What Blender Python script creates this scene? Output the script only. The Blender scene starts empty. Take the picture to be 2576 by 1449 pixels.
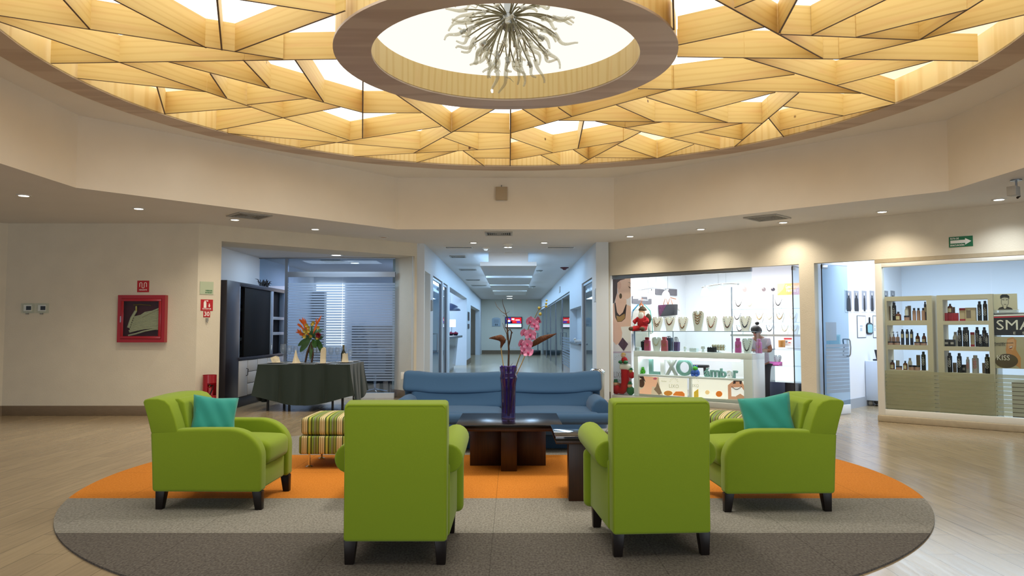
import bpy, bmesh, math, random
from mathutils import Vector, Matrix
random.seed(7)
SC = bpy.context.scene
COL = SC.collection
PI = math.pi

# ------------------------------------------------------------------ camera
F = 1900.0; CAM_H = 1.4; TILT = math.atan((829 - 724.5) / F)
cam_data = bpy.data.cameras.new('camera')
cam_data.sensor_fit = 'HORIZONTAL'; cam_data.sensor_width = 36.0
cam_data.lens = 36.0 * F / 2576.0
cam_data.clip_start = 0.05; cam_data.clip_end = 200
cam = bpy.data.objects.new('camera', cam_data); COL.objects.link(cam)
cam.location = (0, 0, CAM_H); cam.rotation_euler = (PI / 2 + TILT, 0, 0)
SC.camera = cam

# ------------------------------------------------------------------ world, colour management
W = bpy.data.worlds.new('world'); SC.world = W; W.use_nodes = True
bg = W.node_tree.nodes['Background']
bg.inputs[0].default_value = (0.80, 0.88, 1.0, 1); bg.inputs[1].default_value = 0.34
SC.view_settings.view_transform = 'Standard'; SC.view_settings.look = 'None'
SC.view_settings.gamma = 1.0; SC.view_settings.use_curve_mapping = False
SC.view_settings.exposure = 0.0

# ------------------------------------------------------------------ lamps of the rooms
def area_lamp(name, loc, sx, sy, power, color, rot=(0, 0, 0), spread=PI):
    d = bpy.data.lights.new(name, 'AREA'); d.shape = 'RECTANGLE'; d.size = sx; d.size_y = sy
    d.energy = power; d.color = color; d.spread = spread
    o = bpy.data.objects.new(name, d); COL.objects.link(o); o.location = loc; o.rotation_euler = rot
    return o
COOL = (0.62, 0.80, 1.0); COLD = (0.42, 0.66, 1.0); WHITE = (1.0, 0.97, 0.95)
E3A = math.atan2(-.6892, .7246)
area_lamp('shop_ceiling_lamp', (4.1, 15.1, 2.70), 2.8, 2.0, 145, (0.93, 0.96, 1.0), (0, 0, E3A))
area_lamp('salon_ceiling_lamp', (7.7, 12.6, 2.80), 3.6, 2.2, 165, (0.72, 0.84, 1.0), (0, 0, E3A))
for x_ in (-.90, .82): area_lamp('corridor_ceiling_lamp', (x_, 30.0, 3.11), .35, 25.0, 290, (0.45, 0.70, 1.0))
area_lamp('kitchen_ceiling_lamp', (2.5, 19.8, 3.05), .8, 2.2, 55, (0.78, 0.90, 1.0))
area_lamp('corridor_mouth_lamp', (0, 16.2, 3.11), 1.6, .6, 26, (0.62, 0.80, 1.0))
area_lamp('reception_ceiling_lamp', (-3.6, 26.5, 3.05), 2.4, 7.0, 260, (0.50, 0.70, 1.0))
area_lamp('alcove_ceiling_lamp', (-3.7, 14.75, 2.87), 1.6, .8, 34, (0.58, 0.77, 1.0))
area_lamp('meeting_room_lamp', (-3.4, 17.6, 2.80), 2.6, 2.0, 52, (0.62, 0.70, 1.0))
dl_ = bpy.data.lights.new('chandelier_lamps', 'AREA'); dl_.shape = 'DISK'; dl_.size = .7; dl_.energy = 62; dl_.color = (1.0, .93, .82); dl_.spread = math.radians(172)
o_ = bpy.data.objects.new('chandelier_lamps', dl_); COL.objects.link(o_); o_.location = (-.03, 7.28, 3.78)
# unseen fill lights added behind the camera to lift walls and ceilings
area_lamp('rear_fill_light', (6.5, -3.0, 1.7), 6.0, 3.0, 210, (0.80, 0.90, 1.0), (PI / 2, 0, math.radians(30)))
area_lamp('rear_fill_light', (-5.0, -3.6, 1.7), 6.0, 3.0, 150, (0.92, 0.95, 1.0), (PI / 2, 0, math.radians(-14)))

# ------------------------------------------------------------------ pixel rays of the photograph -> points at true depth
CT, ST = math.cos(TILT), math.sin(TILT)
def ray(px, py):
    v = (724.5 - py) / F
    return ((px - 1288) / F, CT - v * ST, ST + v * CT)
def AZ(px, py, z):
    r = ray(px, py); t = (z - CAM_H) / r[2]; return Vector((r[0] * t, r[1] * t, z))
def AY(px, py, y):
    r = ray(px, py); t = y / r[1]; return Vector((r[0] * t, y, CAM_H + r[2] * t))
class Frame:
    """vertical wall plane: s along it, t behind it, z up"""
    def __init__(f, x, y, ex, ey, flip=1):
        l = math.hypot(ex, ey); f.p = (x, y); f.e = (ex / l, ey / l); f.n = (-f.e[1] * flip, f.e[0] * flip)
    def P(f, s, t, z): return Vector((f.p[0] + f.e[0] * s + f.n[0] * t, f.p[1] + f.e[1] * s + f.n[1] * t, z))
    def hit(f, px, py, t=0):
        r = ray(px, py); ax = f.p[0] + f.n[0] * t; ay = f.p[1] + f.n[1] * t
        k = (f.n[0] * ax + f.n[1] * ay) / (f.n[0] * r[0] + f.n[1] * r[1])
        x, y, z = r[0] * k, r[1] * k, CAM_H + r[2] * k
        return ((x - ax) * f.e[0] + (y - ay) * f.e[1], z)
    def S(f, px, t=0): return f.hit(px, 829, t)[0]
    def ang(f): return math.atan2(f.e[1], f.e[0])
W1 = Frame(-5.17, 12.4, 1, 0)                       # left wall, s runs to the right
W2 = Frame(-5.17, 12.4, .74495, .66712)             # wall with the dining alcove
W3 = Frame(1.74, 15.37, .7246, -.6892)              # wall with the two shops
CL = Frame(-1.78, 15.4, 0, 1)                       # corridor left wall: t to -x
CR = Frame(1.68, 15.4, 0, 1, -1)                    # corridor right wall: t to +x
ZC = 3.15

# ------------------------------------------------------------------ mesh builder
class MB:
    def __init__(m): m.v = []; m.f = []; m.mi = []; m.sm = []
    def add(m, vs, fs, mi=0, smooth=True):
        b = len(m.v); m.v += [tuple(v) for v in vs]
        for f in fs: m.f.append([b + i for i in f]); m.mi.append(mi); m.sm.append(smooth)
        return m
    def hexa(m, c, mi=0):
        return m.add(c, [(0, 3, 2, 1), (4, 5, 6, 7), (0, 1, 5, 4), (1, 2, 6, 5), (2, 3, 7, 6), (3, 0, 4, 7)], mi, False)
    def box(m, x0, x1, y0, y1, z0, z1, mi=0):
        return m.hexa([(x0, y0, z0), (x1, y0, z0), (x1, y1, z0), (x0, y1, z0), (x0, y0, z1), (x1, y0, z1), (x1, y1, z1), (x0, y1, z1)], mi)
    def ob(m, fr, s0, s1, t0, t1, z0, z1, mi=0):
        P = fr.P
        return m.hexa([P(s0, t0, z0), P(s1, t0, z0), P(s1, t1, z0), P(s0, t1, z0), P(s0, t0, z1), P(s1, t0, z1), P(s1, t1, z1), P(s0, t1, z1)], mi)
    def taper(m, c0, a0, c1, a1, mi=0):
        """square post from c0 (half sizes a0) to c1 (half sizes a1), z up"""
        q = [(-1, -1), (1, -1), (1, 1), (-1, 1)]
        return m.hexa([(c0[0] + i * a0[0], c0[1] + j * a0[1], c0[2]) for i, j in q] + [(c1[0] + i * a1[0], c1[1] + j * a1[1], c1[2]) for i, j in q], mi)
    def prism(m, poly, fn, a, b, mi=0, smooth=False):
        n = len(poly); vs = [fn(u, v, a) for u, v in poly] + [fn(u, v, b) for u, v in poly]
        fs = [tuple(range(n))[::-1], tuple(range(n, 2 * n))] + [(i, (i + 1) % n, n + (i + 1) % n, n + i) for i in range(n)]
        return m.add(vs, fs, mi, smooth)
    def lathe(m, prof, n=24, c=(0, 0, 0), mi=0, sq=1.0):
        vs = []; fs = []; k = len(prof)
        for i in range(n):
            a = 2 * PI * i / n
            for r, z in prof: vs.append((c[0] + r * math.cos(a), c[1] + r * math.sin(a) * sq, c[2] + z))
        for i in range(n):
            j = (i + 1) % n
            for q in range(k - 1): fs.append((i * k + q, j * k + q, j * k + q + 1, i * k + q + 1))
        m.add(vs, fs, mi)
        if prof[0][0] > 1e-5: m.add([vs[i * k] for i in range(n)], [tuple(range(n))[::-1]], mi, False)
        if prof[-1][0] > 1e-5: m.add([vs[i * k + k - 1] for i in range(n)], [tuple(range(n))], mi, False)
        return m
    def tube(m, path, r, n=8, mi=0, cap=True):
        path = [Vector(p) for p in path]; k = len(path); rs = r if isinstance(r, (list, tuple)) else [r] * k
        vs = []; fs = []; up = None
        for i, p in enumerate(path):
            d = (path[min(i + 1, k - 1)] - path[max(i - 1, 0)]).normalized()
            if up is None: up = Vector((0, 0, 1)) if abs(d.z) < .9 else Vector((1, 0, 0))
            s = d.cross(up)
            if s.length < 1e-4: s = d.cross(Vector((0, 1, 0)))
            s.normalize(); up = s.cross(d).normalized()
            for j in range(n):
                a = 2 * PI * j / n; vs.append(p + (s * math.cos(a) + up * math.sin(a)) * rs[i])
        for i in range(k - 1):
            for j in range(n): fs.append((i * n + j, i * n + (j + 1) % n, (i + 1) * n + (j + 1) % n, (i + 1) * n + j))
        if cap: fs += [tuple(range(n))[::-1], tuple(range((k - 1) * n, k * n))]
        return m.add(vs, fs, mi)
    def ball(m, c, r, nu=14, nv=9, mi=0):
        r = r if isinstance(r, (list, tuple)) else (r, r, r)
        vs = [(c[0], c[1], c[2] - r[2])]
        for i in range(1, nv):
            a = -PI / 2 + PI * i / nv
            for j in range(nu):
                b = 2 * PI * j / nu
                vs.append((c[0] + r[0] * math.cos(a) * math.cos(b), c[1] + r[1] * math.cos(a) * math.sin(b), c[2] + r[2] * math.sin(a)))
        vs.append((c[0], c[1], c[2] + r[2])); L = len(vs) - 1; fs = []
        for j in range(nu):
            fs.append((0, 1 + (j + 1) % nu, 1 + j)); fs.append((L, L - nu + j, L - nu + (j + 1) % nu))
            for i in range(nv - 2):
                fs.append((1 + i * nu + j, 1 + i * nu + (j + 1) % nu, 1 + (i + 1) * nu + (j + 1) % nu, 1 + (i + 1) * nu + j))
        return m.add(vs, fs, mi)
    def ring(m, c, R0, R1, z0, z1, n=96, mi=0, sides=(1, 1, 1, 1)):
        """annulus solid: bottom, top, inner, outer faces"""
        vs = []
        for i in range(n):
            a = 2 * PI * i / n; x, y = math.cos(a), math.sin(a)
            vs += [(c[0] + x * R0, c[1] + y * R0, z0), (c[0] + x * R1, c[1] + y * R1, z0), (c[0] + x * R1, c[1] + y * R1, z1), (c[0] + x * R0, c[1] + y * R0, z1)]
        fs = []
        for i in range(n):
            a = 4 * i; b = 4 * ((i + 1) % n)
            if sides[0]: fs.append((a, b, b + 1, a + 1))
            if sides[1]: fs.append((a + 3, a + 2, b + 2, b + 3))
            if sides[2]: fs.append((a, a + 3, b + 3, b))
            if sides[3]: fs.append((a + 1, b + 1, b + 2, a + 2))
        return m.add(vs, fs, mi)
    def rbox(m, c, s, r, puff=(0, 0, 0), n=6, mi=0, fn=None):
        """soft rounded box, centre c, size s, edge radius r, bulge per axis; fn deforms unit coords"""
        h = [q / 2 for q in s]; ax = []
        for q in h:
            rr = min(r, q * .98); a = [-q, -q + rr * .1, -q + rr * .32, -q + rr * .62, -q + rr]
            a += [-q + rr + (2 * q - 2 * rr) * i / n for i in range(1, n)] + [q - rr, q - rr * .62, q - rr * .32, q - rr * .1, q]
            ax.append(a)
        d = {}; vs = []; fs = []
        def vid(p):
            k = tuple(round(x, 6) for x in p)
            if k not in d:
                inn = [max(-h[i] + min(r, h[i] * .98), min(h[i] - min(r, h[i] * .98), p[i])) for i in range(3)]
                dv = Vector([p[i] - inn[i] for i in range(3)])
                q = Vector(inn) + (dv.normalized() * min(r, min(h) * .98) if dv.length > 1e-7 else dv)
                u = [q[i] / h[i] for i in range(3)]
                for i in range(3):
                    j, l = (i + 1) % 3, (i + 2) % 3
                    q[i] += puff[i] * u[i] * max(0, 1 - u[j] ** 2) * max(0, 1 - u[l] ** 2)
                if fn: q = fn(q, u)
                d[k] = len(vs); vs.append((q[0] + c[0], q[1] + c[1], q[2] + c[2]))
            return d[k]
        for i in range(3):
            j, l = (i + 1) % 3, (i + 2) % 3
            for sg in (-1, 1):
                for a in range(len(ax[j]) - 1):
                    for b in range(len(ax[l]) - 1):
                        def pt(x, y):
                            p = [0, 0, 0]; p[i] = sg * h[i]; p[j] = ax[j][x]; p[l] = ax[l][y]; return p
                        q = [vid(pt(a, b)), vid(pt(a + 1, b)), vid(pt(a + 1, b + 1)), vid(pt(a, b + 1))]
                        fs.append(q if sg > 0 else q[::-1])
        return m.add(vs, fs, mi)
    def flat(m, poly, fn, mi=0):
        return m.add([fn(u, v) for u, v in poly], [tuple(range(len(poly)))], mi, False)
    def text(m, s, size, fn, mi=0, ext=.002, align='CENTER', w=None, bold=0.0):
        """lettering: fn(u, v, depth) maps the text plane"""
        cu = bpy.data.curves.new('txt', 'FONT'); cu.body = s; cu.size = size; cu.extrude = ext; cu.align_x = align
        cu.resolution_u = 2; cu.offset = bold
        o = bpy.data.objects.new('txt', cu); COL.objects.link(o)
        dg = bpy.context.evaluated_depsgraph_get(); me = bpy.data.meshes.new_from_object(o.evaluated_get(dg))
        k = 1.0
        if w and len(me.vertices):
            xs = [v.co.x for v in me.vertices]; k = w / max(1e-6, max(xs) - min(xs))
        m.add([fn(v.co.x * k, v.co.y, v.co.z) for v in me.vertices], [tuple(p.vertices) for p in me.polygons], mi, False)
        bpy.data.objects.remove(o); bpy.data.curves.remove(cu); bpy.data.meshes.remove(me)
        return m
    def build(m, name, mats, parent=None, bevel=0, seg=2, ang=35, origin=None, loc=None):
        me = bpy.data.meshes.new(name)
        vs = m.v
        if origin is not None: vs = [(v[0] - origin[0], v[1] - origin[1], v[2] - origin[2]) for v in vs]
        me.from_pydata(vs, [], m.f)
        mats = mats if isinstance(mats, (list, tuple)) else [mats]
        for a in mats: me.materials.append(MATS[a] if isinstance(a, str) else a)
        for p, i, s in zip(me.polygons, m.mi, m.sm): p.material_index = i; p.use_smooth = True
        bm = bmesh.new(); bm.from_mesh(me)
        bmesh.ops.recalc_face_normals(bm, faces=bm.faces)
        if bevel:
            ed = [e for e in bm.edges if len(e.link_faces) == 2 and e.calc_face_angle(0) > .6]
            bmesh.ops.bevel(bm, geom=ed, offset=bevel, segments=seg, profile=.5, affect='EDGES', clamp_overlap=True)
            for f in bm.faces: f.smooth = True
        bm.to_mesh(me); bm.free()
        me.set_sharp_from_angle(angle=math.radians(ang if not bevel else 50))
        o = bpy.data.objects.new(name, me); COL.objects.link(o)
        if parent: o.parent = parent
        if origin is not None: o.location = origin
        if loc is not None: o.location = loc
        return o

def tag(o, label, cat, group=None, kind=None):
    o['label'] = label; o['category'] = cat
    if group: o['group'] = group
    if kind: o['kind'] = kind
    return o
def thing(name, label, cat, loc=(0, 0, 0), rz=0, group=None):
    o = bpy.data.objects.new(name, None); COL.objects.link(o); o.empty_display_size = .1
    o.location = loc; o.rotation_euler = (0, 0, rz)
    return tag(o, label, cat, group)
def struct(name, mb, mats, label=None, bevel=0):
    o = mb.build(name, mats, bevel=bevel); o['kind'] = 'structure'
    if label: o['label'] = label
    return o
def dup(root, loc, rz=None, label=None):
    r = root.copy(); COL.objects.link(r); r.location = loc
    if rz is not None: r.rotation_euler = (0, 0, rz)
    if label: r['label'] = label
    for ch in list(root.children):
        c = ch.copy(); COL.objects.link(c); c.parent = r
        for g in ch.children:
            d = g.copy(); COL.objects.link(d); d.parent = c
    return r

# ------------------------------------------------------------------ materials
MATS = {}
def lin(h):
    if isinstance(h, str):
        h = h.lstrip('#'); h = [int(h[i:i + 2], 16) / 255 for i in (0, 2, 4)]
        return tuple(((c + .055) / 1.055) ** 2.4 if c > .04045 else c / 12.92 for c in h) + (1,)
    return tuple(h) + (1,)
def mat(name, col, rough=.6, metal=0, spec=.5, noise=0, nscale=20, bump=0, bscale=200, col2=None, emit=None, estr=0, coat=0, sheen=0, stretch=(1, 1, 1), trans=0):
    m = bpy.data.materials.new(name); m.use_nodes = True; MATS[name] = m
    nt = m.node_tree; N = nt.nodes; L = nt.links; b = N['Principled BSDF']
    b.inputs['Base Color'].default_value = lin(col); b.inputs['Roughness'].default_value = rough
    b.inputs['Metallic'].default_value = metal; b.inputs['Specular IOR Level'].default_value = spec
    if coat: b.inputs['Coat Weight'].default_value = coat; b.inputs['Coat Roughness'].default_value = .08
    if sheen: b.inputs['Sheen Weight'].default_value = sheen
    if trans: b.inputs['Transmission Weight'].default_value = trans
    if emit: b.inputs['Emission Color'].default_value = lin(emit); b.inputs['Emission Strength'].default_value = estr
    if noise or bump or col2:
        tc = N.new('ShaderNodeTexCoord'); mp = N.new('ShaderNodeMapping'); L.new(tc.outputs['Object'], mp.inputs[0]); mp.inputs['Scale'].default_value = stretch
    if noise or col2:
        nz = N.new('ShaderNodeTexNoise'); nz.inputs['Scale'].default_value = nscale; nz.inputs['Detail'].default_value = 6
        L.new(mp.outputs[0], nz.inputs['Vector'])
        cr = N.new('ShaderNodeValToRGB'); c = lin(col); c2 = lin(col2) if col2 else tuple(x * (1 - noise) for x in c[:3]) + (1,)
        cr.color_ramp.elements[0].position = .32; cr.color_ramp.elements[1].position = .68
        cr.color_ramp.elements[0].color = c2; cr.color_ramp.elements[1].color = c
        L.new(nz.outputs['Fac'], cr.inputs[0]); L.new(cr.outputs[0], b.inputs['Base Color'])
    if bump:
        n2 = N.new('ShaderNodeTexNoise'); n2.inputs['Scale'].default_value = bscale; n2.inputs['Detail'].default_value = 4
        L.new(mp.outputs[0], n2.inputs['Vector'])
        bp = N.new('ShaderNodeBump'); bp.inputs['Strength'].default_value = bump; bp.inputs['Distance'].default_value = .01
        L.new(n2.outputs['Fac'], bp.inputs['Height']); L.new(bp.outputs[0], b.inputs['Normal'])
    return m
def emis(name, col, s):
    m = bpy.data.materials.new(name); m.use_nodes = True; MATS[name] = m; nt = m.node_tree; nt.nodes.clear()
    e = nt.nodes.new('ShaderNodeEmission'); e.inputs[0].default_value = lin(col); e.inputs[1].default_value = s
    o = nt.nodes.new('ShaderNodeOutputMaterial'); nt.links.new(e.outputs[0], o.inputs[0]); return m
def glass(name, tint, refl=1.0, rough=.02, body=None, bodyw=0.0, trl=False):
    """thin pane: tinted clear body, mirror reflection by angle, optional frosted film share"""
    m = bpy.data.materials.new(name); m.use_nodes = True; MATS[name] = m; nt = m.node_tree; nt.nodes.clear(); N = nt.nodes; L = nt.links
    t = N.new('ShaderNodeBsdfTransparent'); t.inputs[0].default_value = lin(tint)
    last = t.outputs[0]
    if bodyw:
        d = N.new('ShaderNodeBsdfDiffuse'); d.inputs[0].default_value = lin(body or '#dfe8ee')
        if trl:
            tr = N.new('ShaderNodeBsdfTranslucent'); tr.inputs[0].default_value = lin(body or '#dfe8ee')
            mm = N.new('ShaderNodeMixShader'); mm.inputs[0].default_value = .5; L.new(d.outputs[0], mm.inputs[1]); L.new(tr.outputs[0], mm.inputs[2]); dd = mm.outputs[0]
        else: dd = d.outputs[0]
        mx = N.new('ShaderNodeMixShader'); mx.inputs[0].default_value = bodyw; L.new(last, mx.inputs[1]); L.new(dd, mx.inputs[2]); last = mx.outputs[0]
    g = N.new('ShaderNodeBsdfGlossy'); g.inputs['Roughness'].default_value = rough
    lw = N.new('ShaderNodeFresnel'); lw.inputs['IOR'].default_value = 1.45
    ml = N.new('ShaderNodeMath'); ml.operation = 'MULTIPLY'; ml.inputs[1].default_value = refl; gm = N.new('ShaderNodeNewGeometry'); fb = N.new('ShaderNodeMath'); fb.operation = 'SUBTRACT'; fb.inputs[0].default_value = 1; L.new(gm.outputs['Backfacing'], fb.inputs[1])
    m0 = N.new('ShaderNodeMath'); m0.operation = 'MULTIPLY'; L.new(lw.outputs[0], m0.inputs[0]); L.new(fb.outputs[0], m0.inputs[1]); ml.use_clamp = True; L.new(m0.outputs[0], ml.inputs[0])
    mx = N.new('ShaderNodeMixShader'); L.new(ml.outputs[0], mx.inputs[0]); L.new(last, mx.inputs[1]); L.new(g.outputs[0], mx.inputs[2])
    o = N.new('ShaderNodeOutputMaterial'); L.new(mx.outputs[0], o.inputs[0]); return m
def wood(name, base, dark, red, scale=1.0, rough=.55, knots=True, axis='X'):
    m = bpy.data.materials.new(name); m.use_nodes = True; MATS[name] = m; nt = m.node_tree; N = nt.nodes; L = nt.links; b = N['Principled BSDF']
    b.inputs['Roughness'].default_value = rough
    tc = N.new('ShaderNodeTexCoord'); oi = N.new('ShaderNodeObjectInfo')
    ad = N.new('ShaderNodeVectorMath'); ad.operation = 'ADD'; sc = N.new('ShaderNodeVectorMath'); sc.operation = 'SCALE'; sc.inputs['Scale'].default_value = 37.0
    cb = N.new('ShaderNodeCombineXYZ')
    for i in range(3): L.new(oi.outputs['Random'], cb.inputs[i])
    L.new(cb.outputs[0], sc.inputs[0]); L.new(tc.outputs['Object'], ad.inputs[0]); L.new(sc.outputs[0], ad.inputs[1])
    mp = N.new('ShaderNodeMapping'); L.new(ad.outputs[0], mp.inputs[0])
    st = {'X': (.9, 9, 9), 'Z': (9, 9, .9), 'Y': (9, .9, 9)}[axis]; mp.inputs['Scale'].default_value = tuple(s * scale for s in st)
    nz = N.new('ShaderNodeTexNoise'); nz.inputs['Scale'].default_value = 1.2; nz.inputs['Detail'].default_value = 3; nz.inputs['Distortion'].default_value = .8; L.new(mp.outputs[0], nz.inputs['Vector'])
    wv = N.new('ShaderNodeTexWave'); wv.wave_type = 'BANDS'; wv.bands_direction = 'Z' if axis != 'Z' else 'X'; wv.inputs['Scale'].default_value = .55; wv.inputs['Distortion'].default_value = 9; wv.inputs['Detail'].default_value = 3; wv.inputs['Detail Scale'].default_value = .6
    L.new(mp.outputs[0], wv.inputs['Vector'])
    cr = N.new('ShaderNodeValToRGB'); cr.color_ramp.elements[0].color = lin(dark); cr.color_ramp.elements[1].color = lin(base); cr.color_ramp.elements[0].position = .0; cr.color_ramp.elements[1].position = .4
    L.new(wv.outputs['Fac'], cr.inputs[0])
    c2 = N.new('ShaderNodeValToRGB'); c2.color_ramp.elements[0].color = (0, 0, 0, 1); c2.color_ramp.elements[1].color = (.75, .75, .75, 1); c2.color_ramp.elements[0].position = .52; c2.color_ramp.elements[1].position = .8
    L.new(nz.outputs['Fac'], c2.inputs[0])
    mx = N.new('ShaderNodeMixRGB'); L.new(c2.outputs[0], mx.inputs[0]); L.new(cr.outputs[0], mx.inputs[1]); mx.inputs[2].default_value = lin(red)
    last = mx.outputs[0]
    if knots:
        vo = N.new('ShaderNodeTexVoronoi'); vo.inputs['Scale'].default_value = 2.3; L.new(ad.outputs[0], vo.inputs['Vector'])
        ck = N.new('ShaderNodeValToRGB'); ck.color_ramp.elements[0].color = (.16, .06, .02, 1); ck.color_ramp.elements[1].color = (1, 1, 1, 1); ck.color_ramp.elements[0].position = .025; ck.color_ramp.elements[1].position = .06
        L.new(vo.outputs['Distance'], ck.inputs[0])
        mk = N.new('ShaderNodeMixRGB'); mk.blend_type = 'MULTIPLY'; mk.inputs[0].default_value = 1; L.new(last, mk.inputs[1]); L.new(ck.outputs[0], mk.inputs[2]); last = mk.outputs[0]
    L.new(last, b.inputs['Base Color']); return m

mat('wall_cream', '#dad1bd', .9, noise=.05, nscale=3, bump=.25, bscale=60)
mat('wall_drum', '#efe6d6', .9, noise=.04, nscale=2)
mat('ceiling_white', '#dcd9d6', .9, noise=.03, nscale=2)
mat('ceiling_upper', '#ebe8e4', .9, noise=.03, nscale=2)
mat('white_paint', '#e4e8ec', .8)
mat('corridor_wall', '#d3dbe2', .8)
mat('corridor_end', '#e2e2d4', .85)
mat('dark_void', '#20262c', .9)
mat('baseboard_brown', '#7d6a52', .45, noise=.2, nscale=8, stretch=(1, 1, 12))
mat('stone_sill', '#b5a68a', .4, noise=.1, nscale=15)
wood('fin_pine', '#e1c37b', '#dab970', '#dcae70', 1.0)
wood('rim_pine', '#e8cd8c', '#dfbf7a', '#e4bd7c', 1.0, knots=False, axis='Z')
wood('ring_brown', '#c9b6a6', '#b7a190', '#c0aa99', .7, rough=.4, knots=False)
mat('ply_edge', '#755c44', .6, noise=.2, nscale=30)
mat('cove_white', '#f3ead6', .8)
emis('light_ceiling', (1.0, .95, .85), 2.25); emis('dome_glow', (1.0, .95, .84), 1.12)
mat('green_fabric', '#879e24', .92, spec=.2, noise=.07, nscale=260, bump=.15, bscale=900, sheen=.15)
mat('green_piping', '#8fa420', .9, spec=.2)
mat('dark_leg', '#17100d', .4, spec=.3)
mat('teal_fabric', '#37998c', .85, spec=.2, noise=.06, nscale=300, bump=.15, bscale=900, sheen=.2)
mat('blue_fabric', '#38597a', .85, spec=.25, noise=.08, nscale=300, bump=.1, bscale=900, sheen=.1)
mat('table_black', '#15110f', .22, spec=.4); mat('table_gloss', '#100d0c', .05, spec=.6, coat=.4)
mat('table_wood', '#43250f', .35, noise=.35, nscale=6, stretch=(10, 10, .8))
mat('chrome', '#d6d8da', .12, 1)
mat('steel', '#b4b9bd', .28, 1)
mat('alu', '#8d949c', .35, 1)
mat('alu_pale', '#9fb0c4', .4, .6)
mat('black', '#0c0c0e', .35)
mat('black_gloss', '#060607', .7, spec=.2)
mat('white_plastic', '#e6e4de', .4)
mat('grey_plastic', '#8f8d86', .45)
mat('red_paint', '#9d1420', .3, coat=.3)
mat('red_dark', '#56101a', .5)
mat('red_sign', '#b3151f', .45)
mat('green_sign', '#0b6b45', .45)
mat('sign_white', '#f0eee6', .5)
mat('hose', '#c9bf9c', .8, noise=.15, nscale=60)
mat('brass', '#a98a45', .3, 1)
glass('clear_glass', '#f7fbfa', 1.0)
glass('blue_glass', '#dbe8f1', 1.0)
glass('thin_glass', '#eef4f4', .8)
glass('frost_film', '#dfe8ee', .4, .25, '#d5dfea', .62, True)
glass('frost_warm', '#e6e8dc', .3, .3, '#d9d6bd', .38, True)
emis('lamp_warm', (1.0, .93, .78), 9)
emis('lamp_cool', (.80, .93, 1.0), 11)
mat('lamp_off', '#b98c78', .5)
# ------------------------------------------------------------------ floor
def floor_mat(name, c1, c2, mortar, rough):
    m = bpy.data.materials.new(name); m.use_nodes = True; MATS[name] = m; nt = m.node_tree; N = nt.nodes; L = nt.links; b = N['Principled BSDF']
    tc = N.new('ShaderNodeTexCoord'); mp = N.new('ShaderNodeMapping'); mp.inputs['Rotation'].default_value = (0, 0, PI / 2); L.new(tc.outputs['Object'], mp.inputs[0])
    br = N.new('ShaderNodeTexBrick'); br.inputs['Scale'].default_value = 1.0; br.inputs['Brick Width'].default_value = 1.2; br.inputs['Row Height'].default_value = .2
    br.inputs['Mortar Size'].default_value = .0022; br.inputs['Mortar Smooth'].default_value = .1; br.inputs['Bias'].default_value = 0; br.offset = .37
    br.inputs['Color1'].default_value = lin(c1); br.inputs['Color2'].default_value = lin(c2); br.inputs['Mortar'].default_value = lin(mortar)
    L.new(mp.outputs[0], br.inputs['Vector'])
    m2 = N.new('ShaderNodeMapping'); m2.inputs['Scale'].default_value = (14, .9, 1); L.new(tc.outputs['Object'], m2.inputs[0])
    nz = N.new('ShaderNodeTexNoise'); nz.inputs['Scale'].default_value = 2.2; nz.inputs['Detail'].default_value = 5; L.new(m2.outputs[0], nz.inputs['Vector'])
    cr = N.new('ShaderNodeValToRGB'); cr.color_ramp.elements[0].position = .3; cr.color_ramp.elements[1].position = .7
    cr.color_ramp.elements[0].color = (.86, .85, .83, 1); cr.color_ramp.elements[1].color = (1.02, 1.02, 1.01, 1); L.new(nz.outputs['Fac'], cr.inputs[0])
    mx = N.new('ShaderNodeMixRGB'); mx.blend_type = 'MULTIPLY'; mx.inputs[0].default_value = 1; L.new(br.outputs['Color'], mx.inputs[1]); L.new(cr.outputs[0], mx.inputs[2]); L.new(mx.outputs[0], b.inputs['Base Color'])
    b.inputs['Specular IOR Level'].default_value = .5
    rr = N.new('ShaderNodeMapRange'); rr.inputs['To Min'].default_value = rough; rr.inputs['To Max'].default_value = rough + .12; L.new(nz.outputs['Fac'], rr.inputs['Value']); L.new(rr.outputs[0], b.inputs['Roughness'])
    bp = N.new('ShaderNodeBump'); bp.inputs['Strength'].default_value = .25; bp.inputs['Distance'].default_value = .002
    iv = N.new('ShaderNodeMath'); iv.operation = 'SUBTRACT'; iv.inputs[0].default_value = 1; L.new(br.outputs['Fac'], iv.inputs[1]); L.new(iv.outputs[0], bp.inputs['Height']); L.new(bp.outputs[0], b.inputs['Normal'])
    return m
floor_mat('floor_planks', '#ad9a7b', '#a08e72', '#75664f', .125)
m = MB(); m.box(-13, 13, -6, 46, -.12, 0)
struct('floor', m, 'floor_planks', 'glossy wood-look plank tile floor of the lobby and corridor')

# ------------------------------------------------------------------ lobby ceilings
OCT = [(-5.41, 5.60), (-5.39, 9.25), (-2.0, 13.14), (1.79, 13.14), (5.52, 9.46), (5.60, 5.4), (1.79, 1.72), (-2.0, 1.72)]
BIG = [(-12, 5.6), (-12, 16.6), (-2.0, 16.6), (1.79, 16.6), (11, 16.6), (11, 5.4), (11, -4), (-12, -4)]
BIG2 = [(-12, 4), (-12, 13.5), (-6, 16.5), (4, 16.5), (11, 12), (11, 4), (6, -4), (-6, -4)]
m = MB()
vs = [(x, y, ZC) for x, y in OCT] + [(x, y, ZC) for x, y in [(-12, 5.6), (-12, 16.6), (-2.0, 16.6), (1.79, 16.6), (11, 16.6), (11, 5.4), (11, -4), (-12, -4)]]
fs = [(0, 1, 9, 8), (1, 2, 10, 9), (2, 3, 11, 10), (3, 4, 12, 11), (4, 5, 13, 12), (5, 6, 14, 13), (6, 7, 15, 14), (7, 0, 8, 15)]
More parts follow.
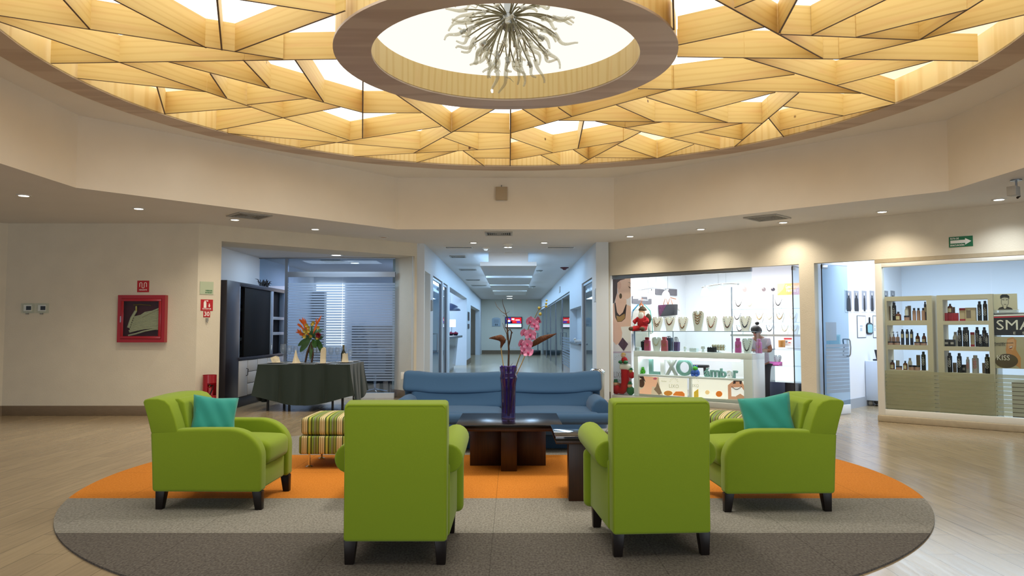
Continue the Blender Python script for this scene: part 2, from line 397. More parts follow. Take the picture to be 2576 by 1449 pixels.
m.add(vs, fs, 0, False); m.box(-1.9, 1.8, 16.6, 46, ZC, ZC + .05); m.box(-7.0, -1.9, 16.6, 46, ZC, ZC + .05); m.box(1.8, 5.2, 16.6, 46, ZC, ZC + .05)
struct('ceiling', m, 'ceiling_white', 'low white ceiling around the octagonal raised well')
m = MB(); ZU = 4.06
for i in range(8):
    a, b = OCT[i], OCT[(i + 1) % 8]
    m.add([(a[0], a[1], ZC), (b[0], b[1], ZC), (b[0], b[1], ZU), (a[0], a[1], ZU)], [(0, 1, 2, 3)], 0, False)
    d = Vector((b[1] - a[1], a[0] - b[0])).normalized() * -.12
struct('wall_upper', m, 'wall_drum', 'beige faceted side walls of the raised ceiling well')
DC = (.02, 7.50); R_IN, R_OUT = 4.66, 5.0
def oct_hit(a):
    dx, dy = math.cos(a), math.sin(a); best = 99
    for i in range(8):
        (x1, y1), (x2, y2) = OCT[i], OCT[(i + 1) % 8]
        ex, ey = x2 - x1, y2 - y1; den = dx * ey - dy * ex
        if abs(den) < 1e-9: continue
        t = ((x1 - DC[0]) * ey - (y1 - DC[1]) * ex) / den; u = ((x1 - DC[0]) * dy - (y1 - DC[1]) * dx) / den
        if t > 0 and -1e-6 <= u <= 1 + 1e-6: best = min(best, t)
    return (DC[0] + dx * best, DC[1] + dy * best)
m = MB(); n = 144; vs = []; angs = sorted([2 * PI * i / n for i in range(n)] + [math.atan2(y - DC[1], x - DC[0]) % (2 * PI) for x, y in OCT])
for a in angs:
    h = oct_hit(a); vs += [(DC[0] + 4.8 * math.cos(a), DC[1] + 4.8 * math.sin(a), ZU), (h[0], h[1], ZU)]
k = len(angs)
m.add(vs, [(2 * i, 2 * i + 1, 2 * ((i + 1) % k) + 1, 2 * ((i + 1) % k)) for i in range(k)], 0, False)
struct('ceiling_upper', m, 'ceiling_upper', 'raised ceiling around the round timber canopy')

# ------------------------------------------------------------------ lobby walls
m = MB(); m.ob(W1, -3.15, 0, 0, .2, 0, ZC)
struct('wall_left', m, 'wall_cream', 'cream wall with the red hose cabinet')
m = MB(); m.add([(-8.32, 12.6, 0), (-8.32, 12.4, 0), (-10.9, 9.8, 0), (-11.1, 9.95, 0), (-8.32, 12.6, ZC), (-8.32, 12.4, ZC), (-10.9, 9.8, ZC), (-11.1, 9.95, ZC)], [(0, 1, 5, 4), (1, 2, 6, 5), (2, 3, 7, 6), (3, 0, 4, 7)], 0, False)
struct('wall_far_left', m, 'wall_cream')
HA = 2.885
m = MB(); m.ob(W2, 0, .38, 0, .22, 0, ZC); m.ob(W2, .38, 4.29, 0, .8, HA, ZC); m.ob(W2, 4.29, 4.50, 0, .8, 0, ZC)
struct('wall_alcove', m, 'wall_cream', 'cream wall with the wide opening to the dining alcove')
m = MB(); HS = 2.485
s_a, s_b, s_c = W3.S(1535), W3.S(2013), W3.S(2051)
m.ob(W3, 0, s_a, 0, .05, 0, ZC); m.ob(W3, s_a, s_b, 0, .16, HS, ZC); m.ob(W3, s_b, s_c, 0, .16, 0, ZC); m.ob(W3, s_c, 9.6, 0, .16, HS, ZC); m.ob(W3, 8.9, 9.6, 0, .16, 0, HS)
struct('wall_shops', m, 'wall_cream', 'cream wall with the two lit shop fronts')
# baseboards
def bb(name, fr, s0, s1, t=-.018):
    m = MB(); m.ob(fr, s0, s1, t, .004, 0, .16); struct(name, m, 'baseboard_brown', bevel=.003)
bb('baseboard_left', W1, -3.15, .01)
m = MB(); m.add([(-8.30, 12.385, 0), (-10.9, 9.78, 0), (-10.9, 9.78, .16), (-8.30, 12.385, .16), (-8.31, 12.40, .16), (-10.92, 9.79, .16)], [(0, 1, 2, 3), (3, 2, 5, 4)], 0, False)
struct('baseboard_far_left', m, 'baseboard_brown')
bb('baseboard_alcove', W2, .0, .385)
m = MB(); m.ob(W2, 4.27, 4.515, -.018, .81, 0, .16); struct('baseboard_column', m, 'baseboard_brown', bevel=.003)
m = MB(); m.ob(W3, -.01, s_a, -.016, .003, 0, .16); struct('baseboard_shops', m, 'baseboard_brown')

# ------------------------------------------------------------------ round rug with colour bands
RC = (-.13, 7.43); RR = 3.70; RT = .012
def carpet(name, a, b):
    m = mat(name, a, .97, spec=.1, col2=b, nscale=75, bump=.5, bscale=300, stretch=(1, .55, 1)); nt = m.node_tree; N = nt.nodes; L = nt.links
    p = N['Principled BSDF']; src = p.inputs['Base Color'].links[0].from_socket
    tc = N.new('ShaderNodeTexCoord'); br = N.new('ShaderNodeTexBrick'); br.offset = 0; br.inputs['Scale'].default_value = 1; br.inputs['Brick Width'].default_value = 1.02; br.inputs['Row Height'].default_value = 1.07
    br.inputs['Mortar Size'].default_value = .0035; br.inputs['Color1'].default_value = br.inputs['Color2'].default_value = (1, 1, 1, 1); br.inputs['Mortar'].default_value = (.72, .72, .72, 1)
    L.new(tc.outputs['Object'], br.inputs['Vector']); mx = N.new('ShaderNodeMixRGB'); mx.blend_type = 'MULTIPLY'; mx.inputs[0].default_value = 1
    L.new(src, mx.inputs[1]); L.new(br.outputs['Color'], mx.inputs[2]); L.new(mx.outputs[0], p.inputs['Base Color'])
carpet('carpet_orange', '#d98a38', '#c97a2a'); carpet('carpet_grey', '#a29e94', '#7b7870'); carpet('carpet_dark', '#746e67', '#524d48')
rug = thing('round_rug', 'large round carpet with orange, light grey and dark grey bands under the seating', 'rug', (RC[0], RC[1], 0))
def band(name, y0, y1, mt):
    y0 -= RC[1]; y1 -= RC[1]; m = MB(); k = 60; up = []; dn = []
    for i in range(k + 1):
        y = y0 + (y1 - y0) * i / k; h = math.sqrt(max(0, RR * RR - y * y)); up.append((h, y)); dn.append((-h, y))
    poly = up + dn[::-1]
    m.prism(poly, lambda u, v, d: (u, v, d), 0.0, RT); m.build(name, mt, rug)
band('dark_grey_band', RC[1] - RR, 5.248, 'carpet_dark'); band('light_grey_band', 5.248, 6.311, 'carpet_grey')
band('orange_band', 6.311, 8.467, 'carpet_orange'); band('back_grey_band', 8.467, RC[1] + RR, 'carpet_grey')

# ------------------------------------------------------------------ round timber canopy with lit lattice
ZD = 4.05; FH = .275; ZL = 4.58
can = thing('ceiling_canopy', 'huge round backlit timber lattice filling the raised ceiling, centre ring open', 'ceiling feature', (DC[0], DC[1], ZD))
o3 = (DC[0], DC[1], ZD)
m = MB(); m.ring(DC, R_IN, R_OUT, ZD - .0, ZD + .02); m.build('rim_band', 'ring_brown', can, origin=o3).location = (0, 0, 0)
m = MB(); m.ring(DC, R_IN - .0, R_IN + .03, ZD + .004, ZD + FH + .02); m.build('rim_wall', 'rim_pine', can, origin=o3).location = (0, 0, 0)
RG = (-.06, 7.28); r_i, r_o = 1.30, 1.655
m = MB(); m.ring(RG, r_i, r_o, ZD - .012, ZD + .01); m.build('ring_band', 'ring_brown', can, origin=o3).location = (0, 0, 0)
m = MB(); m.ring(RG, r_i, r_i + .03, ZD + .0, ZD + FH); m.ring(RG, r_o - .05, r_o - .02, ZD + .01, ZD + FH); m.build('ring_wall', 'rim_pine', can, origin=o3).location = (0, 0, 0)
m = MB(); m.ring(DC, R_IN + .03, R_IN + .05, ZD + .01, ZL + .01); m.build('cove_wall', 'cove_white', can, origin=o3).location = (0, 0, 0)
m = MB(); m.ring(RG, r_o - .045, 4.95, ZL, ZL + .02); m.build('light_panel', 'light_ceiling', can, origin=o3).location = (0, 0, 0)
m = MB(); m.lathe([(r_o - .03, 0), (r_o * .96, .22), (r_o * .80, .40), (r_o * .5, .52), (r_o * .2, .56), (0, .565)], 64); m.f.pop(); m.mi.pop(); m.sm.pop(); dm = m.build('dome', 'dome_glow', can); dm.location = (RG[0] - DC[0], RG[1] - DC[1], FH + .01)  # white dome, not a lamp; its indirect light is put in as emission
SEG = [(0, 40, 712, 149), (0, 56, 880, 354), (159, 0, 227, 76), (286, 0, 519, 121), (546, 0, 558, 127), (590, 131, 868, 28), (605, 0, 846, 37), (128, 160, 850, 149.5),
 (195, 197.5, 521, 232), (395, 220, 415, 288), (413, 287, 634, 270), (622, 264.5, 773, 248.5), (420, 155.5, 914, 284.5), (529, 186, 570, 247), (612, 152, 679, 223),
 (742.5, 151.6, 813.8, 256.7), (913, 201, 912, 348), (914, 284.5, 1060, 284.5), (986, 231, 1134, 333), (545, 328, 856, 270), (565, 335, 1057, 377), (745, 375, 1109, 319),
 (878, 395, 1283, 373), (1043, 411, 1153, 379.5), (1040, 386, 1244, 275), (1165, 379.5, 1221, 420), (1284.4, 275, 1283.4, 420), (1141.7, 331, 1282, 336), (1113.5, 346, 1202, 377),
 (1191, 398, 1282, 398.5), (1286, 335, 1693, 225), (1314, 275, 1372.7, 311), (1404.7, 271, 1438.7, 294), (1405, 304, 1916, 310.6), (1468.7, 304.7, 1454, 374.6), (1286, 347.8, 1390, 384.7),
 (1284, 403, 1568, 355), (1361, 391, 1415, 420), (1442.5, 377.5, 1480, 402), (1450, 418.5, 1611, 333), (1551, 265, 1646, 306.4), (1626.6, 246, 1830, 308.7), (1498.5, 306, 1834, 381.5),
 (1574, 322, 1665.5, 307.7), (1685, 347.5, 1867, 310.6), (1554, 366, 1665, 403), (1656, 398, 1745, 364), (1497, 397, 1656, 398.4), (1758.6, 333, 1869, 353), (1753, 284, 1950, 233),
 (1605, 224, 2166, 236), (1696, 225, 1999, 188), (1834, 381, 2009, 234), (1933, 297, 1976, 350.5), (1706, 114.5, 1925, 69), (1799, 0, 2069, 148), (1848, 21, 1900, 0), (2005, 0, 1960, 84),
 (1964, 87, 2311, 101.5), (2043, 89, 2229, 0), (2154.6, 94, 2433, 25), (2313.6, 100.6, 2474, 0), (2112, 149, 2576, 38.5), (1704, 144, 2460, 154.5), (1871, 146, 2256, 261), (2102.5, 216, 2346, 153.5),
 (1970, 268, 2121, 292), (1963, 329, 2251, 262), (1693, 0, 1695, 76)]
lines = []
for a, b, c, d in SEG:
    p, q = AZ(a, b, ZD), AZ(c, d, ZD)
    # pieces cut by the picture edge run on to the rim or a good way further
    for k_, (x, y) in enumerate(((a, b), (c, d))):
        if y <= 0.5 or x <= .5 or x >= 2575:
            u = ((p - q) if k_ == 0 else (q - p)).normalized()
            e_ = p if k_ == 0 else q; L_ = 1.3
            while (e_ + u * L_ - Vector((DC[0], DC[1], ZD))).length > R_IN - .01 and L_ > .05: L_ -= .05
            if L_ > .05:
                if k_ == 0: p = p + u * L_
                else: q = q + u * L_
    lines.append((p, q))
def rim_len(p, q):
    """keep a fin inside the rim circle and outside the ring"""
    pts = [p + (q - p) * i / 60 for i in range(61)]
    ok = [w for w in pts if (w - Vector((DC[0], DC[1], ZD))).length < R_IN + .012 and (w - Vector((RG[0], RG[1], ZD))).length > r_o - .03]
    return (ok[0], ok[-1]) if len(ok) > 2 else None
vis = [l for l in (rim_len(*l) for l in lines) if l]
far = []
for p, q in vis:                                              # near half of the lattice, turned by 180 degrees
    a = Vector((2 * DC[0] - p.x, 2 * DC[1] - p.y, ZD)); b = Vector((2 * DC[0] - q.x, 2 * DC[1] - q.y, ZD))
    if max(a.y, b.y) < 5.3: far.append((a, b))
far = sorted(far, key=lambda l: -(l[0] - l[1]).length)[:26]
for p, q in vis + far:
    d = q - p; Ln = d.length; an = math.atan2(d.y, d.x); h = .0075
    m = MB(); m.box(-Ln / 2, Ln / 2, -h, h, .004, FH, 0); m.box(-Ln / 2, Ln / 2, -h, h, 0, .004, 1)
    f = m.build('fin', ['fin_pine', 'ply_edge'], can); c_ = (p + q) / 2
    f.location = (c_.x - DC[0], c_.y - DC[1], 0.0006 * (hash((round(p.x, 2), round(q.y, 2))) % 5)); f.rotation_euler = (0, 0, an)
# ------------------------------------------------------------------ chandelier
glass('blown_glass', '#eeeee6', 2.0, .04, '#e6e4da', .28)
mat('stem_nickel', '#8f8a70', .4, .35)
ch = thing('glass_chandelier', 'spray chandelier of nickel stems and clear curled glass hanging in the canopy ring', 'chandelier', (-.03, 7.28, 4.30))
R_ = random.Random(5)
m = MB(); m.lathe([(.0, .32), (.05, .31), (.05, .2), (.075, .18), (.08, .08), (.05, .04), (0, .03)], 18); m.build('hub', 'steel', ch)
for i in range(74):
    a = i * 2.39996; el = 1.45 - 1.75 * ((i + .5) / 74) ** .8       # elevation below horizontal
    ln = .34 + .17 * R_.random()
    d = Vector((math.cos(a) * math.cos(el), math.sin(a) * math.cos(el), -math.sin(el)))
    p0 = Vector((.03 * math.cos(a), .03 * math.sin(a), .17)); sag = Vector((R_.uniform(-.09, .09), R_.uniform(-.09, .09), .07 if el < .6 else .0))
    p1 = p0 + d * ln * .5 + sag; p2 = p0 + d * ln + sag * .4
    path = [p0.lerp(p1, t).lerp(p1.lerp(p2, t), t) for t in [k / 7 for k in range(8)]]
    m = MB(); m.tube(path, .0068, 6); st = m.build('stem', 'stem_nickel', ch)
    tip = path[-1]; u = (path[-1] - path[-2]).normalized(); s = u.cross(Vector((.3, .2, 1))).normalized(); w = u.cross(s)
    L2 = R_.uniform(.14, .26); amp = R_.uniform(.025, .05); gp = []; rr = []
    for k in range(11):
        t = k / 10; gp.append(tip + u * (L2 * t - .02) + s * amp * math.sin(t * 5 + i) * t + w * amp * 1.2 * math.cos(t * 4.2 + i * 2) * t)
        rr.append(.021 * (1 - .7 * t) + .003)
    m = MB(); m.tube(gp, rr, 8)
    if i % 3 == 0: m.tube([gp[3], gp[3] + s * .05 + w * .03, gp[3] + s * .09 + u * .03], [.008, .006, .002], 6)
    m.build('glass_piece', 'blown_glass', st)
    if i % 6 == 2:
        m = MB(); m.tube([tip - u * .03, tip + u * .012, tip + u * .03], [.014, .018, .02], 10); m.build('lamp_holder', 'steel', st)

# ------------------------------------------------------------------ armchairs with low rounded backs (sides of the group)
def side_chair(label, x, y, rz):
    t = thing('armchair', label, 'armchair', (x, y, RT), rz)
    # local: front = -y, width along x
    def yz(u, v, d): return (d, u, v)
    arc = [(-.15 - .265 * math.sin(k / 10 * PI / 2), .40 + .225 * math.cos(k / 10 * PI / 2)) for k in range(11)]
    prof = [(.43, .14), (.44, .36), (.455, .60)] + [(.30, .617), (.08, .625)] + arc + [(-.415, .14)]
    for s in (-1, 1):
        m = MB(); m.prism(prof, yz, s * .395, s * .265); m.build('arm', 'green_fabric', t, bevel=.026, seg=4)
    m = MB(); m.box(-.268, .268, -.385, .40, .14, .325); m.build('seat_base', 'green_fabric', t, bevel=.02, seg=3)
    m = MB(); m.rbox((0, -.11, .415), (.524, .63, .185), .055, (0, .015, .03)); m.build('seat_cushion', 'green_fabric', t)
    bp = [(.425, .30), (.455, .58), (.49, .80), (.47, .825), (.30, .845), (.255, .815), (.21, .60), (.17, .42), (.19, .30)]
    m = MB(); m.prism(bp, yz, -.262, .262); m.build('back_core', 'green_fabric', t, bevel=.03, seg=3)
    bk = [(.445, .585), (.475, .70), (.515, .825), (.505, .845), (.47, .853), (.40, .853), (.345, .838), (.305, .80), (.265, .70), (.235, .59)]
    m = MB(); xs = [-.395, -.26, -.1, .1, .26, .395]; vs = []; nb = len(bk)
    for x in xs: vs += [(x, y - .01 * (1 - (x / .395) ** 2) * (i > 5), z + .016 * (1 - (x / .395) ** 2) * (z > .75)) for i, (y, z) in enumerate(bk)]
    m.add(vs, [tuple(range(nb))[::-1], tuple(range((len(xs) - 1) * nb, len(xs) * nb))] + [(k * nb + i, k * nb + (i + 1) % nb, (k + 1) * nb + (i + 1) % nb, (k + 1) * nb + i) for k in range(len(xs) - 1) for i in range(nb)])
    m.build('backrest', 'green_fabric', t, bevel=.016, seg=3)
    for i, j in ((-1, -1), (1, -1), (-1, 1), (1, 1)):
        m = MB(); y0 = .375 * j; m.taper((.335 * i, y0 + .012 * j, 0), (.026, .026), (.335 * i, y0, .142), (.036, .036)); m.build('leg', 'dark_leg', t, bevel=.003)
    return t
side_chair('lime green armchair with low back, at left of the rug beside the cream wall side', -2.335, 6.27, PI / 2 - .02)
side_chair('lime green armchair with low back, at right of the rug in front of the salon', 2.02, 6.20, -PI / 2 + .03)

# ------------------------------------------------------------------ high-backed armchairs seen from behind
def high_chair(label, x, y, rz):
    t = thing('high_back_armchair', label, 'armchair', (x, y, RT), rz)     # local: back plane at y=0, front = +y
    def yz(u, v, d): return (d, u, v)
    bp = [(.0, .135), (.0, .5), (-.02, .915), (-.005, .945), (.11, .962), (.145, .93), (.18, .5), (.18, .135)]
    m = MB(); m.prism(bp, yz, -.306, .306); bk = m.build('backrest', 'green_fabric', t, bevel=.02, seg=4)
    m = MB()
    m.tube([(-.295, .004, .15), (-.295, .002, .5), (-.295, -.015, .92), (-.28, -.012, .938), (.28, -.012, .938), (.295, -.015, .92), (.295, .002, .5), (.295, .004, .15)], .0028, 6); m.build('piping', 'green_piping', bk)
    for s in (-1, 1):
        c = s * .285
        m = MB(); sc = [(c + s * .02 + .088 * math.cos(a), .60 + .088 * math.sin(a)) for a in [2 * PI * k / 20 for k in range(20)]]
        m.prism(sc, lambda u, v, d: (u, d, v + (d - .12) * .06), .125, .80, 0, True); arm = m.build('arm', 'green_fabric', t, bevel=.014, seg=3)
        m = MB(); m.box(s * .225, s * .315, .10, .77, .14, .575); m.build('arm_panel', 'green_fabric', arm, bevel=.02, seg=3)
        m = MB(); m.rbox((s * .295, .765, .34), (.125, .10, .41), .045); m.build('arm_front', 'green_fabric', arm)
    m = MB(); m.box(-.23, .23, .12, .74, .14, .335); m.build('seat_base', 'green_fabric', t, bevel=.02, seg=3)
    m = MB(); m.rbox((0, .47, .415), (.45, .62, .17), .05, (0, .01, .025)); m.build('seat_cushion', 'green_fabric', t)
    for i, j in ((-1, 0), (1, 0), (-1, 1), (1, 1)):
        x0 = .268 * i; y0 = .05 if j == 0 else .72
        m = MB(); m.taper((x0 + (.004 * i), y0 + (-.012 if j == 0 else .01), 0), (.026, .024), (x0, y0, .142), (.036, .036)); m.build('leg', 'dark_leg', t, bevel=.003)
    return t
high_chair('lime green high-backed armchair seen from behind, left of the centre tables', -.692, 4.53, 0)
high_chair('lime green high-backed armchair seen from behind, turned in front of the right table', .922, 4.70, .075)

# ------------------------------------------------------------------ teal cushions
def pillow(label, c, w, h, th, rz, lean, roll):
    m = MB(); n = 18; vs = []; fs = []
    for sd in (1, -1):
        for i in range(n + 1):
            for j in range(n + 1):
                u = -1 + 2 * i / n; v = -1 + 2 * j / n
                k = max(0, (1 - u ** 4) * (1 - v ** 4)) ** .55
                pin = 1 - .10 * (1 - abs(v)) * (abs(u) ** 3); pi2 = 1 - .10 * (1 - abs(u)) * (abs(v) ** 3)
                wr = .006 * math.sin(u * 9 + v * 5) * k
                vs.append((u * w / 2 * pin, sd * (th / 2 * k) + wr, v * h / 2 * pi2))
    N1 = (n + 1) ** 2
    for s in range(2):
        for i in range(n):
            for j in range(n):
                a = s * N1 + i * (n + 1) + j; q = (a, a + n + 1, a + n + 2, a + 1); fs.append(q if s == 0 else q[::-1])
    m.add(vs, fs); o = m.build('throw_pillow', 'teal_fabric')
    bm = bmesh.new(); bm.from_mesh(o.data); bmesh.ops.remove_doubles(bm, verts=bm.verts, dist=.0008); bm.to_mesh(o.data); bm.free()
    o.location = c; o.rotation_euler = (lean, roll, rz); return tag(o, label, 'cushion')
pillow('teal square cushion leaning in the left low-backed armchair', (-2.41, 6.16, .685), .35, .36, .14, math.radians(28), math.radians(-16), math.radians(7))
pillow('teal square cushion leaning in the right low-backed armchair', (2.05, 6.12, .685), .41, .38, .14, math.radians(-24), math.radians(-14), math.radians(-10))

# ------------------------------------------------------------------ blue sofa
so = thing('sofa', 'long steel blue three-seat sofa with padded two-roll back behind the tables', 'sofa', (-.12, 9.05, RT))
SW = 2.5
def pinch(q, u):
    return q
for s in (-1, 1):
    m = MB(); m.rbox((s * .56, -.05, .375), (1.12, .86, .15), .06, (0, .0, .025), 7); m.build('seat_cushion', 'blue_fabric', so)
    def lean(q, u): q[1] += .16 * (q[2] + .2) / .4; return q
    m = MB(); m.rbox((s * .56, .27, .55), (1.125, .22, .26), .06, (0, -.03, .0), 8, 0, lean); lo = m.build('back_cushion', 'blue_fabric', so)
    def lean2(q, u): q[1] += .20 * (q[2] + .1) / .4; q[2] += -.02 * (1 - u[0] ** 2) + (.012 if u[0] * s > .5 else 0); return q
    m = MB(); m.rbox((s * .612, .36, .742), (1.232, .20, .245), .05, (0, -.012, 0), 8, 0, lean2); m.build('headrest', 'blue_fabric', so)
    pr = [(.0, .30), (.0, .505), (.035, .57), (.10, .605), (.165, .585), (.215, .53), (.235, .46), (.235, .30)]
    m = MB(); m.prism(pr, lambda u, v, d: (s * (1.025 + u) , d, v - .0), -.38, .42, 0, True); m.build('arm', 'blue_fabric', so, bevel=.03, seg=3)
m = MB(); m.rbox((0, -.47, .375), (2.52, .16, .14), .055, (0, .01, .0), 8); m.build('front_roll', 'blue_fabric', so)
m = MB(); m.box(-1.2, 1.2, -.46, .45, .20, .31); m.build('seat_frame', 'blue_fabric', so, bevel=.015)
m = MB(); m.box(-1.05, 1.05, -.14, .42, .0, .21); m.build('plinth', 'blue_fabric', so, bevel=.012)
m = MB(); m.box(-1.22, 1.22, .42, .56, .22, .80); m.build('back_panel', 'blue_fabric', so, bevel=.03, seg=3)

# ------------------------------------------------------------------ three dark tables
def cross_table(label, x0, x1, y0, y1, h, base, top='table_gloss'):
    cx, cy = (x0 + x1) / 2, (y0 + y1) / 2
    t = thing('coffee_table', label, 'table', (cx, cy, RT)); h -= RT; a, b = (x1 - x0) / 2, (y1 - y0) / 2
    m = MB(); m.box(-a, a, -b, b, h - .036, h); m.build('table_top', top, t, bevel=.003)
    m = MB(); m.box(-a + .006, a - .006, -b + .006, b - .006, h - .062, h - .036); m.build('apron', 'table_wood', t, bevel=.002)
    for q in base:
        m = MB(); m.box(q[0] - cx, q[1] - cx, q[2] - cy, q[3] - cy, 0, h - .062); m.build('leg', 'table_wood', t, bevel=.003)
cross_table('black-topped table with brown cross base carrying the purple vase', -.54, .485, 7.28, 8.30, .49, [(-.108, .048, 7.49, 8.15), (-.43, -.110, 7.80, 7.94), (.050, .345, 7.80, 7.94)], 'table_black')
cross_table('taller black-topped side table right of the vase table', .345, 1.11, 6.07, 6.83, .55, [(.46, 1.0, 6.20, 6.36), (.66, .80, 6.362, 6.72)])
cross_table('taller black-topped side table mostly hidden behind the left high-backed chair', -1.27, -.505, 6.07, 6.83, .55, [(-1.16, -.62, 6.20, 6.36), (-.96, -.82, 6.362, 6.72)])

# ------------------------------------------------------------------ striped stools
def stripes(name):
    m = bpy.data.materials.new(name); m.use_nodes = True; MATS[name] = m; nt = m.node_tree; N = nt.nodes; L = nt.links; b = N['Principled BSDF']; b.inputs['Roughness'].default_value = .9
    tc = N.new('ShaderNodeTexCoord'); sx = N.new('ShaderNodeSeparateXYZ'); L.new(tc.outputs['Object'], sx.inputs[0])
    d = N.new('ShaderNodeMath'); d.operation = 'MULTIPLY'; d.inputs[1].default_value = 1 / .175; L.new(sx.outputs['X'], d.inputs[0])
    fr = N.new('ShaderNodeMath'); fr.operation = 'FRACT'; L.new(d.outputs[0], fr.inputs[0])
    cr = N.new('ShaderNodeValToRGB'); r = cr.color_ramp; r.interpolation = 'CONSTANT'
    cols = ['#dfd3a0', '#b3a173', '#dfd3a0', '#3f4420', '#86983a', '#d3d060', '#7f8a35', '#3f4420', '#8fae48', '#6f8f3a', '#8b8a78', '#6e7d3a', '#7d7a3a', '#90a844', '#50562a', '#d9cc96', '#a8965f']
    r.elements[0].color = lin(cols[0]); r.elements[1].color = lin(cols[1]); r.elements[1].position = 1 / 17
    for i in range(2, 17): e = r.elements.new(i / 17); e.color = lin(cols[i])
    L.new(fr.outputs[0], cr.inputs[0]); L.new(cr.outputs[0], b.inputs['Base Color'])
stripes('striped_fabric')
def ottoman(label, x, y, rz, w=.80):
    t = thing('ottoman', label, 'ottoman', (x, y, RT), rz)
    m = MB(); m.box(-w / 2, w / 2, -.36, .36, .145, .325); m.build('base_cushion', 'striped_fabric', t, bevel=.02, seg=3)
    m = MB(); m.rbox((0, 0, .42), (w - .03, .70, .17), .035, (0, 0, .022), 7); m.build('top_cushion', 'striped_fabric', t)
    for i, j in ((-1, -1), (1, -1), (-1, 1), (1, 1)):
        m = MB(); m.tube([(i * (w / 2 - .08), j * .25, .005), (i * (w / 2 - .08), j * .25, .15)], .012, 10); m.lathe([(.038, 0), (.038, .008), (.014, .02)], 16, (i * (w / 2 - .08), j * .25, 0)); m.build('leg', 'chrome', t)
ottoman('green and cream striped ottoman on chrome legs, behind the left high-backed chair', -1.73, 7.97, 0)
ottoman('striped ottoman mostly hidden between the right high-backed chair and right armchair', 2.08, 8.05, -.42, .74)

# ------------------------------------------------------------------ purple vase and its dried flowers
VY = 7.72; vb = AZ(1279, 1053, .49); VX = vb.x; VZ = .4905; VY = vb.y
glass('purple_glass', '#c3b3dc', 1.5, .02, '#4d3470', .13)
glass('purple_rim', '#8f74dc', 1.6, .02, '#4a2fb0', .25)
va = thing('glass_vase', 'tall purple glass vase with wavy neck on the black table', 'vase', (VX, VY, VZ))
m = MB(); pr = [(.0, .0), (.068, .0), (.073, .006), (.073, .02), (.072, .05), (.074, .15), (.077, .28), (.082, .36), (.098, .405), (.100, .425), (.086, .455), (.083, .475), (.088, .495), (.090, .53), (.086, .53), (.083, .495), (.078, .475), (.094, .42), (.076, .36), (.070, .28), (.066, .15), (.064, .06), (.0, .055)]
m.lathe(pr, 32)
m.v = [(x + (.014 * math.exp(-((z - .42) / .04) ** 2) * math.cos(math.atan2(y, x) * 2 + 2.6) if True else 0) * (x / (math.hypot(x, y) + 1e-6)), y, z) for x, y, z in m.v]
m.build('body', 'purple_glass', va)
m = MB(); m.tube([(.087 * math.cos(a), .087 * math.sin(a), .531 + .003 * math.sin(3 * a)) for a in [2 * PI * k / 32 for k in range(33)]], .005, 8); m.build('rim', 'purple_rim', va)
m = MB(); m.lathe([(0, .002), (.070, .002), (.072, .016), (0, .016)], 24); m.build('foot', 'blown_glass', va)
mat('bark', '#4a3422', .85, noise=.4, nscale=40, bump=.4, bscale=90)
mat('twig', '#5b4a38', .8)
mat('straw_stem', '#a98f58', .8)
mat('seed_brown', '#6b4023', .85, noise=.6, nscale=90, bump=1.0, bscale=120)
mat('orchid_pink', '#d888ae', .55, noise=.25, nscale=40)
mat('orchid_lip', '#b8406e', .5)
mat('bud_green', '#a89a3a', .5, noise=.2, nscale=40)
mat('stem_olive', '#6b6034', .7)
def vp(px, py, dy=0): return AY(px, py, VY + dy)
br = thing('dried_branch', 'bare forked dark branch standing in the purple vase', 'branch', (VX, VY, VZ))
def vt(name, pts, r, mt, root, dys=None, sub=None):
    P = [vp(a, b, (dys[i] if dys else 0)) - Vector((VX, VY, VZ)) for i, (a, b) in enumerate(pts)]
    q = []
    for i in range(len(P) - 1):
        for k in range(3): q.append(P[i].lerp(P[i + 1], k / 3))
    q.append(P[-1]); n = len(q) - 1; r0, r1 = r
    m = MB(); m.tube(q, [r0 + (r1 - r0) * i / n for i in range(n + 1)], 8); return m.build(name, mt, sub or root)
st = vt('stem', [(1279, 1046), (1280, 985), (1279, 930), (1280, 880), (1279, 860), (1276, 825), (1276, 797)], (.012, .007), 'bark', br)
vt('twig', [(1276, 855), (1275, 840), (1268, 825), (1264, 812)], (.006, .002), 'twig', br, [0, .02, .05, .07])
vt('twig', [(1280, 870), (1285, 848), (1287, 835), (1284, 830)], (.007, .005), 'bark', br, [0, -.03, -.05, -.06])
vt('twig', [(1287, 835), (1289, 838), (1283, 828), (1278, 833), (1277, 826)], (.006, .003), 'bark', br, [-.05, -.06, -.07, -.06, -.05])
vt('twig', [(1276, 797), (1272, 790), (1262, 784), (1250, 771), (1245, 759)], (.005, .0015), 'twig', br, [0, .02, .04, .06, .08])
vt('twig', [(1276, 800), (1270, 778), (1265, 765), (1264, 752)], (.005, .0015), 'twig', br, [0, -.03, -.05, -.06])
vt('twig', [(1272, 790), (1279, 785), (1283, 782)], (.003, .001), 'twig', br, [.02, .03, .04])
vt('twig', [(1270, 795), (1264, 794)], (.003, .001), 'twig', br)
vt('twig', [(1280, 925), (1286, 918), (1291, 912)], (.003, .001), 'twig', br, [0, -.01, -.02])
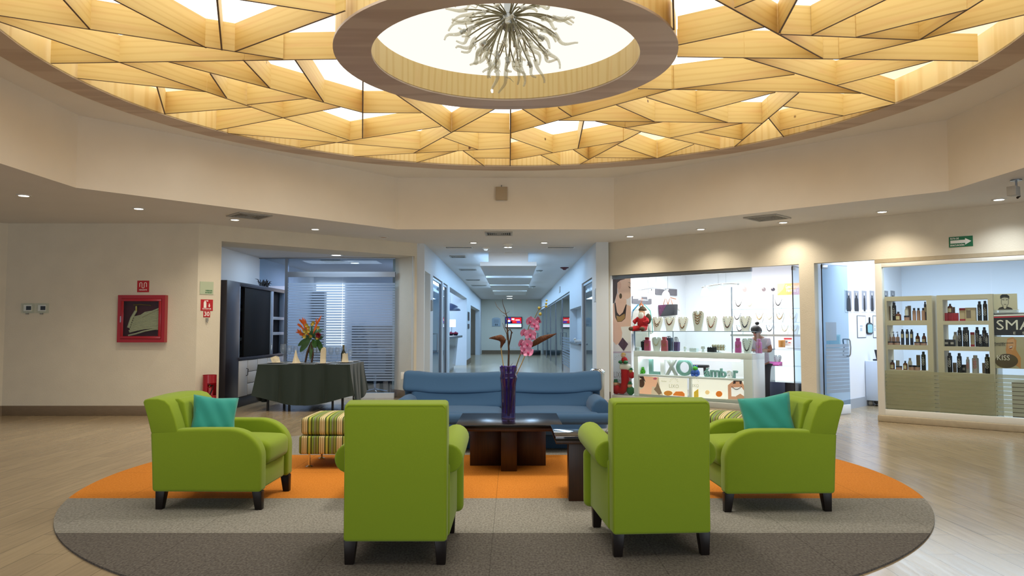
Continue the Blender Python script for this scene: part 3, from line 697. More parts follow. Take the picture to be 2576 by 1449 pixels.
for lab, stem, rstem, cone, rad in (('drooping dried brown seed spike on straw stem, at left in the purple vase', [(1272, 1040), (1270, 960), (1267, 925), (1262, 890), (1260, 873)], (.005, .005), [(1260, 874), (1263, 865), (1266, 856), (1259, 850), (1248, 850), (1240, 850), (1232, 851)], [.006, .018, .03, .034, .022, .014, .004]),
                               ('long dried brown seed cone pointing right, in the purple vase', [(1285, 1040), (1298, 945), (1312, 915), (1323, 890), (1331, 874)], (.005, .005), [(1331, 876), (1340, 867), (1350, 860), (1362, 853), (1375, 848), (1387, 844), (1398, 840)], [.006, .022, .031, .031, .025, .015, .003])):
    t = thing('dried_seed_head', lab, 'dried flower', (VX, VY, VZ))
    vt('stem', stem, rstem, 'straw_stem', t, [0.02] * len(stem))
    P = [vp(a, b, .02) - Vector((VX, VY, VZ)) for a, b in cone]; q = []; rr = []
    for i in range(len(P) - 1):
        for k in range(5): q.append(P[i].lerp(P[i + 1], k / 5)); rr.append(rad[i] + (rad[i + 1] - rad[i]) * k / 5)
    q.append(P[-1]); rr.append(rad[-1]); m = MB(); m.tube(q, rr, 12)
    rg = random.Random(3)
    for i, p_ in enumerate(q):
        for k in range(7):
            a = rg.random() * 6.28; d = Vector((math.cos(a), math.sin(a), rg.uniform(-1, 1))).normalized()
            m.ball(p_ + d * rr[i] * .95, .0045, 5, 4)
    m.build('seed_spike', 'seed_brown', t)
oc = thing('orchid_stem', 'arching stem of pink orchid blossoms with yellow buds in the purple vase', 'flower', (VX, VY, VZ))
ostem = vt('stem', [(1282, 1040), (1296, 930), (1306, 900), (1318, 868), (1325, 840), (1331, 820), (1345, 800), (1353, 783), (1362, 773), (1372, 770)], (.006, .003), 'stem_olive', oc, [-.02] * 10)
for a, b, r in ((1356, 775, .014), (1359, 790, .016), (1374, 771, .013), (1374, 764, .012), (1375, 756, .010)):
    m = MB(); m.ball(vp(a, b, -.02) - Vector((VX, VY, VZ)), (r, r, r * 1.1), 12, 8); m.build('bud', 'bud_green', oc)
def orchid(px, py, sz, az, tilt, dy):
    c = vp(px, py, dy) - Vector((VX, VY, VZ)); m = MB(); R = Matrix.Rotation(az, 3, 'Z') @ Matrix.Rotation(tilt, 3, 'X')
    def petal(ang, ln, wd, cup, mi=0):
        n1, n2_ = 6, 4; vs = []; fs = []
        for i in range(n1 + 1):
            t = i / n1; w_ = wd * math.sin(PI * min(1, .12 + t * .88)) ** .6 * (1 if t < 1 else .3)
            for j in range(-n2_, n2_ + 1):
                s = j / n2_; u = s * w_; v = t * ln; dd = cup * (t * t) * ln - .25 * cup * s * s * wd
                x = u * math.cos(ang) - v * math.sin(ang); z = u * math.sin(ang) + v * math.cos(ang)
                vs.append(c + R @ Vector((x, -dd, z)))
        k = 2 * n2_ + 1
        for i in range(n1):
            for j in range(k - 1): fs.append((i * k + j, i * k + j + 1, (i + 1) * k + j + 1, (i + 1) * k + j))
        m.add(vs, fs, mi)
    petal(0, sz, sz * .42, .25); petal(2.2, sz * .95, sz * .36, .3); petal(-2.2, sz * .95, sz * .36, .3)
    petal(1.25, sz * 1.05, sz * .62, .35); petal(-1.25, sz * 1.05, sz * .62, .35)
    m.build('blossom', 'orchid_pink', oc)
    m = MB(); m.ball(c + R @ Vector((0, -.012, -.006)), (sz * .2, sz * .22, sz * .28), 8, 6); m.build('blossom_lip', 'orchid_lip', oc)
for q in ((1333, 808, .062, .5, .2, -.05), (1345, 816, .06, -.4, .0, -.04), (1357, 806, .055, -1.1, .3, -.03), (1352, 826, .05, -.9, -.3, -.03), (1317, 838, .055, .6, .1, -.06), (1334, 842, .072, -.1, .1, -.08),
          (1342, 848, .055, -.8, .0, -.03), (1310, 864, .055, .8, .2, -.06), (1327, 866, .065, -.2, .1, -.07), (1318, 878, .055, .4, -.2, -.05), (1330, 888, .068, -.5, -.5, -.07), (1313, 886, .045, .9, .0, -.03)):
    orchid(q[0], q[1], q[2] * .9, *q[3:])
# ------------------------------------------------------------------ signs and boxes on the left walls
def board(mb, fr, px0, px1, py0, py1, th, mi=0, t=0):
    s0, z1 = fr.hit(px0, py0, t); s1, z0 = fr.hit(px1, py1, t)
    mb.ob(fr, min(s0, s1), max(s0, s1), t - th, t - .0005, min(z0, z1), max(z0, z1), mi); return min(s0, s1), max(s0, s1), min(z0, z1), max(z0, z1)
def pxpoly(mb, fr, pts, t, mi=0):
    vs = []
    for a, b in pts:
        s, z = fr.hit(a, b, t); vs.append(fr.P(s, t, z))
    mb.add(vs, [tuple(range(len(vs)))], mi, False)
def wtext(mb, fr, s, size, sc, zc, t, mi=0, w=None, align='CENTER', ext=.0006, bold=0, flip=False):
    mb.text(s, size, lambda u, v, d: fr.P(sc + (-u if flip else u), t - d, zc + v), mi, ext, align, w, bold)
def sid(fr): return math.atan2(fr.e[1], fr.e[0])
t = thing('hydrant_sign', 'small red square HIDRANTE sign with hose symbol above the hose cabinet', 'sign', (0, 0, 0))
m = MB(); s0, s1, z0, z1 = board(m, W1, 346, 375, 706, 735, .006); m.build('plate', 'red_sign', t)
m = MB(); c = (s0 + s1) / 2; w = s1 - s0; pts = []
for k in range(4):
    x = c - .055 + .037 * k; a = [(x, z0 + .085), (x, z0 + .14)] if k % 2 == 0 else [(x, z0 + .14), (x, z0 + .085)]
    if k: pts += [(x - .0185 - .0185 * math.cos(q * PI / 6), a[0][1] + (.018 if k % 2 else -.018) * math.sin(q * PI / 6)) for q in range(1, 6)]
    pts += a
m.tube([W1.P(a, -.008, b) for a, b in pts], .005, 6); wtext(m, W1, 'HIDRANTE', .028, c, z0 + .028, -.0066, w=.13, bold=.0006); m.build('lettering', 'sign_white', t)
hc = thing('fire_hose_cabinet', 'square red wall cabinet with glass front and folded cream hose', 'fire cabinet', (0, 0, 0))
s0, z1 = W1.hit(305, 743); s1, z0 = W1.hit(420, 861)
m = MB(); b = .055
m.ob(W1, s0, s1, -.10, -.09, z0, z0 + b); m.ob(W1, s0, s1, -.10, -.09, z1 - b, z1); m.ob(W1, s0, s0 + b, -.10, -.09, z0 + b, z1 - b); m.ob(W1, s1 - b, s1, -.10, -.09, z0 + b, z1 - b)
m.ob(W1, s0, s0 + .012, -.09, 0, z0, z1); m.ob(W1, s1 - .012, s1, -.09, 0, z0, z1); m.ob(W1, s0 + .012, s1 - .012, -.09, 0, z0, z0 + .012); m.ob(W1, s0 + .012, s1 - .012, -.09, 0, z1 - .012, z1); m.ob(W1, s0 + .012, s1 - .012, -.008, -.002, z0 + .012, z1 - .012, 1)
m.build('case', ['red_paint', 'red_dark'], hc)
m = MB(); a = .07; g = .03
m.ob(W1, s0 + a - .012, s1 - a + .012, -.112, -.101, z0 + a - .012, z0 + a + g); m.ob(W1, s0 + a - .012, s1 - a + .012, -.112, -.101, z1 - a - g, z1 - a + .012); m.ob(W1, s0 + a - .012, s0 + a + g, -.112, -.101, z0 + a + g, z1 - a - g); m.ob(W1, s1 - a - g, s1 - a + .012, -.112, -.101, z0 + a + g, z1 - a - g)
dr = m.build('door', 'red_paint', hc, bevel=.003)
m = MB(); m.ob(W1, s0 + .09, s1 - .09, -.106, -.103, z0 + .09, z1 - .09); m.build('pane', 'thin_glass', dr)
m = MB(); m.ob(W1, s0 + .055, s0 + .065, -.124, -.113, (z0 + z1) / 2 - .06, (z0 + z1) / 2 + .04); m.build('handle', 'chrome', dr)
def hp(px, py, t): s, z = W1.hit(px, py, t); return W1.P(s, t, z)
m = MB()
for k in range(15):
    f = k / 14; yl = 838 - f * 40 + (6 if k == 0 else 0); yr = 829 - f * 46
    xl = 323 + (k % 2) * 2 + f * 14
    P = [hp(xl, yl, -.05), hp(xl + 18, yl - 4 - 3 * math.sin(f * 3), -.06), hp(365, (yl + yr) / 2 - 4, -.055), hp(390, yr - 1, -.06), hp(404, yr, -.05)]
    m.tube(P, .014, 6)
m.tube([hp(323, 824, -.062), hp(331, 800, -.07), hp(342, 782, -.065)], .022, 8); m.tube([hp(358, 796, -.07), hp(378, 786, -.07), hp(404, 775, -.06)], .016, 8); m.build('hose', 'hose', hc)
m = MB(); m.tube([hp(343, 783, -.055), hp(343, 770, -.055)], .02, 10); m.tube([hp(336, 767, -.055), hp(354, 766, -.055)], .012, 8); m.tube([hp(354, 766, -.05), hp(380, 768, -.03)], .009, 8); m.build('valve', 'brass', hc)
for i, (px, lab) in enumerate(((72, 'left of the two clear-covered thermostats on the cream wall'), (108, 'right of the two clear-covered thermostats on the cream wall'))):
    t = thing('thermostat', lab, 'thermostat', (0, 0, 0), 0, 'thermostats on the cream wall')
    m = MB(); board(m, W1, px - 10, px + 9, 767, 783, .03); m.build('body', 'white_plastic', t, bevel=.004)
    m = MB(); board(m, W1, px - 6, px + 6, 770, 780, .002, 0, -.031); m.build('display', 'black', t)
    m = MB(); board(m, W1, px - 15, px + 15, 763, 788, .045); m.build('cover', 'clear_glass', t)
    m = MB(); s, z = W1.hit(px - 2, 789); m.ob(W1, s - .02, s + .02, -.03, -.001, z - .012, z + .008); m.build('lock', 'grey_plastic', t)
t = thing('wifi_plaque', 'pale green glass plaque reading WIRELESS INTERNET above the extinguisher sign', 'sign', (0, 0, 0))
mat('plaque_green', '#b9c4a6', .15, coat=.4); mat('text_green', '#1d6a3d', .5)
m = MB(); s0, s1, z0, z1 = board(m, W2, 503, 536, 708, 741, .01); m.build('plate', 'plaque_green', t)
m = MB(); c = s1 - .012
for k, tx in enumerate(('WIRELESS', 'INTERNET')): wtext(m, W2, tx, .03, s0 + .66 * (s1 - s0), z0 + .052 - .034 * k, -.0106, w=(s1 - s0) * .52, bold=.0012)
m.build('lettering', 'text_green', t)
t = thing('extinguisher_sign', 'red EXTINTOR sign with extinguisher and arrow symbols', 'sign', (0, 0, 0))
m = MB(); s0, s1, z0, z1 = board(m, W2, 505, 535, 753, 782, .006); m.build('plate', 'red_sign', t)
w = s1 - s0; h = z1 - z0; m = MB()
def up(u, v, d=-.0066): return W2.P(s0 + u * w, d, z0 + v * h)
m.flat([(.24, .26), (.46, .26), (.46, .72), (.42, .8), (.28, .8), (.24, .72)], up); m.flat([(.31, .8), (.39, .8), (.39, .86), (.31, .86)], up); m.flat([(.25, .83), (.3, .9), (.44, .9), (.6, .93), (.6, .82), (.44, .85), (.3, .84)], up)
m.flat([(.66, .64), (.74, .64), (.74, .46), (.8, .46), (.7, .3), (.6, .46), (.66, .46)], up); wtext(m, W2, 'EXTINTOR', .03, (s0 + s1) / 2, z0 + .022, -.0066, w=w * .72, bold=.0008); m.build('lettering', 'sign_white', t)
t = thing('number_sign', 'small red plate with white number 30 below the extinguisher sign', 'sign', (0, 0, 0))
m = MB(); s0, s1, z0, z1 = board(m, W2, 511.5, 528, 782.5, 798, .006); m.build('plate', 'red_sign', t)
m = MB(); wtext(m, W2, '30', .10, (s0 + s1) / 2, z0 + .02, -.0066, w=(s1 - s0) * .78, bold=.002); m.build('lettering', 'sign_white', t)
m = MB(); s, z = W2.hit(520, 804); m.ob(W2, s - .018, s + .018, -.03, -.001, z - .03, z + .025); m.tube([W2.P(s, -.02, z - .03), W2.P(s, -.03, z - .05), W2.P(s, -.04, z - .04)], .005, 6)
tag(m.build('wall_bracket', 'grey_plastic'), 'small metal hook bracket under the number 30 plate', 'bracket')
# red stand with extinguisher
p = AZ(523, 1022, 0); ep = W2.P(W2.S(523), -.125, 0)
t = thing('extinguisher_stand', 'red cylinder stand on the floor with a cut-out, by the alcove corner', 'fire extinguisher stand', ep, math.atan2(-ep.y, -ep.x) + .15)
m = MB(); n = 40; R0 = .108; zs = [0, .20, .37, .47, .53, .535]; vs = []; fs = []
half = lambda z: 0
for i in range(n + 1):
    a = 2 * PI * i / n
    for z in (0, .33, .42, .53, .66): vs.append((R0 * math.cos(a), R0 * math.sin(a), z))
for i in range(n):
    am = (2 * PI * (i + .5) / n + PI) % (2 * PI) - PI
    for k in range(4):
        if k in (1, 2) and abs(am - .25) < .78: continue
        fs.append((i * 5 + k, (i + 1) * 5 + k, (i + 1) * 5 + k + 1, i * 5 + k + 1))
m.add(vs, fs); m.ring((0, 0), 0, R0, .0, .01, 40); m.build('shell', 'red_paint', t)
x = thing('fire_extinguisher', 'red fire extinguisher with black hose inside the red cylinder stand', 'fire extinguisher', ep, t.rotation_euler[2])
m = MB(); m.lathe([(0, .0), (.062, .0), (.066, .02), (.066, .27), (.045, .32), (.02, .335), (0, .335)], 24); m.v = [(a, b, c + .012 + (.12 if c > .05 else 0)) for a, b, c in m.v]; m.build('tank', 'red_paint', x)
m = MB(); m.lathe([(.0, .0), (.018, .0), (.018, .035), (0, .035)], 12, (0, 0, .465)); m.build('valve', 'brass', x)
m = MB(); m.box(-.01, .075, -.012, .012, .49, .505); m.tube([(.02, .02, .48), (.06, .05, .49), (.075, .04, .44), (.07, .01, .37), (.06, -.02, .3)], .009, 8); m.build('hose', 'black', x)

# ------------------------------------------------------------------ dining alcove shell
XL = -5.25; YG = 15.62
m = MB(); m.box(XL - .12, XL, 12.72, 20.2, 0, 3.0)
struct('wall_alcove_left', m, 'white_paint')
m = MB(); m.box(-5.4, -1.9, 12.3, 20.2, HA, HA + .03)
# soffit must not show in front of the wall plane: clip by the wall line
m = MB(); a0 = W2.P(.2, .06, HA); a1 = W2.P(4.45, .06, HA)
m.add([(a0.x, a0.y, HA), (a1.x, a1.y, HA), (-2.36, 15.63, HA), (-2.36, 20.2, HA), (-5.37, 20.2, HA), (-5.37, a0.y, HA)], [(0, 1, 2, 3, 4, 5)], 0, False)
m.v = [(a, b, HA + .002) for a, b, c in m.v]; struct('ceiling_alcove', m, 'ceiling_white')
m = MB(); m.box(-5.4, -1.9, 20.0, 20.12, 0, 3.0); m.box(-2.38, -2.30, 15.75, 20.1, 0, 3.0)
struct('wall_meeting_room', m, 'white_paint')
# frosted glass partition
gp = thing('glass_partition', 'frosted striped glass partition behind the dining table', 'glass wall', (0, YG, 0))
def loc(o): o.location = (0, -YG, 0); return o
XP = -.2989 * YG; xr = -2.42
def pz(py): return AY(850, py, YG).z
m = MB(); m.box(XP - .03, XP + .03, YG - .03, YG + .03, 0.0, HA - .003); m.box(XP + .03, xr, YG - .03, YG + .03, pz(697), pz(685)); m.box(XP + .03, xr, YG - .035, YG + .035, pz(689), pz(684) ); m.box(XL + .005, xr, YG - .015, YG + .015, HA - .022, HA - .003); loc(m.build('frame', 'alu', gp))
m = MB(); m.box(XP + .03, xr, YG - .05, YG + .05, 0, .10); loc(m.build('sill', 'white_paint', gp))
m = MB(); m.box(XP + .03, xr, YG - .004, YG + .004, pz(684), HA - .022); m.box(XL + .02, XP - .03, YG - .004, YG + .004, 2.3, HA - .022); loc(m.build('top_pane', 'blue_glass', gp))
xm = AY(861, 800, YG).x
for a, b in ((XP + .03, xm - .002), (xm + .002, xr)):
    m = MB(); m.box(a, b, YG - .005, YG + .005, .10, pz(697)); pn = loc(m.build('pane', 'blue_glass', gp))
    m = MB(); z = pz(712)
    while z > .34:
        m.box(a + .002, b - .002, YG - .0085, YG - .0065, z - .038, z); z -= .0535
    f = m.build('frosted_film', 'frost_film', pn); f.location = (0, 0, 0)
# bright window with curtains behind the partition
mat('curtain_white', '#e9e6e4', .9)
emis('day_window', (1.0, .95, .97), 2.2)
m = MB(); a, b = AY(795, 800, 19.97), AY(866, 800, 19.97); m.box(a.x, b.x, 19.95, 19.99, .95, 2.62)
wn = struct('window_1', m, 'day_window')
m = MB(); m.box(-4.9, a.x - .03, 19.70, 19.98, 0, 2.4); m.box(b.x + .25, -3.0, 19.75, 19.98, 0, 1.5); tag(m.build('dark_cabinet', 'black'), 'dark tall cabinet seen blurred behind the striped glass', 'cabinet')
t = thing('office_chair', 'grey office chair seen low through the striped glass', 'chair', (-3.05, 16.9, 0))
m = MB(); m.lathe([(.0, .42), (.22, .42), (.24, .45), (.22, .48), (0, .48)], 20); m.build('seat', 'grey_plastic', t)
m = MB(); m.box(-.2, .2, .2, .24, .5, .95); m.build('backrest', 'grey_plastic', t, bevel=.03)
m = MB(); m.tube([(0, 0, .06), (0, 0, .42)], .025, 10); [m.tube([(0, 0, .08), (.27 * math.cos(k * 1.257), .27 * math.sin(k * 1.257), .03)], .018, 8) for k in range(5)]; m.build('pedestal', 'chrome', t)

# ------------------------------------------------------------------ dark wall unit on the left of the alcove
XF = -4.86
def fy(px): return XF / ((px - 1288) / F)          # depth where the front plane meets a picture column
def fz(px, py): return AY(px, py, fy(px)).z
mat('wenge', '#221e25', .35, noise=.25, nscale=5, stretch=(8, 8, .6)); mat('cab_white', '#b9b6b2', .5)
mat('shelf_edge', '#9aa3ad', .4)
cu = thing('wall_unit', 'dark wood wall unit with pale doors along the left side of the dining alcove', 'cabinet', (XL, 13.0, 0))
def cb(name, parts, mt, par=None, bevel=.002):
    m = MB()
    for q in parts: m.box(*q)
    o = m.build(name, mt, par or cu, bevel=bevel)
    if par is None: o.location = (-XL, -13.0, 0)
    return o
ya, yb, yc, yd, ye = 12.86, fy(603), fy(683), fy(688), 16.15
zt = 2.245
cb('side_panel', [(XL + .005, XF, ya, yb, .17, zt)], 'wenge')
cb('top_panel', [(XL + .005, XF, yb, ye, zt - .07, zt)], 'wenge'); [cb('post', [(XL + .005, XF, q0, q1, .902, zt - .072)], 'alu_pale') for q0, q1 in ((yc, yd), (ye - .04, ye), (yb, yb + .025))]
cb('toe_kick', [(XL + .005, XF - .07, ya + .06, ye, 0, .17)], 'black')
zc = .90
cb('counter_top', [(XL + .005, XF + .01, yb, ye, zc - .05, zc)], 'wenge')
cb('carcass', [(XL + .005, XF - .02, yb, ye, .17, zc - .05)], 'wenge')
ds = [603, 626, 651, 675, 690, 716]
for i in range(5):
    y0, y1 = fy(ds[i]) + .012, fy(ds[i + 1]) - .012
    if i == 1:
        for k in range(3):
            h = (zc - .06 - .2) / 3; cb('drawer', [(XF - .02, XF, y0, y1, .2 + h * k + .006, .2 + h * (k + 1) - .006)], 'cab_white')
    else:
        d = cb('door', [(XF - .02, XF, y0, y1, .2, zc - .06)], 'cab_white')
        if i in (0, 3):
            m = MB(); m.tube([(XF, y1 - .06, .56), (XF + .03, y1 - .07, .57), (XF + .03, y1 - .05, .68), (XF, y1 - .06, .69)], .008, 6); m.build('handle', 'black', d)
yp = fy(618)
cb('sliding_panel', [(XF - .06, XF - .02, yp, yc - .01, zc + .005, zt - .075)], 'black_gloss')
cb('shelf_back', [(XF - .12, XF - .10, yd, ye - .04, zc + .003, zt - .073)], 'black_gloss')
for py in (801, 839):
    z = fz(700, py); cb('shelf', [(XF - .10, XF + .0, yd, ye - .04, z - .03, z + .03)], 'shelf_edge')
# framed picture on the alcove wall seen in the gap of the unit
t = thing('framed_picture', 'brown framed picture with crimson mat in the gap of the dark wall unit', 'picture', (XL, 14.1, 0))
mat('crimson_print', '#8d2f4e', .6, noise=.5, nscale=25); mat('frame_wood', '#5b2f22', .4)
z0_, z1_ = 1.13, 1.86; y0_, y1_ = 14.15, 14.76
def pbx(name, q, mt):
    m = MB(); m.box(*q); o = m.build(name, mt, t); o.location = (-XL, -14.1, 0)
pbx('frame', (XL + .003, XL + .03, y0_, y1_, z0_, z1_), 'frame_wood'); pbx('mat', (XL + .03, XL + .033, y0_ + .05, y1_ - .05, z0_ + .05, z1_ - .05), 'sign_white'); pbx('print', (XL + .033, XL + .035, y0_ + .1, y1_ - .12, z0_ + .12, z1_ - .12), 'crimson_print')
# silver vase on the counter, plant on top
v = AY(688, 893, 15.2); z_ = zc
m = MB(); m.lathe([(0, 0), (.045, 0), (.05, .03), (.045, .15), (.03, .2), (.022, .3), (.014, .42), (.006, .48), (0, .48)], 20); m.v = [(a + .03 * math.sin(c * 6), b, c) for a, b, c in m.v]
o = m.build('silver_vase', 'chrome'); o.location = (XF - .05, fy(686) - .02 - .0, zc + .001); tag(o, 'slender silver bottle vase on the dark wall unit', 'vase')
mat('dry_plant', '#3a3a3c', .8)
t = thing('dried_plant', 'dark dried foliage lying on top of the dark wall unit', 'plant', (XF - .16, 15.25, zt))
m = MB(); rg = random.Random(4)
for k in range(40):
    a = rg.uniform(0, 6.28); r = rg.uniform(.1, .38); c = Vector((0, rg.uniform(-.25, .25), .01)); d = Vector((math.cos(a) * r * .35, math.sin(a) * r, rg.uniform(.03, .16)))
    m.tube([c, c + d * .6 + Vector((0, 0, .05)), c + d], [.007, .009, .002], 5)
m.build('foliage', 'dry_plant', t)

# ------------------------------------------------------------------ dining table
TX0, TX1, TY0, TY1, TZ = -4.36, -2.79, 13.02, 14.22, .80
dt = thing('dining_table', 'dining table with thin black legs under the dark green cloth', 'table', ((TX0 + TX1) / 2, (TY0 + TY1) / 2, 0))
m = MB(); a, b = (TX1 - TX0) / 2 - .01, (TY1 - TY0) / 2 - .01; m.box(-a, a, -b, b, TZ - .04, TZ - .004); m.build('table_top', 'table_wood', dt)
for i in (-1, 1):
    for j in (-1, 1):
        m = MB(); m.tube([(i * (a - .13), j * (b - .12), 0), (i * (a - .13), j * (b - .12), TZ - .045)], .022, 10); m.build('leg', 'black', dt)
m = MB(); m.tube([(-a + .5, -b + .12, 0), (-a + .5, -b + .12, TZ - .045)], .022, 10); m.tube([(a - .32, -b + .2, 0), (a - .32, -b + .2, TZ - .045)], .02, 10); m.build('leg', 'black', dt)
mat('green_cloth', '#17281d', .5, spec=.35, noise=.12, nscale=200, sheen=.3)
m = MB(); n = 320; hx, hy = (TX1 - TX0) / 2 + .004, (TY1 - TY0) / 2 + .004; cx, cy = (TX0 + TX1) / 2, (TY0 + TY1) / 2
per = []; 
for k in range(n):
    u = k / n * 4; e, f = int(u), u % 1
    per.append([(-hx + 2 * hx * f, -hy), (hx, -hy + 2 * hy * f), (hx - 2 * hx * f, hy), (-hx, hy - 2 * hy * f)][e] + (e, f))
rows = 16; vs = []; fs = []
for r in range(rows + 1):
    q = r / rows
    for k, (x, y, e, f) in enumerate(per):
        nx, ny = [(0, -1), (1, 0), (0, 1), (-1, 0)][e]
        crn = max(0, 1 - min(f, 1 - f) / .12); dr = .52 + .17 * math.sin(PI * f) ** .9
        cu_ = 1 if f < .5 else -1
        d = math.hypot(x, y); ox, oy = x / d, y / d
        fold = .05 * (1 - abs(math.sin(f * PI * 4.0 + .35))) ** 2.2 * q ** .5 + .014 * math.sin(f * 11 + e) * q
        flare = (.02 + .07 * crn ** 1.5) * q ** 1.1
        X = x + nx * (.006 + .055 * q - fold) + ox * flare * crn; Y = y + ny * (.006 + .055 * q - fold) + oy * flare * crn
        if e == 0 and f < .1: pass
        vs.append((X, Y, TZ - .006 * min(1, q * 8) - dr * q if r else TZ))
for r in range(rows):
    for k in range(n): fs.append((r * n + k, r * n + (k + 1) % n, (r + 1) * n + (k + 1) % n, (r + 1) * n + k))
fs.append(tuple(range(n)))
m.add(vs, fs); o = m.build('tablecloth', 'green_cloth', ang=70); o.location = (cx, cy, .001); tag(o, 'dark green cloth hanging over the dining table in the alcove', 'tablecloth')
TT = TZ + .002
mat('napkin', '#d9cdb0', .85, noise=.08, nscale=60); mat('plate_white', '#e6e2dc', .2, coat=.4)
glass('wine_glass', '#f6f9fb', 2.0, .02, '#dfe9f2', .07)
pl = [(690, 914, 'at the left front corner'), (735, 917, 'second from left along the front edge'), (805, 917, 'below the tall standing napkin'), (868, 913, 'by the wine cooler at the right front'), (900, 908, 'alone at the far right edge')]
npos = []
for i, (px, py, lab) in enumerate(pl):
    p = AZ(px, py, TT); p.x = min(max(p.x, TX0 + .17), TX1 - .17); p.y = min(max(p.y, TY0 + .17), TY1 - .17)
    m = MB(); m.lathe([(0, .004), (.08, .003), (.085, .0), (.10, .002), (.15, .016), (.152, .019), (.10, .008), (0, .007)], 28); o = m.build('dinner_plate', 'plate_white'); o.location = p
    tag(o, 'white dinner plate on the green cloth, ' + lab, 'plate', 'plates on the dining table'); npos.append(p)
def napkin(p, kind, lab):
    m = MB()
    if kind == 'cone':
        m.lathe([(.062, 0), (.05, .05), (.028, .14), (.006, .23), (0, .235)], 14, sq=.7); m.add([(-.06, -.02, 0), (.07, -.045, 0), (.012, -.012, .22)], [(0, 1, 2)]); m.add([(.03, -.02, 0), (.085, .02, 0), (.014, 0, .16)], [(0, 1, 2)])
    elif kind == 'tall':
        m.prism([(-.045, 0), (.045, 0), (.046, .12), (.052, .20), (.046, .265), (.012, .285), (-.022, .262), (-.038, .22), (-.047, .12)], lambda u, v, d: (u, d * (1 - .3 * v / .28) + .012 * math.sin(v * 20), v), -.024, .024)
    elif kind == 'crown':
        vs = []; fs = []; n = 16
        for r in range(5):
            for k in range(n):
                a = 2 * PI * k / n; pk = 1 + .35 * (abs(math.sin(a * 2.5)) if r == 4 else 0); R = .065 - .004 * r
                vs.append((R * math.cos(a), R * math.sin(a) * .7, .032 * r * pk))
        for r in range(4):
            for k in range(n): fs.append((r * n + k, r * n + (k + 1) % n, (r + 1) * n + (k + 1) % n, (r + 1) * n + k))
        m.add(vs, fs); m.ball((0, 0, .06), (.05, .035, .06), 12, 8)
    else:
        for k in range(5):
            a = -.9 + k * .45; m.add([(-.05 + .02 * k, -.03, 0), (.03 + .012 * k, .03, 0), (.06 * math.sin(a) + .01, 0, .13 - .02 * abs(a)), (-.045 + .06 * math.sin(a), -.015, .09)], [(0, 1, 2, 3)])
        m.ball((0, 0, .05), (.055, .03, .055), 12, 8)
    o = m.build('folded_napkin', 'napkin', ang=60); o.location = p + Vector((0, 0, .0085)); tag(o, lab, 'napkin', 'napkins on the dining plates')
napkin(npos[0], 'fan', 'low crumpled fan napkin on the left corner plate'); napkin(npos[1], 'cone', 'pointed cone napkin left of the flower centrepiece'); napkin(npos[2], 'tall', 'tall upright rolled napkin in front of the flower centrepiece'); napkin(npos[3], 'crown', 'cream crown-shaped napkin under the bottle neck, at right')
# stemware
gl = [(717, 908, 44, 20), (741, 904, 40, 16), (756, 906, 38, 16), (727, 903, 42, 16), (764, 909, 40, 18), (773, 907, 38, 16), (826, 908, 36, 12), (833, 905, 38, 14), (838, 908, 36, 16), (852, 905, 36, 14), (872, 904, 38, 16), (846, 909, 30, 14)]
names = ['big wine glass over the left plate, leftmost of all', 'wine glass just right of the leftmost big glass', 'slim glass right of the cone napkin', 'rear wine glass behind the leftmost big glass', 'front wine glass left of the centrepiece roots', 'wine glass next to the centrepiece roots', 'slim flute first on the right of the tall napkin', 'second flute right of the tall napkin', 'wine glass midway between tall napkin and bottle', 'wine glass left of the bottle', 'rightmost wine glass behind the crown napkin', 'short water glass in the right glass cluster']
gpos = []
for (px, py, hp_, wp), nm in zip(gl, names):
    p = AZ(px, py, TT); p.x = min(max(p.x, TX0 + .08), TX1 - .08); p.y = min(max(p.y, TY0 + .08), TY1 - .06); k = p.y / F; H = hp_ * k; R = wp * k / 2 * .82
    for q in npos:
        dv = Vector((p.x - q.x, p.y - q.y, 0))
        if dv.length < .16 + .035: p += dv.normalized() * (.2 - dv.length) if dv.length > 1e-3 else Vector((.2, 0, 0))
    for q in gpos:
        dv = Vector((p.x - q.x, p.y - q.y, 0))
        if dv.length < .115: p += (dv.normalized() if dv.length > .01 else Vector((1, 0, 0))) * (.12 - dv.length)
    p.x = min(max(p.x, TX0 + .06), TX1 - .06); p.y = min(max(p.y, TY0 + .06), TY1 - .06); gpos.append(p.copy())
    m = MB(); m.lathe([(0, .002), (R * .8, .0), (R * .8, .004), (.006, .012), (.004, H * .42), (R * .5, H * .47), (R * .97, H * .62), (R, H * .72), (R * .78, H), (R * .76, H), (R * .97, H * .72), (R * .5, H * .5), (0, H * .46)], 18)
    o = m.build('wine_glass', 'wine_glass'); o.location = p; tag(o, nm + ' on the dining table', 'glass', 'glasses on the dining table')
# bottle
mat('bottle_gold', '#7d7450', .3, .5); mat('bottle_dark', '#20261c', .12)
p = Vector((AY(864, 900, 13.92).x, 13.92, TT)); t = thing('wine_bottle', 'sparkling wine bottle with gold foil neck standing at the right of the dining table', 'bottle', p)
m = MB(); m.lathe([(0, 0), (.042, 0), (.044, .02), (.044, .16), (.02, .215), (.016, .235)], 20); m.build('body', 'bottle_dark', t)
m = MB(); m.lathe([(.017, .225), (.017, .29), (.02, .295), (.02, .315), (0, .318)], 16); m.build('foil', 'bottle_gold', t)
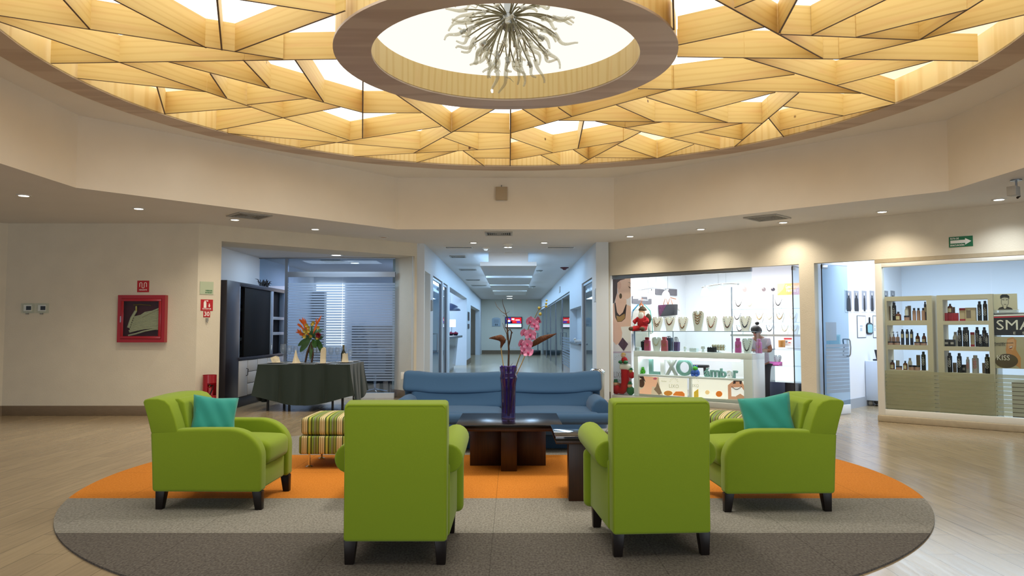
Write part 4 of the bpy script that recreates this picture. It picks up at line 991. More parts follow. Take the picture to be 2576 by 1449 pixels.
# cutlery
for i, px in enumerate((712, 716, 757, 762, 782, 787, 836, 841)):
    p = AZ(px, 918, TT); p.y = TY0 + .06 + .02 * (i % 2) ; p.x = min(max(p.x, TX0 + .05), TX1 - .05)
    m = MB(); m.box(-.006, .006, -.0, .12, 0, .003); m.rbox((0, .145, .003), (.024, .06, .006), .003, n=2); o = m.build('fork' if i % 2 == 0 else 'knife', 'chrome'); o.location = p + Vector((0, 0, .0005)); o.rotation_euler = (0, 0, .0)
    tag(o, ('silver fork ' if i % 2 == 0 else 'silver knife ') + 'lying at the front edge of the green cloth', 'cutlery', 'forks on the green cloth' if i % 2 == 0 else 'knives on the green cloth')
# flower centrepiece
cp = AZ(783, 912, TT); cp.y = 13.58; cp.x = AY(783, 900, 13.58).x; cp.z = TT
t = thing('flower_centrepiece', 'tall centrepiece of bird-of-paradise flowers and leaves on twisted root legs', 'flowers', cp)
mat('leaf_green', '#2f5a25', .5, noise=.4, nscale=15); mat('petal_orange', '#d9641c', .5, noise=.3, nscale=20); mat('petal_yellow', '#c9b24a', .6, noise=.3, nscale=40); mat('petal_red', '#7c1626', .6); mat('leaf_spike', '#3d6b4d', .6)
def cpt(px, py, dy=0): return AY(px, py, 13.58 + dy) - cp
for i, pts in enumerate(([(768, 909), (773, 888), (780, 870), (783, 862)], [(784, 909), (787, 893), (785, 872), (784, 860)], [(817, 909), (811, 893), (803, 873), (790, 860)], [(779, 888), (780, 878), (782, 866)])):
    P = [cpt(a, b, [(-.05), -.10, .05, .1][i] * (1 - k / 4)) for k, (a, b) in enumerate(pts)]
    if i < 3: P[0].z = .012
    m = MB(); m.tube(P, [.016, .02, .022, .02][:len(P)], 8); m.build('root_leg', 'bark', t)
def leaf(m, a, b, w, mi=0, bend=.3):
    a, b = Vector(a), Vector(b); d = b - a; s = d.cross(Vector((0, 1, .3))).normalized(); n = 6; vs = []; fs = []
    for k in range(n + 1):
        q = k / n; c = a + d * q + Vector((0, -1, 0)) * bend * w * math.sin(PI * q); ww = w * math.sin(PI * min(.97, q * .9 + .06)) ** .7
        vs += [c - s * ww, c + Vector((0, .2 * ww, 0)), c + s * ww]
    for k in range(n): i = 3 * k; fs += [(i, i + 1, i + 4, i + 3), (i + 1, i + 2, i + 5, i + 4)]
    m.add(vs, fs, mi)
rg = random.Random(9); c0 = cpt(785, 850)
for pts in ([(780, 852), (755, 885), .05], [(776, 850), (750, 870), .04], [(795, 852), (812, 880), .05], [(800, 858), (815, 895), .045], [(786, 855), (780, 905), .03], [(783, 850), (762, 860), .04], [(790, 850), (812, 850), .035], [(787, 855), (795, 875), .05]):
    m = MB(); leaf(m, cpt(*pts[0], -.03), cpt(*pts[1], rg.uniform(-.12, .05)), pts[2]); m.build('leaf', 'leaf_green', t)
m = MB()
for k in range(70):
    a = rg.uniform(0, 6.28); e = rg.uniform(-.1, 1.5); L_ = rg.uniform(.12, .27); d = Vector((math.cos(a) * math.cos(e), math.sin(a) * math.cos(e), math.sin(e)))
    leaf(m, c0 + d * .02, c0 + d * L_, .008)
m.build('spiky_foliage', 'leaf_spike', t)
for (a, b) in (((775, 840), (757, 800)), ((772, 842), (752, 812)), ((770, 845), (749, 834)), ((788, 840), (802, 800)), ((776, 845), (768, 806)), ((770, 850), (756, 840))):
    m = MB(); p0, p1 = cpt(*a, -.05), cpt(*b, -.07); leaf(m, p0, p0.lerp(p1, .9), .018)
    u = (p1 - p0).normalized()
    for k in range(4): leaf(m, p0.lerp(p1, .55), p1 + Vector((rg.uniform(-.05, .05), rg.uniform(-.04, .04), rg.uniform(-.03, .05))), .013)
    m.build('bird_of_paradise', 'petal_orange', t)
for k in range(13):
    m = MB(); c = cpt(rg.uniform(766, 806), rg.uniform(812, 850), rg.uniform(-.14, .0))
    for q in range(6): a = q * 1.05; leaf(m, c, c + Vector((math.cos(a) * .035, -.03, math.sin(a) * .035)), .014)
    m.ball(c, .01, 6, 5); m.build('yellow_blossom', 'petal_yellow', t)
m = MB(); c = cpt(801, 843, -.08)
for q in range(24): a = q * 2.4; r = .02 + .05 * (q / 24); leaf(m, c, c + Vector((math.cos(a) * r, -.05 + q * .002, math.sin(a) * r)), .012)
m.build('red_blossom', 'petal_red', t)
# wall outlet and conduit on the alcove column
m = MB(); board(m, W2, 1008, 1016, 936, 954, .012); tag(m.build('wall_outlet', 'white_plastic', bevel=.002), 'white outlet plate on the column, left of the sofa back', 'outlet')
m = MB(); s, z = W2.hit(1052, 613); s2, z2 = W2.hit(1054, 646); m.tube([W2.P(s, -.02, z), W2.P(s + .02, -.02, z2)], .006, 6); m.tube([W2.P(s + .05, -.02, z), W2.P(s + .02, -.02, z2)], .006, 6); tag(m.build('cable_bracket', 'steel'), 'thin V-shaped metal bracket high on the column edge by the corridor', 'bracket')
# ------------------------------------------------------------------ jewellery shop shell
mat('shop_wall', '#e6e8ee', .8); mat('shop_white', '#e9edee', .45); mat('shop_grey', '#b9bcb4', .5)
emis('shop_light', (.93, .97, 1.0), 6.0); emis('backlight', (.97, 1.0, 1.0), 1.6); emis('poster_light', (1.0, .97, .88), .55)
ds_ = s_b + .12                                            # dividing wall start
m = MB(); m.ob(W3, s_a - .6, ds_, 3.3, 3.42, 0, 2.9); m.ob(W3, .0, .08, .052, 3.3, 0, 2.9)
struct('wall_shop', m, 'shop_wall')
m = MB(); m.ob(W3, s_b + .02, s_c - .02, .16, 6.8, 0, 2.95)
struct('wall_divider', m, 'shop_wall')
m = MB(); m.ob(W3, -.1, s_b + .1, .16, 3.42, 2.76, 2.8); struct('ceiling_shop', m, 'shop_wall')
# shop front: track, panes, door
sf = thing('shop_window', 'frameless glass front of the jewellery shop with grey metal top track', 'shop window', W3.P(s_a, 0, 0))
o3s = W3.P(s_a, 0, 0)
def part(mb, name, mt, root, org, bevel=0):
    o = mb.build(name, mt, root, bevel=bevel); o.location = -org; return o
sx = W3.S(1889)
m = MB(); m.ob(W3, s_a + .01, sx, .03, .09, HS - .075, HS - .002); part(m, 'track', 'alu', sf, o3s, .003)
m = MB(); m.ob(W3, s_a + .001, s_a + .035, .005, .048, 0, HS - .002); part(m, 'side_post', 'shop_white', sf, o3s)
sm = W3.S(1694)
for a, b in ((s_a + .036, sm - .002), (sm + .002, sx)):
    m = MB(); m.ob(W3, a, b, .052, .060, .105, HS - .075); part(m, 'pane', 'clear_glass', sf, o3s)
m = MB(); m.ob(W3, s_a + .036, W3.S(1893), .0, .62, 0, .10); struct('trim_1', m, 'shop_grey', 'grey plinth under the jewellery counter', .004)
m = MB(); q = W3.S(1889); m.ob(W3, q - .03, q + .03, -.022, -.002, .03, .075); part(m, 'floor_clamp', 'black', sf, o3s)
# door leaves standing open
def leaf_door(label, a, b, top, handle, film):
    d = Vector((b[0] - a[0], b[1] - a[1])); fr = Frame(a[0], a[1], d.x, d.y); L_ = d.length; org = Vector((a[0], a[1], 0))
    t = thing('glass_door', label, 'door', org)
    m = MB(); m.ob(fr, 0, L_, -.006, .006, .012, top); part(m, 'leaf', 'blue_glass', t, org)
    m = MB(); m.ob(fr, -.006, .004, -.008, .008, .012, top); part(m, 'edge_seal', 'black', t, org)
    m = MB(); m.ob(fr, 0, .14, -.018, .018, top - .06, top + .0); m.ob(fr, 0, .14, -.018, .018, .006, .05); part(m, 'pivot_clamp', 'steel', t, org, .003)
    m = MB(); m.ob(fr, 0, L_, -.012, .012, top + .003, top + .018); part(m, 'top_rail', 'alu', t, org)
    if film:
        m = MB(); z = 1.16; hh = .052
        while z > .36: m.ob(fr, .06, L_ - .015, -.0095, -.0065, z - hh, z); z -= .062
        part(m, 'frosted_film', 'frost_film', t, org)
        m = MB(); m.ob(fr, .0, L_, -.014, .014, .012, .16); part(m, 'bottom_rail', 'white_paint', t, org, .003)
        m = MB(); m.ob(fr, L_ * .10, L_ * .50, -.010, -.0065, 1.22, 1.52); part(m, 'notice_sheet', 'frost_film', t, org)
    if handle:
        for s in (-1, 1):
            m = MB(); m.tube([fr.P(L_ - .07, s * .006, 1.24), fr.P(L_ - .07, s * .055, 1.24), fr.P(L_ - .06, s * .065, 1.21), fr.P(L_ - .04, s * .06, 1.10), fr.P(L_ - .06, s * .065, .99), fr.P(L_ - .07, s * .055, .96), fr.P(L_ - .07, s * .006, .96)], .012, 10); part(m, 'handle', 'steel', t, org)
    return t
pa = W3.P(W3.S(1993), .05, 0); leaf_door('clear glass door of the jewellery shop standing open, seen edge-on', (pa.x, pa.y), (pa.x + .60 * .80, pa.y + .80 * .80), HS - .03, False, False)
pa = W3.P(W3.S(2067), .05, 0); leaf_door('glass salon door with frosted stripes and curved steel handle standing open', (pa.x, pa.y), (5.63, 12.66), HS - .03, True, True)

# ------------------------------------------------------------------ printed posters
_pc = {}
def pm(col, e=0):
    k = (col, e)
    if k not in _pc:
        nm = 'print_%d' % len(_pc); mm = mat(nm, col, .55)
        if e: b = mm.node_tree.nodes['Principled BSDF']; b.inputs['Emission Color'].default_value = lin(col); b.inputs['Emission Strength'].default_value = e
        _pc[k] = nm
    return _pc[k]
def poster(name, label, cat, fr, t, quad, bg, shapes, texts=(), glow=0, th=.012, root=None, group=None):
    """quad = px0,px1,ytop,ybot ; shapes = [(colour, [px points])] drawn one thin layer over another"""
    mats = [pm(bg, glow)]; m = MB(); s0, s1, z0, z1 = board(m, fr, quad[0], quad[1], quad[2], quad[3], th, 0, t)
    lay = t - th - .0006
    for col, pts in shapes:
        k = pm(col, glow)
        if k not in mats: mats.append(k)
        pp = []
        for a, b in pts:
            s, z = fr.hit(a, b, lay); pp.append(fr.P(min(max(s, s0), s1), lay, min(max(z, z0), z1)))
        m.add(pp, [tuple(range(len(pp)))], mats.index(k), False); lay -= .0006
    for tx in texts:
        body, px, py, wpx, size, col = tx[:6]; k = pm(col, glow)
        if k not in mats: mats.append(k)
        s, z = fr.hit(px, py, lay); sa, _ = fr.hit(px - wpx / 2, py, lay); sb, _ = fr.hit(px + wpx / 2, py, lay)
        wtext(m, fr, body, size, s, z, lay, mats.index(k), w=abs(sb - sa), ext=.0003)
    o = m.build(name, mats, root)
    if not root: tag(o, label, cat, group)
    return o
def cz(x, y): return (1500 + x / 6.587, 640 + y / 6.587)
def cz2(x, y): return (1500 + x / 7.247, 840 + y / 7.247)
def cz4(x, y): return (1780 + x / 6.587, 840 + y / 6.587)
def P1(l): return [cz(*q) for q in l]
def P2(l): return [cz2(*q) for q in l]
def P4(l): return [cz4(*q) for q in l]
def circ(c, r, n=14, ry=None): return [(c[0] + r * math.cos(2 * PI * k / n), c[1] + (ry or r) * math.sin(2 * PI * k / n)) for k in range(n)]
sh = [('#f2c9b6', P1([(240, 380), (585, 380), (585, 470), (560, 560), (585, 660), (575, 700), (520, 740), (430, 720), (360, 640), (340, 480)])),
      ('#4a3a3c', P1([(240, 380), (520, 380), (470, 410), (400, 430), (350, 470), (345, 640), (300, 800), (250, 830), (240, 700)])),
      ('#efc4b0', P1([(345, 640), (430, 720), (500, 740), (500, 830), (585, 860), (585, 1200), (240, 1200), (240, 850), (310, 800)])),
      ('#e8b8a4', P1([(355, 470), (395, 445), (415, 500), (405, 560), (380, 590), (358, 540)])),
      ('#5d4b35', P1(circ((403, 690), 24, 12, 45))), ('#3a2d2e', P1([(300, 800), (318, 800), (345, 960), (385, 1010), (440, 960), (490, 830), (503, 830), (480, 1060), (420, 1115), (350, 1120), (315, 1040)])),
      ('#b08b58', P1([(330, 1010), (385, 1030), (470, 980), (478, 1050), (415, 1110), (350, 1115)])), ('#6b4534', P1([(528, 520), (560, 545), (582, 548), (575, 562), (545, 556)])), ('#5a4038', P1([(520, 462), (560, 470), (583, 492), (578, 480), (550, 462)])),
      ('#f7f1ee', P1([(410, 1200), (585, 1190), (585, 1449), (430, 1449)])), ('#ecbfac', P1([(240, 1120), (330, 1120), (400, 1180), (430, 1300), (410, 1449), (330, 1500), (240, 1400)])),
      ('#5b4356', P2([(400, 190), (480, 65), (580, 185), (500, 310)])), ('#dfe3ee', P2([(255, 340), (650, 330), (650, 1020), (255, 1020)])), ('#c9b5c8', P2([(255, 322), (650, 318), (650, 345), (255, 352)])),
      ('#a03a3a', P2([(260, 900), (650, 900), (650, 1040), (260, 1040)])), ('#cf8f5a', P2([(340, 890), (420, 890), (420, 960), (340, 960)]))]
for k in range(9):
    a = math.radians(200 + k * 17.5); c = (440, 500); sh.append(('#a9a6b0', P2([(c[0] + 70 * math.cos(a), c[1] + 70 * math.sin(a)), (c[0] + 125 * math.cos(a + .03), c[1] + 125 * math.sin(a + .03)), (c[0] + 125 * math.cos(a - .03), c[1] + 125 * math.sin(a - .03))])))
tp = .285
poster('window_poster', 'tall poster of a woman in profile wearing a bold necklace, left in jewellery window', 'poster', W3, tp, (1537.5, 1590, 698, 998), '#efe6ea', sh, [('LIXO', 1556, 950, 24, .17, '#8e8a92'), ('JOYERIA', 1556, 959, 20, .05, '#9a96a0')], .08)

# ------------------------------------------------------------------ display counter in the window
dc = thing('display_counter', 'white lit display counter behind the jewellery shop glass with big letters on its shelf', 'display counter', W3.P(W3.S(1600), .08, 0)); og = W3.P(W3.S(1600), .08, 0)
cs0, cs1 = W3.S(1593, .08), W3.S(1890, .08); ctop = .985; c0_ = .105; ca, cbk = .085, .58
m = MB(); m.ob(W3, cs0, cs1, ca, cbk, ctop - .11, ctop); part(m, 'top', 'shop_white', dc, og, .003)
w_ = .16
m = MB(); m.ob(W3, cs0, cs0 + .10, ca, cbk, c0_, ctop - .11); part(m, 'side', 'shop_white', dc, og, .003); m = MB(); m.ob(W3, cs1 - w_, cs1, ca, cbk, c0_, ctop - .11); part(m, 'side', 'shop_white', dc, og, .003)
m = MB(); m.ob(W3, cs0 + .10, cs1 - w_, ca, cbk, .50, .535); part(m, 'shelf', 'shop_white', dc, og, .002)
m = MB(); m.ob(W3, cs0 + .10, cs1 - w_, ca + .03, cbk, c0_, .15); part(m, 'bottom', 'shop_grey', dc, og)
m = MB(); m.ob(W3, cs0 + .13, cs1 - w_ - .1, ca + .02, ca + .09, ctop - .150, ctop - .112); part(m, 'light_strip', 'shop_light', dc, og)
sd = W3.S(1734, .09)
m = MB(); m.ob(W3, sd - .022, sd + .022, ca + .004, cbk, .15, .50); part(m, 'divider', 'shop_white', dc, og)
# lit prints in the lower compartments
tq = ca + .06
sh = [('#c9b49a', P2([(770, 770), (1140, 770), (1160, 1000), (1220, 1120), (770, 1120)])), ('#7d6650', P2([(1110, 860), (1150, 960), (1200, 1080), (1140, 1110), (1050, 1010), (1090, 960)])), ('#e3ad8c', P2([(850, 770), (1120, 770), (1110, 900), (1080, 970), (1020, 960), (1000, 1100), (770, 1110), (770, 1040), (860, 980), (890, 870)])),
      ('#4a3226', P2(circ((825, 900), 55, 14, 78))), ('#3b2a22', P2([(770, 770), (860, 770), (900, 880), (880, 860), (800, 800)])), ('#b8566a', P2([(1030, 815), (1075, 795), (1110, 810), (1090, 835), (1050, 830)])),
      ('#c9a55f', P2([(770, 1095), (1660, 1150), (1660, 1190), (770, 1140)])), ('#c07a2f', P2(circ((1310, 1080), 80, 14, 45))), ('#d3742c', P2([(1400, 1100), (1450, 1050), (1570, 1050), (1610, 1090), (1610, 1140), (1400, 1120)]))]
def sun(c, r, col, P, n=7):
    out = []
    for k in range(n):
        a = math.radians(190 + k * 160 / (n - 1)); out.append((col, P([(c[0] + r * .55 * math.cos(a), c[1] + r * .55 * math.sin(a)), (c[0] + r * math.cos(a + .06), c[1] + r * math.sin(a + .06)), (c[0] + r * math.cos(a - .06), c[1] + r * math.sin(a - .06))])))
    return out
q0 = cz2(768, 770); q1 = cz2(1664, 1180)
poster('counter_print', '', '', W3, tq, (q0[0], q1[0], 946, 1007), '#f6efdf', sh + sun((1415, 880), 80, '#a9a494', P2), [('LIXO', cz2(1415, 975)[0], 976, 24, .1, '#a59f92'), ('Ambar', cz2(1235, 870)[0], 961, 14, .05, '#a59f92'), ('www.lixo.com', 1637, 996.5, 46, .05, '#efe2c0')], .6, .006, dc).location = -og
sh = [('#c58f6f', P4([(335, 850), (400, 800), (440, 770), (560, 770), (600, 850), (622, 900), (622, 1085), (340, 1085)])), ('#f2ede8', P4([(390, 890), (560, 880), (622, 960), (622, 1040), (395, 1035)])), ('#3b2c2a', P4([(430, 770), (570, 770), (560, 840), (520, 815), (470, 820), (420, 830)])), ('#c58f6f', P4([(465, 790), (530, 790), (525, 850), (470, 850)])),
      ('#a9a08c', P4([(0, 1070), (622, 1085), (622, 1140), (0, 1120)])), ('#d2711f', P4(circ((190, 995), 55, 12, 50))), ('#e8c48a', P2(circ((2025, 1065), 42, 12, 40))), ('#c9a32f', P2([(1780, 1060), (1860, 1000), (1865, 1150), (1780, 1160)])), ('#b98a6a', P4([(470, 1030), (540, 990), (622, 1040), (622, 1085), (490, 1085)]))]
for k in range(9): sh.append(('#2a2226', P4(circ((405 + k * 19, 880 + 40 * math.sin(k * .4)), 9, 8))))
q1 = cz4(622, 1140)
poster('counter_print', '', '', W3, tq, (1737, q1[0], 951, 1012), '#fbf6ea', sh + sun((1795, 880), 75, '#a9a494', P2), [('LIXO', cz2(1795, 950)[0], 974, 20, .085, '#a59f92'), ('www.lixo.com.mx', 1838, 1010.2, 70, .05, '#f7f3e6')], .6, .006, dc).location = -og
# shelf letters
mat('letter_teal', '#7fb0a6', .5, noise=.2, nscale=120); mat('letter_white', '#eef2f0', .5); mat('letter_grey', '#b6bcb4', .5, noise=.2, nscale=120)
zs = .536
def letter(s, px0, px1, ytop, mt, lab, t=.20):
    a, b = W3.S(px0, t), W3.S(px1, t); ztop = W3.hit((px0 + px1) / 2, ytop, t)[1]; cu = bpy.data.curves.new('t', 'FONT'); cu.body = s; cu.extrude = .5; cu.offset = .02; o = bpy.data.objects.new('t', cu); COL.objects.link(o)
    me = bpy.data.meshes.new_from_object(o.evaluated_get(bpy.context.evaluated_depsgraph_get())); bpy.data.objects.remove(o)
    xs = [v.co.x for v in me.vertices]; ys = [v.co.y for v in me.vertices]; x0, x1, y0, y1 = min(xs), max(xs), min(ys), max(ys)
    m = MB(); org = W3.P((a + b) / 2, t, zs + .001)
    m.add([W3.P(a + (v.co.x - x0) / (x1 - x0) * (b - a), t + v.co.z * .05, zs + .001 + (v.co.y - y0) / (y1 - y0) * (ztop - zs)) for v in me.vertices], [tuple(p.vertices) for p in me.polygons], 0, False)
    ob = m.build('letter', ['letter_white' if mt == 'w' else mt], origin=org); tag(ob, lab, 'letter', 'decorative letters on the counter shelf'); bpy.data.meshes.remove(me)
letter('L', 1633, 1660, 902, 'letter_teal', 'big standing letter L on the lit counter shelf'); letter('I', 1662, 1671, 902, 'letter_white', 'big standing letter I on the lit counter shelf')
letter('X', 1674, 1703, 902, 'letter_grey', 'big standing letter X on the lit counter shelf'); letter('O', 1701, 1741, 903, 'letter_teal', 'big round glittery letter O on the lit counter shelf', .18)
for c_, a, b, yt, mt in (('á', 1771, 1784, 926, 'letter_teal'), ('m', 1786, 1809, 931, 'letter_teal'), ('b', 1811, 1825, 927, 'letter_teal'), ('a', 1828, 1842, 932, 'w'), ('r', 1844, 1854, 932, 'letter_teal')):
    letter(c_, a, b, yt, mt, 'small standing letter %s on the right of the counter shelf' % c_)
mat('frog_green', '#4fb52c', .7, noise=.3, nscale=60); mat('toy_blue', '#2f5fb8', .6); mat('toy_navy', '#20284a', .6)
def plush(name, label, px, ybase, ytop, t, fr=W3, cols=('frog_green',), zb=None, kind=0):
    s = fr.S(px, t); z0 = zs + .001 if zb is None else zb; h = fr.hit(px, ytop, t)[1] - z0; p = fr.P(s, t, z0); r = h / 2
    o = thing(name, label, 'toy', p, sid(fr)); m = MB(); m.ball((0, 0, r * .75), (r * .75, r * .6, r * .75), 14, 10); m.build('body', cols[0], o)
    m = MB(); m.ball((0, -r * .15, r * 1.55), (r * .52, r * .5, r * .46), 14, 10); hd = m.build('head', cols[-1], o)
    for i in (-1, 1):
        m = MB(); m.ball((i * r * .75, -r * .25, r * .62), (r * .25, r * .25, r * .5), 8, 6); m.build('arm', cols[0], o)
        m = MB(); m.ball((i * r * .42, -r * .5, r * .2), (r * .3, r * .45, r * .2), 8, 6); m.build('leg', cols[0], o)
        if kind == 1: m = MB(); m.ball((i * r * .28, -r * .1, r * 2.0), (r * .17, r * .17, r * .17), 8, 6); m.build('eye', cols[0], hd)
    return o, r
plush('plush_frog', 'bright green plush toy at the left end of the counter shelf', 1617, 941, 924, .2, kind=1)
o, r = plush('plush_toy', 'green-headed plush toy in blue beside the big letter O', 1749, 944, 921, .17, cols=('toy_blue', 'frog_green'), kind=1)

# ------------------------------------------------------------------ glass case on top of the counter and its goods
gc = thing('glass_showcase', 'long glass showcase on the counter with necklace busts standing on it', 'showcase', W3.P(W3.S(1600), .1, ctop)); og2 = W3.P(W3.S(1600), .1, ctop)
gt = 1.372; ga, gb = .10, .52; g0, g1 = W3.S(1596, ga), W3.S(1919, ga) - .12
m = MB(); m.ob(W3, g0, g1, ga, gb, gt - .010, gt); part(m, 'top_pane', 'blue_glass', gc, og2)
m = MB(); m.ob(W3, g0, g1, ga, ga + .006, ctop + .002, gt - .011); part(m, 'front_pane', 'clear_glass', gc, og2)
m = MB(); m.ob(W3, g0, g0 + .006, ga + .007, gb, ctop + .002, gt - .011); m.ob(W3, g1 - .006, g1, ga + .007, gb, ctop + .002, gt - .011); part(m, 'end_pane', 'clear_glass', gc, og2)
m = MB()
for px in (1596, 1692, 1840): s = W3.S(px, ga); m.ob(W3, s, s + .012, ga - .001, ga + .012, ctop + .002, gt - .011)
m.ob(W3, g0, g1, ga - .002, ga + .002, gt - .012, gt - .001); part(m, 'corner_trim', 'alu_pale', gc, og2)
mat('bust_white', '#f6f5f1', .6); mat('bust_grey', '#dcdcd4', .6)
AMB = {n: mat(n, c, .25, coat=.4) and n for n, c in (('bead_amber', '#9a4f16'), ('bead_dark', '#3a2116'), ('bead_honey', '#c98a3a'), ('bead_black', '#17161a'), ('bead_navy', '#252a55'), ('bead_gold', '#b89248'), ('bead_cream', '#d9c9a2'))}
def bust(label, px, ybase, ytop, wpx, t, beads, zb=None, drop=.55, rows=1, group='necklace busts on the showcase', root_z=None):
    s = W3.S(px, t); z0 = gt + .0006 if zb is None else zb; h = W3.hit(px, ytop, t)[1] - z0; w = abs(W3.S(px + wpx / 2, t) - W3.S(px - wpx / 2, t)); p = W3.P(s, t, z0)
    o = thing('necklace_bust', label, 'jewellery bust', p, sid(W3), group)
    n = 14; vs = []; fs = []
    prof = [(0, .30), (.12, .30), (.3, .36), (.5, .43), (.7, .49), (.86, .5), (.95, .42), (1.0, .24)]
    for side in (0, 1):
        for (v, hw) in prof:
            for k in range(n + 1):
                u = -1 + 2 * k / n; notch = .26 * max(0, 1 - abs(u) / .5) ** 1.3 * max(0, (v - .7) / .3)
                d = (.09 * (1 - u * u) + .02) * (1 - .3 * v) + .10 * (1 - v)
                vs.append((u * hw * w, -d * w * (1 if side == 0 else -.55), (v - notch) * h))
    r_ = len(prof); kk = n + 1
    for side in (0, 1):
        for i in range(r_ - 1):
            for k in range(n): a = side * r_ * kk + i * kk + k; q = (a, a + 1, a + kk + 1, a + kk); fs.append(q if side == 0 else q[::-1])
    for i in range(r_ - 1):
        a, b = i * kk, r_ * kk + i * kk; fs += [(a, a + kk, b + kk, b), (a + n, b + n, b + kk + n, a + kk + n)]
    m = MB(); m.add(vs, fs); m.build('stand', 'bust_grey' if beads[0] == 'bead_gold' else 'bust_white', o)
    m = MB(); mats = list(dict.fromkeys(beads))
    for rw in range(rows):
        dd = drop * (1 - .22 * rw)
        for k in range(19):
            f = -1 + 2 * k / 18; x = f * .36 * w * (1 - .1 * rw) * (1 if abs(f) > .3 else 1); z = (.95 - dd * (1 - abs(f) ** 2.2)) * h; v = z / h
            y = -((.09 * (1 - (f * .72) ** 2) + .02) * (1 - .3 * v) + .10 * (1 - v)) * w - .004
            m.ball((x, y, z), w * (.034 + .022 * (1 - abs(f))) * (.75 if rows > 1 else 1), 7, 5, mats.index(beads[(k + rw) % len(beads)]))
    m.build('necklace', mats, o); return o
for q in ((1655, 832, 797, 27, ['bead_amber', 'bead_dark', 'bead_cream'], 'scattered amber and black stones', .62, 2), (1686, 832, 797, 27, ['bead_dark', 'bead_amber'], 'a short chunky brown necklace', .5, 1), (1719, 832, 797, 26, ['bead_dark', 'bead_amber', 'bead_honey'], 'a narrow V of amber beads', .74, 1),
          (1757, 832, 782, 29, ['bead_gold', 'bead_dark', 'bead_amber'], 'the tallest, a wide many-row bib', .6, 4), (1791, 832, 795, 28, ['bead_amber'], 'a plain thin amber strand', .7, 1), (1832, 832, 795, 28, ['bead_amber', 'bead_dark', 'bead_navy'], 'dark beads with a blue pendant', .7, 1), (1876, 832, 795, 30, ['bead_black', 'bead_navy'], 'a thin black and navy strand, rightmost', .68, 1)):
    bust('white necklace bust on the showcase carrying ' + q[5], q[0], q[1], q[2], q[3], .26, q[4], drop=q[6], rows=q[7])
zi = ctop + .003
bust('white bust with sweeping pale collar inside the showcase, left part', 1652, 877, 848, 24, .24, ['bead_cream'], zb=zi, group='busts inside the showcase'); bust('white bust with long black necklace inside the showcase, right part', 1880, 885, 851, 27, .24, ['bead_black'], zb=zi, drop=.8, group='busts inside the showcase')
mat('pink_card', '#d6567a', .5); mat('coral_card', '#cf5f6a', .5); mat('hot_pink', '#e05aa6', .5); mat('lilac_card', '#b778b0', .5); mat('blue_print', '#24415e', .6, noise=.6, nscale=40); mat('purple_print', '#5c3f74', .6, noise=.5, nscale=40)
def neckcard(label, px, ytop, wpx, mt, top):
    t = .22; s = W3.S(px, t); h = W3.hit(px, ytop, t)[1] - zi; w = abs(W3.S(px + wpx / 2, t) - W3.S(px - wpx / 2, t)); o = thing('necklace_stand', label, 'jewellery stand', W3.P(s, t, zi), sid(W3), 'coloured necklace stands in the showcase')
    m = MB(); m.prism([(-w / 2, 0), (w / 2, 0), (w * .46, h * .72), (w * .2, h * .82), (-w * .2, h * .82), (-w * .46, h * .72)], lambda u, v, d: (u, d, v), -.02, .03); m.build('card', mt, o, bevel=.003)
    m = MB(); m.rbox((0, 0, h * .9), (w * .62, .05, h * .18), .01, n=2); m.build('collar', top, o)
    m = MB(); m.tube([(w * .25 * math.cos(a), -.024, h * .55 + h * .2 * math.sin(a)) for a in [PI + k * PI / 10 for k in range(11)]], .004, 6); m.build('chain', 'bead_gold', o)
neckcard('crimson necklace stand at the left inside the showcase', 1628, 848, 14, 'pink_card', 'red_paint'); neckcard('coral necklace stand with pearl strand inside the showcase', 1671, 847, 15, 'coral_card', 'coral_card')
neckcard('hot pink necklace stand inside the showcase at right', 1856, 850, 14, 'hot_pink', 'hot_pink'); neckcard('lilac necklace stand at the right end of the showcase', 1908, 852, 14, 'lilac_card', 'lilac_card')
def bag(label, px, ytop, wpx, mt, t, zb, hmt='black', group=None, frac=.66):
    s = W3.S(px, t); H = W3.hit(px, ytop, t)[1] - zb; w = abs(W3.S(px + wpx / 2, t) - W3.S(px - wpx / 2, t)); o = thing('handbag', label, 'bag', W3.P(s, t, zb), sid(W3), group)
    m = MB(); h = H * frac; m.prism([(-w * .45, 0), (w * .45, 0), (w * .5, h), (-w * .5, h)], lambda u, v, d: (u, d, v), -.04, .05); m.build('body', mt, o, bevel=.008)
    for y in (-.02, .03):
        m = MB(); m.tube([(w * .22 * math.cos(a), y, h + (H - h) * math.sin(a)) for a in [k * PI / 8 for k in range(9)]], .006, 6); m.build('handle', hmt, o)
    return o
bag('dark blue patterned bag beside the coral stand in the showcase', 1682, 846, 14, 'blue_print', .36, zi, frac=.9); bag('purple printed bag with black handle in the showcase', 1700, 848, 15, 'purple_print', .34, zi); bag('small black bag at the left end of the showcase', 1621, 856, 14, 'black', .36, zi, frac=.9)
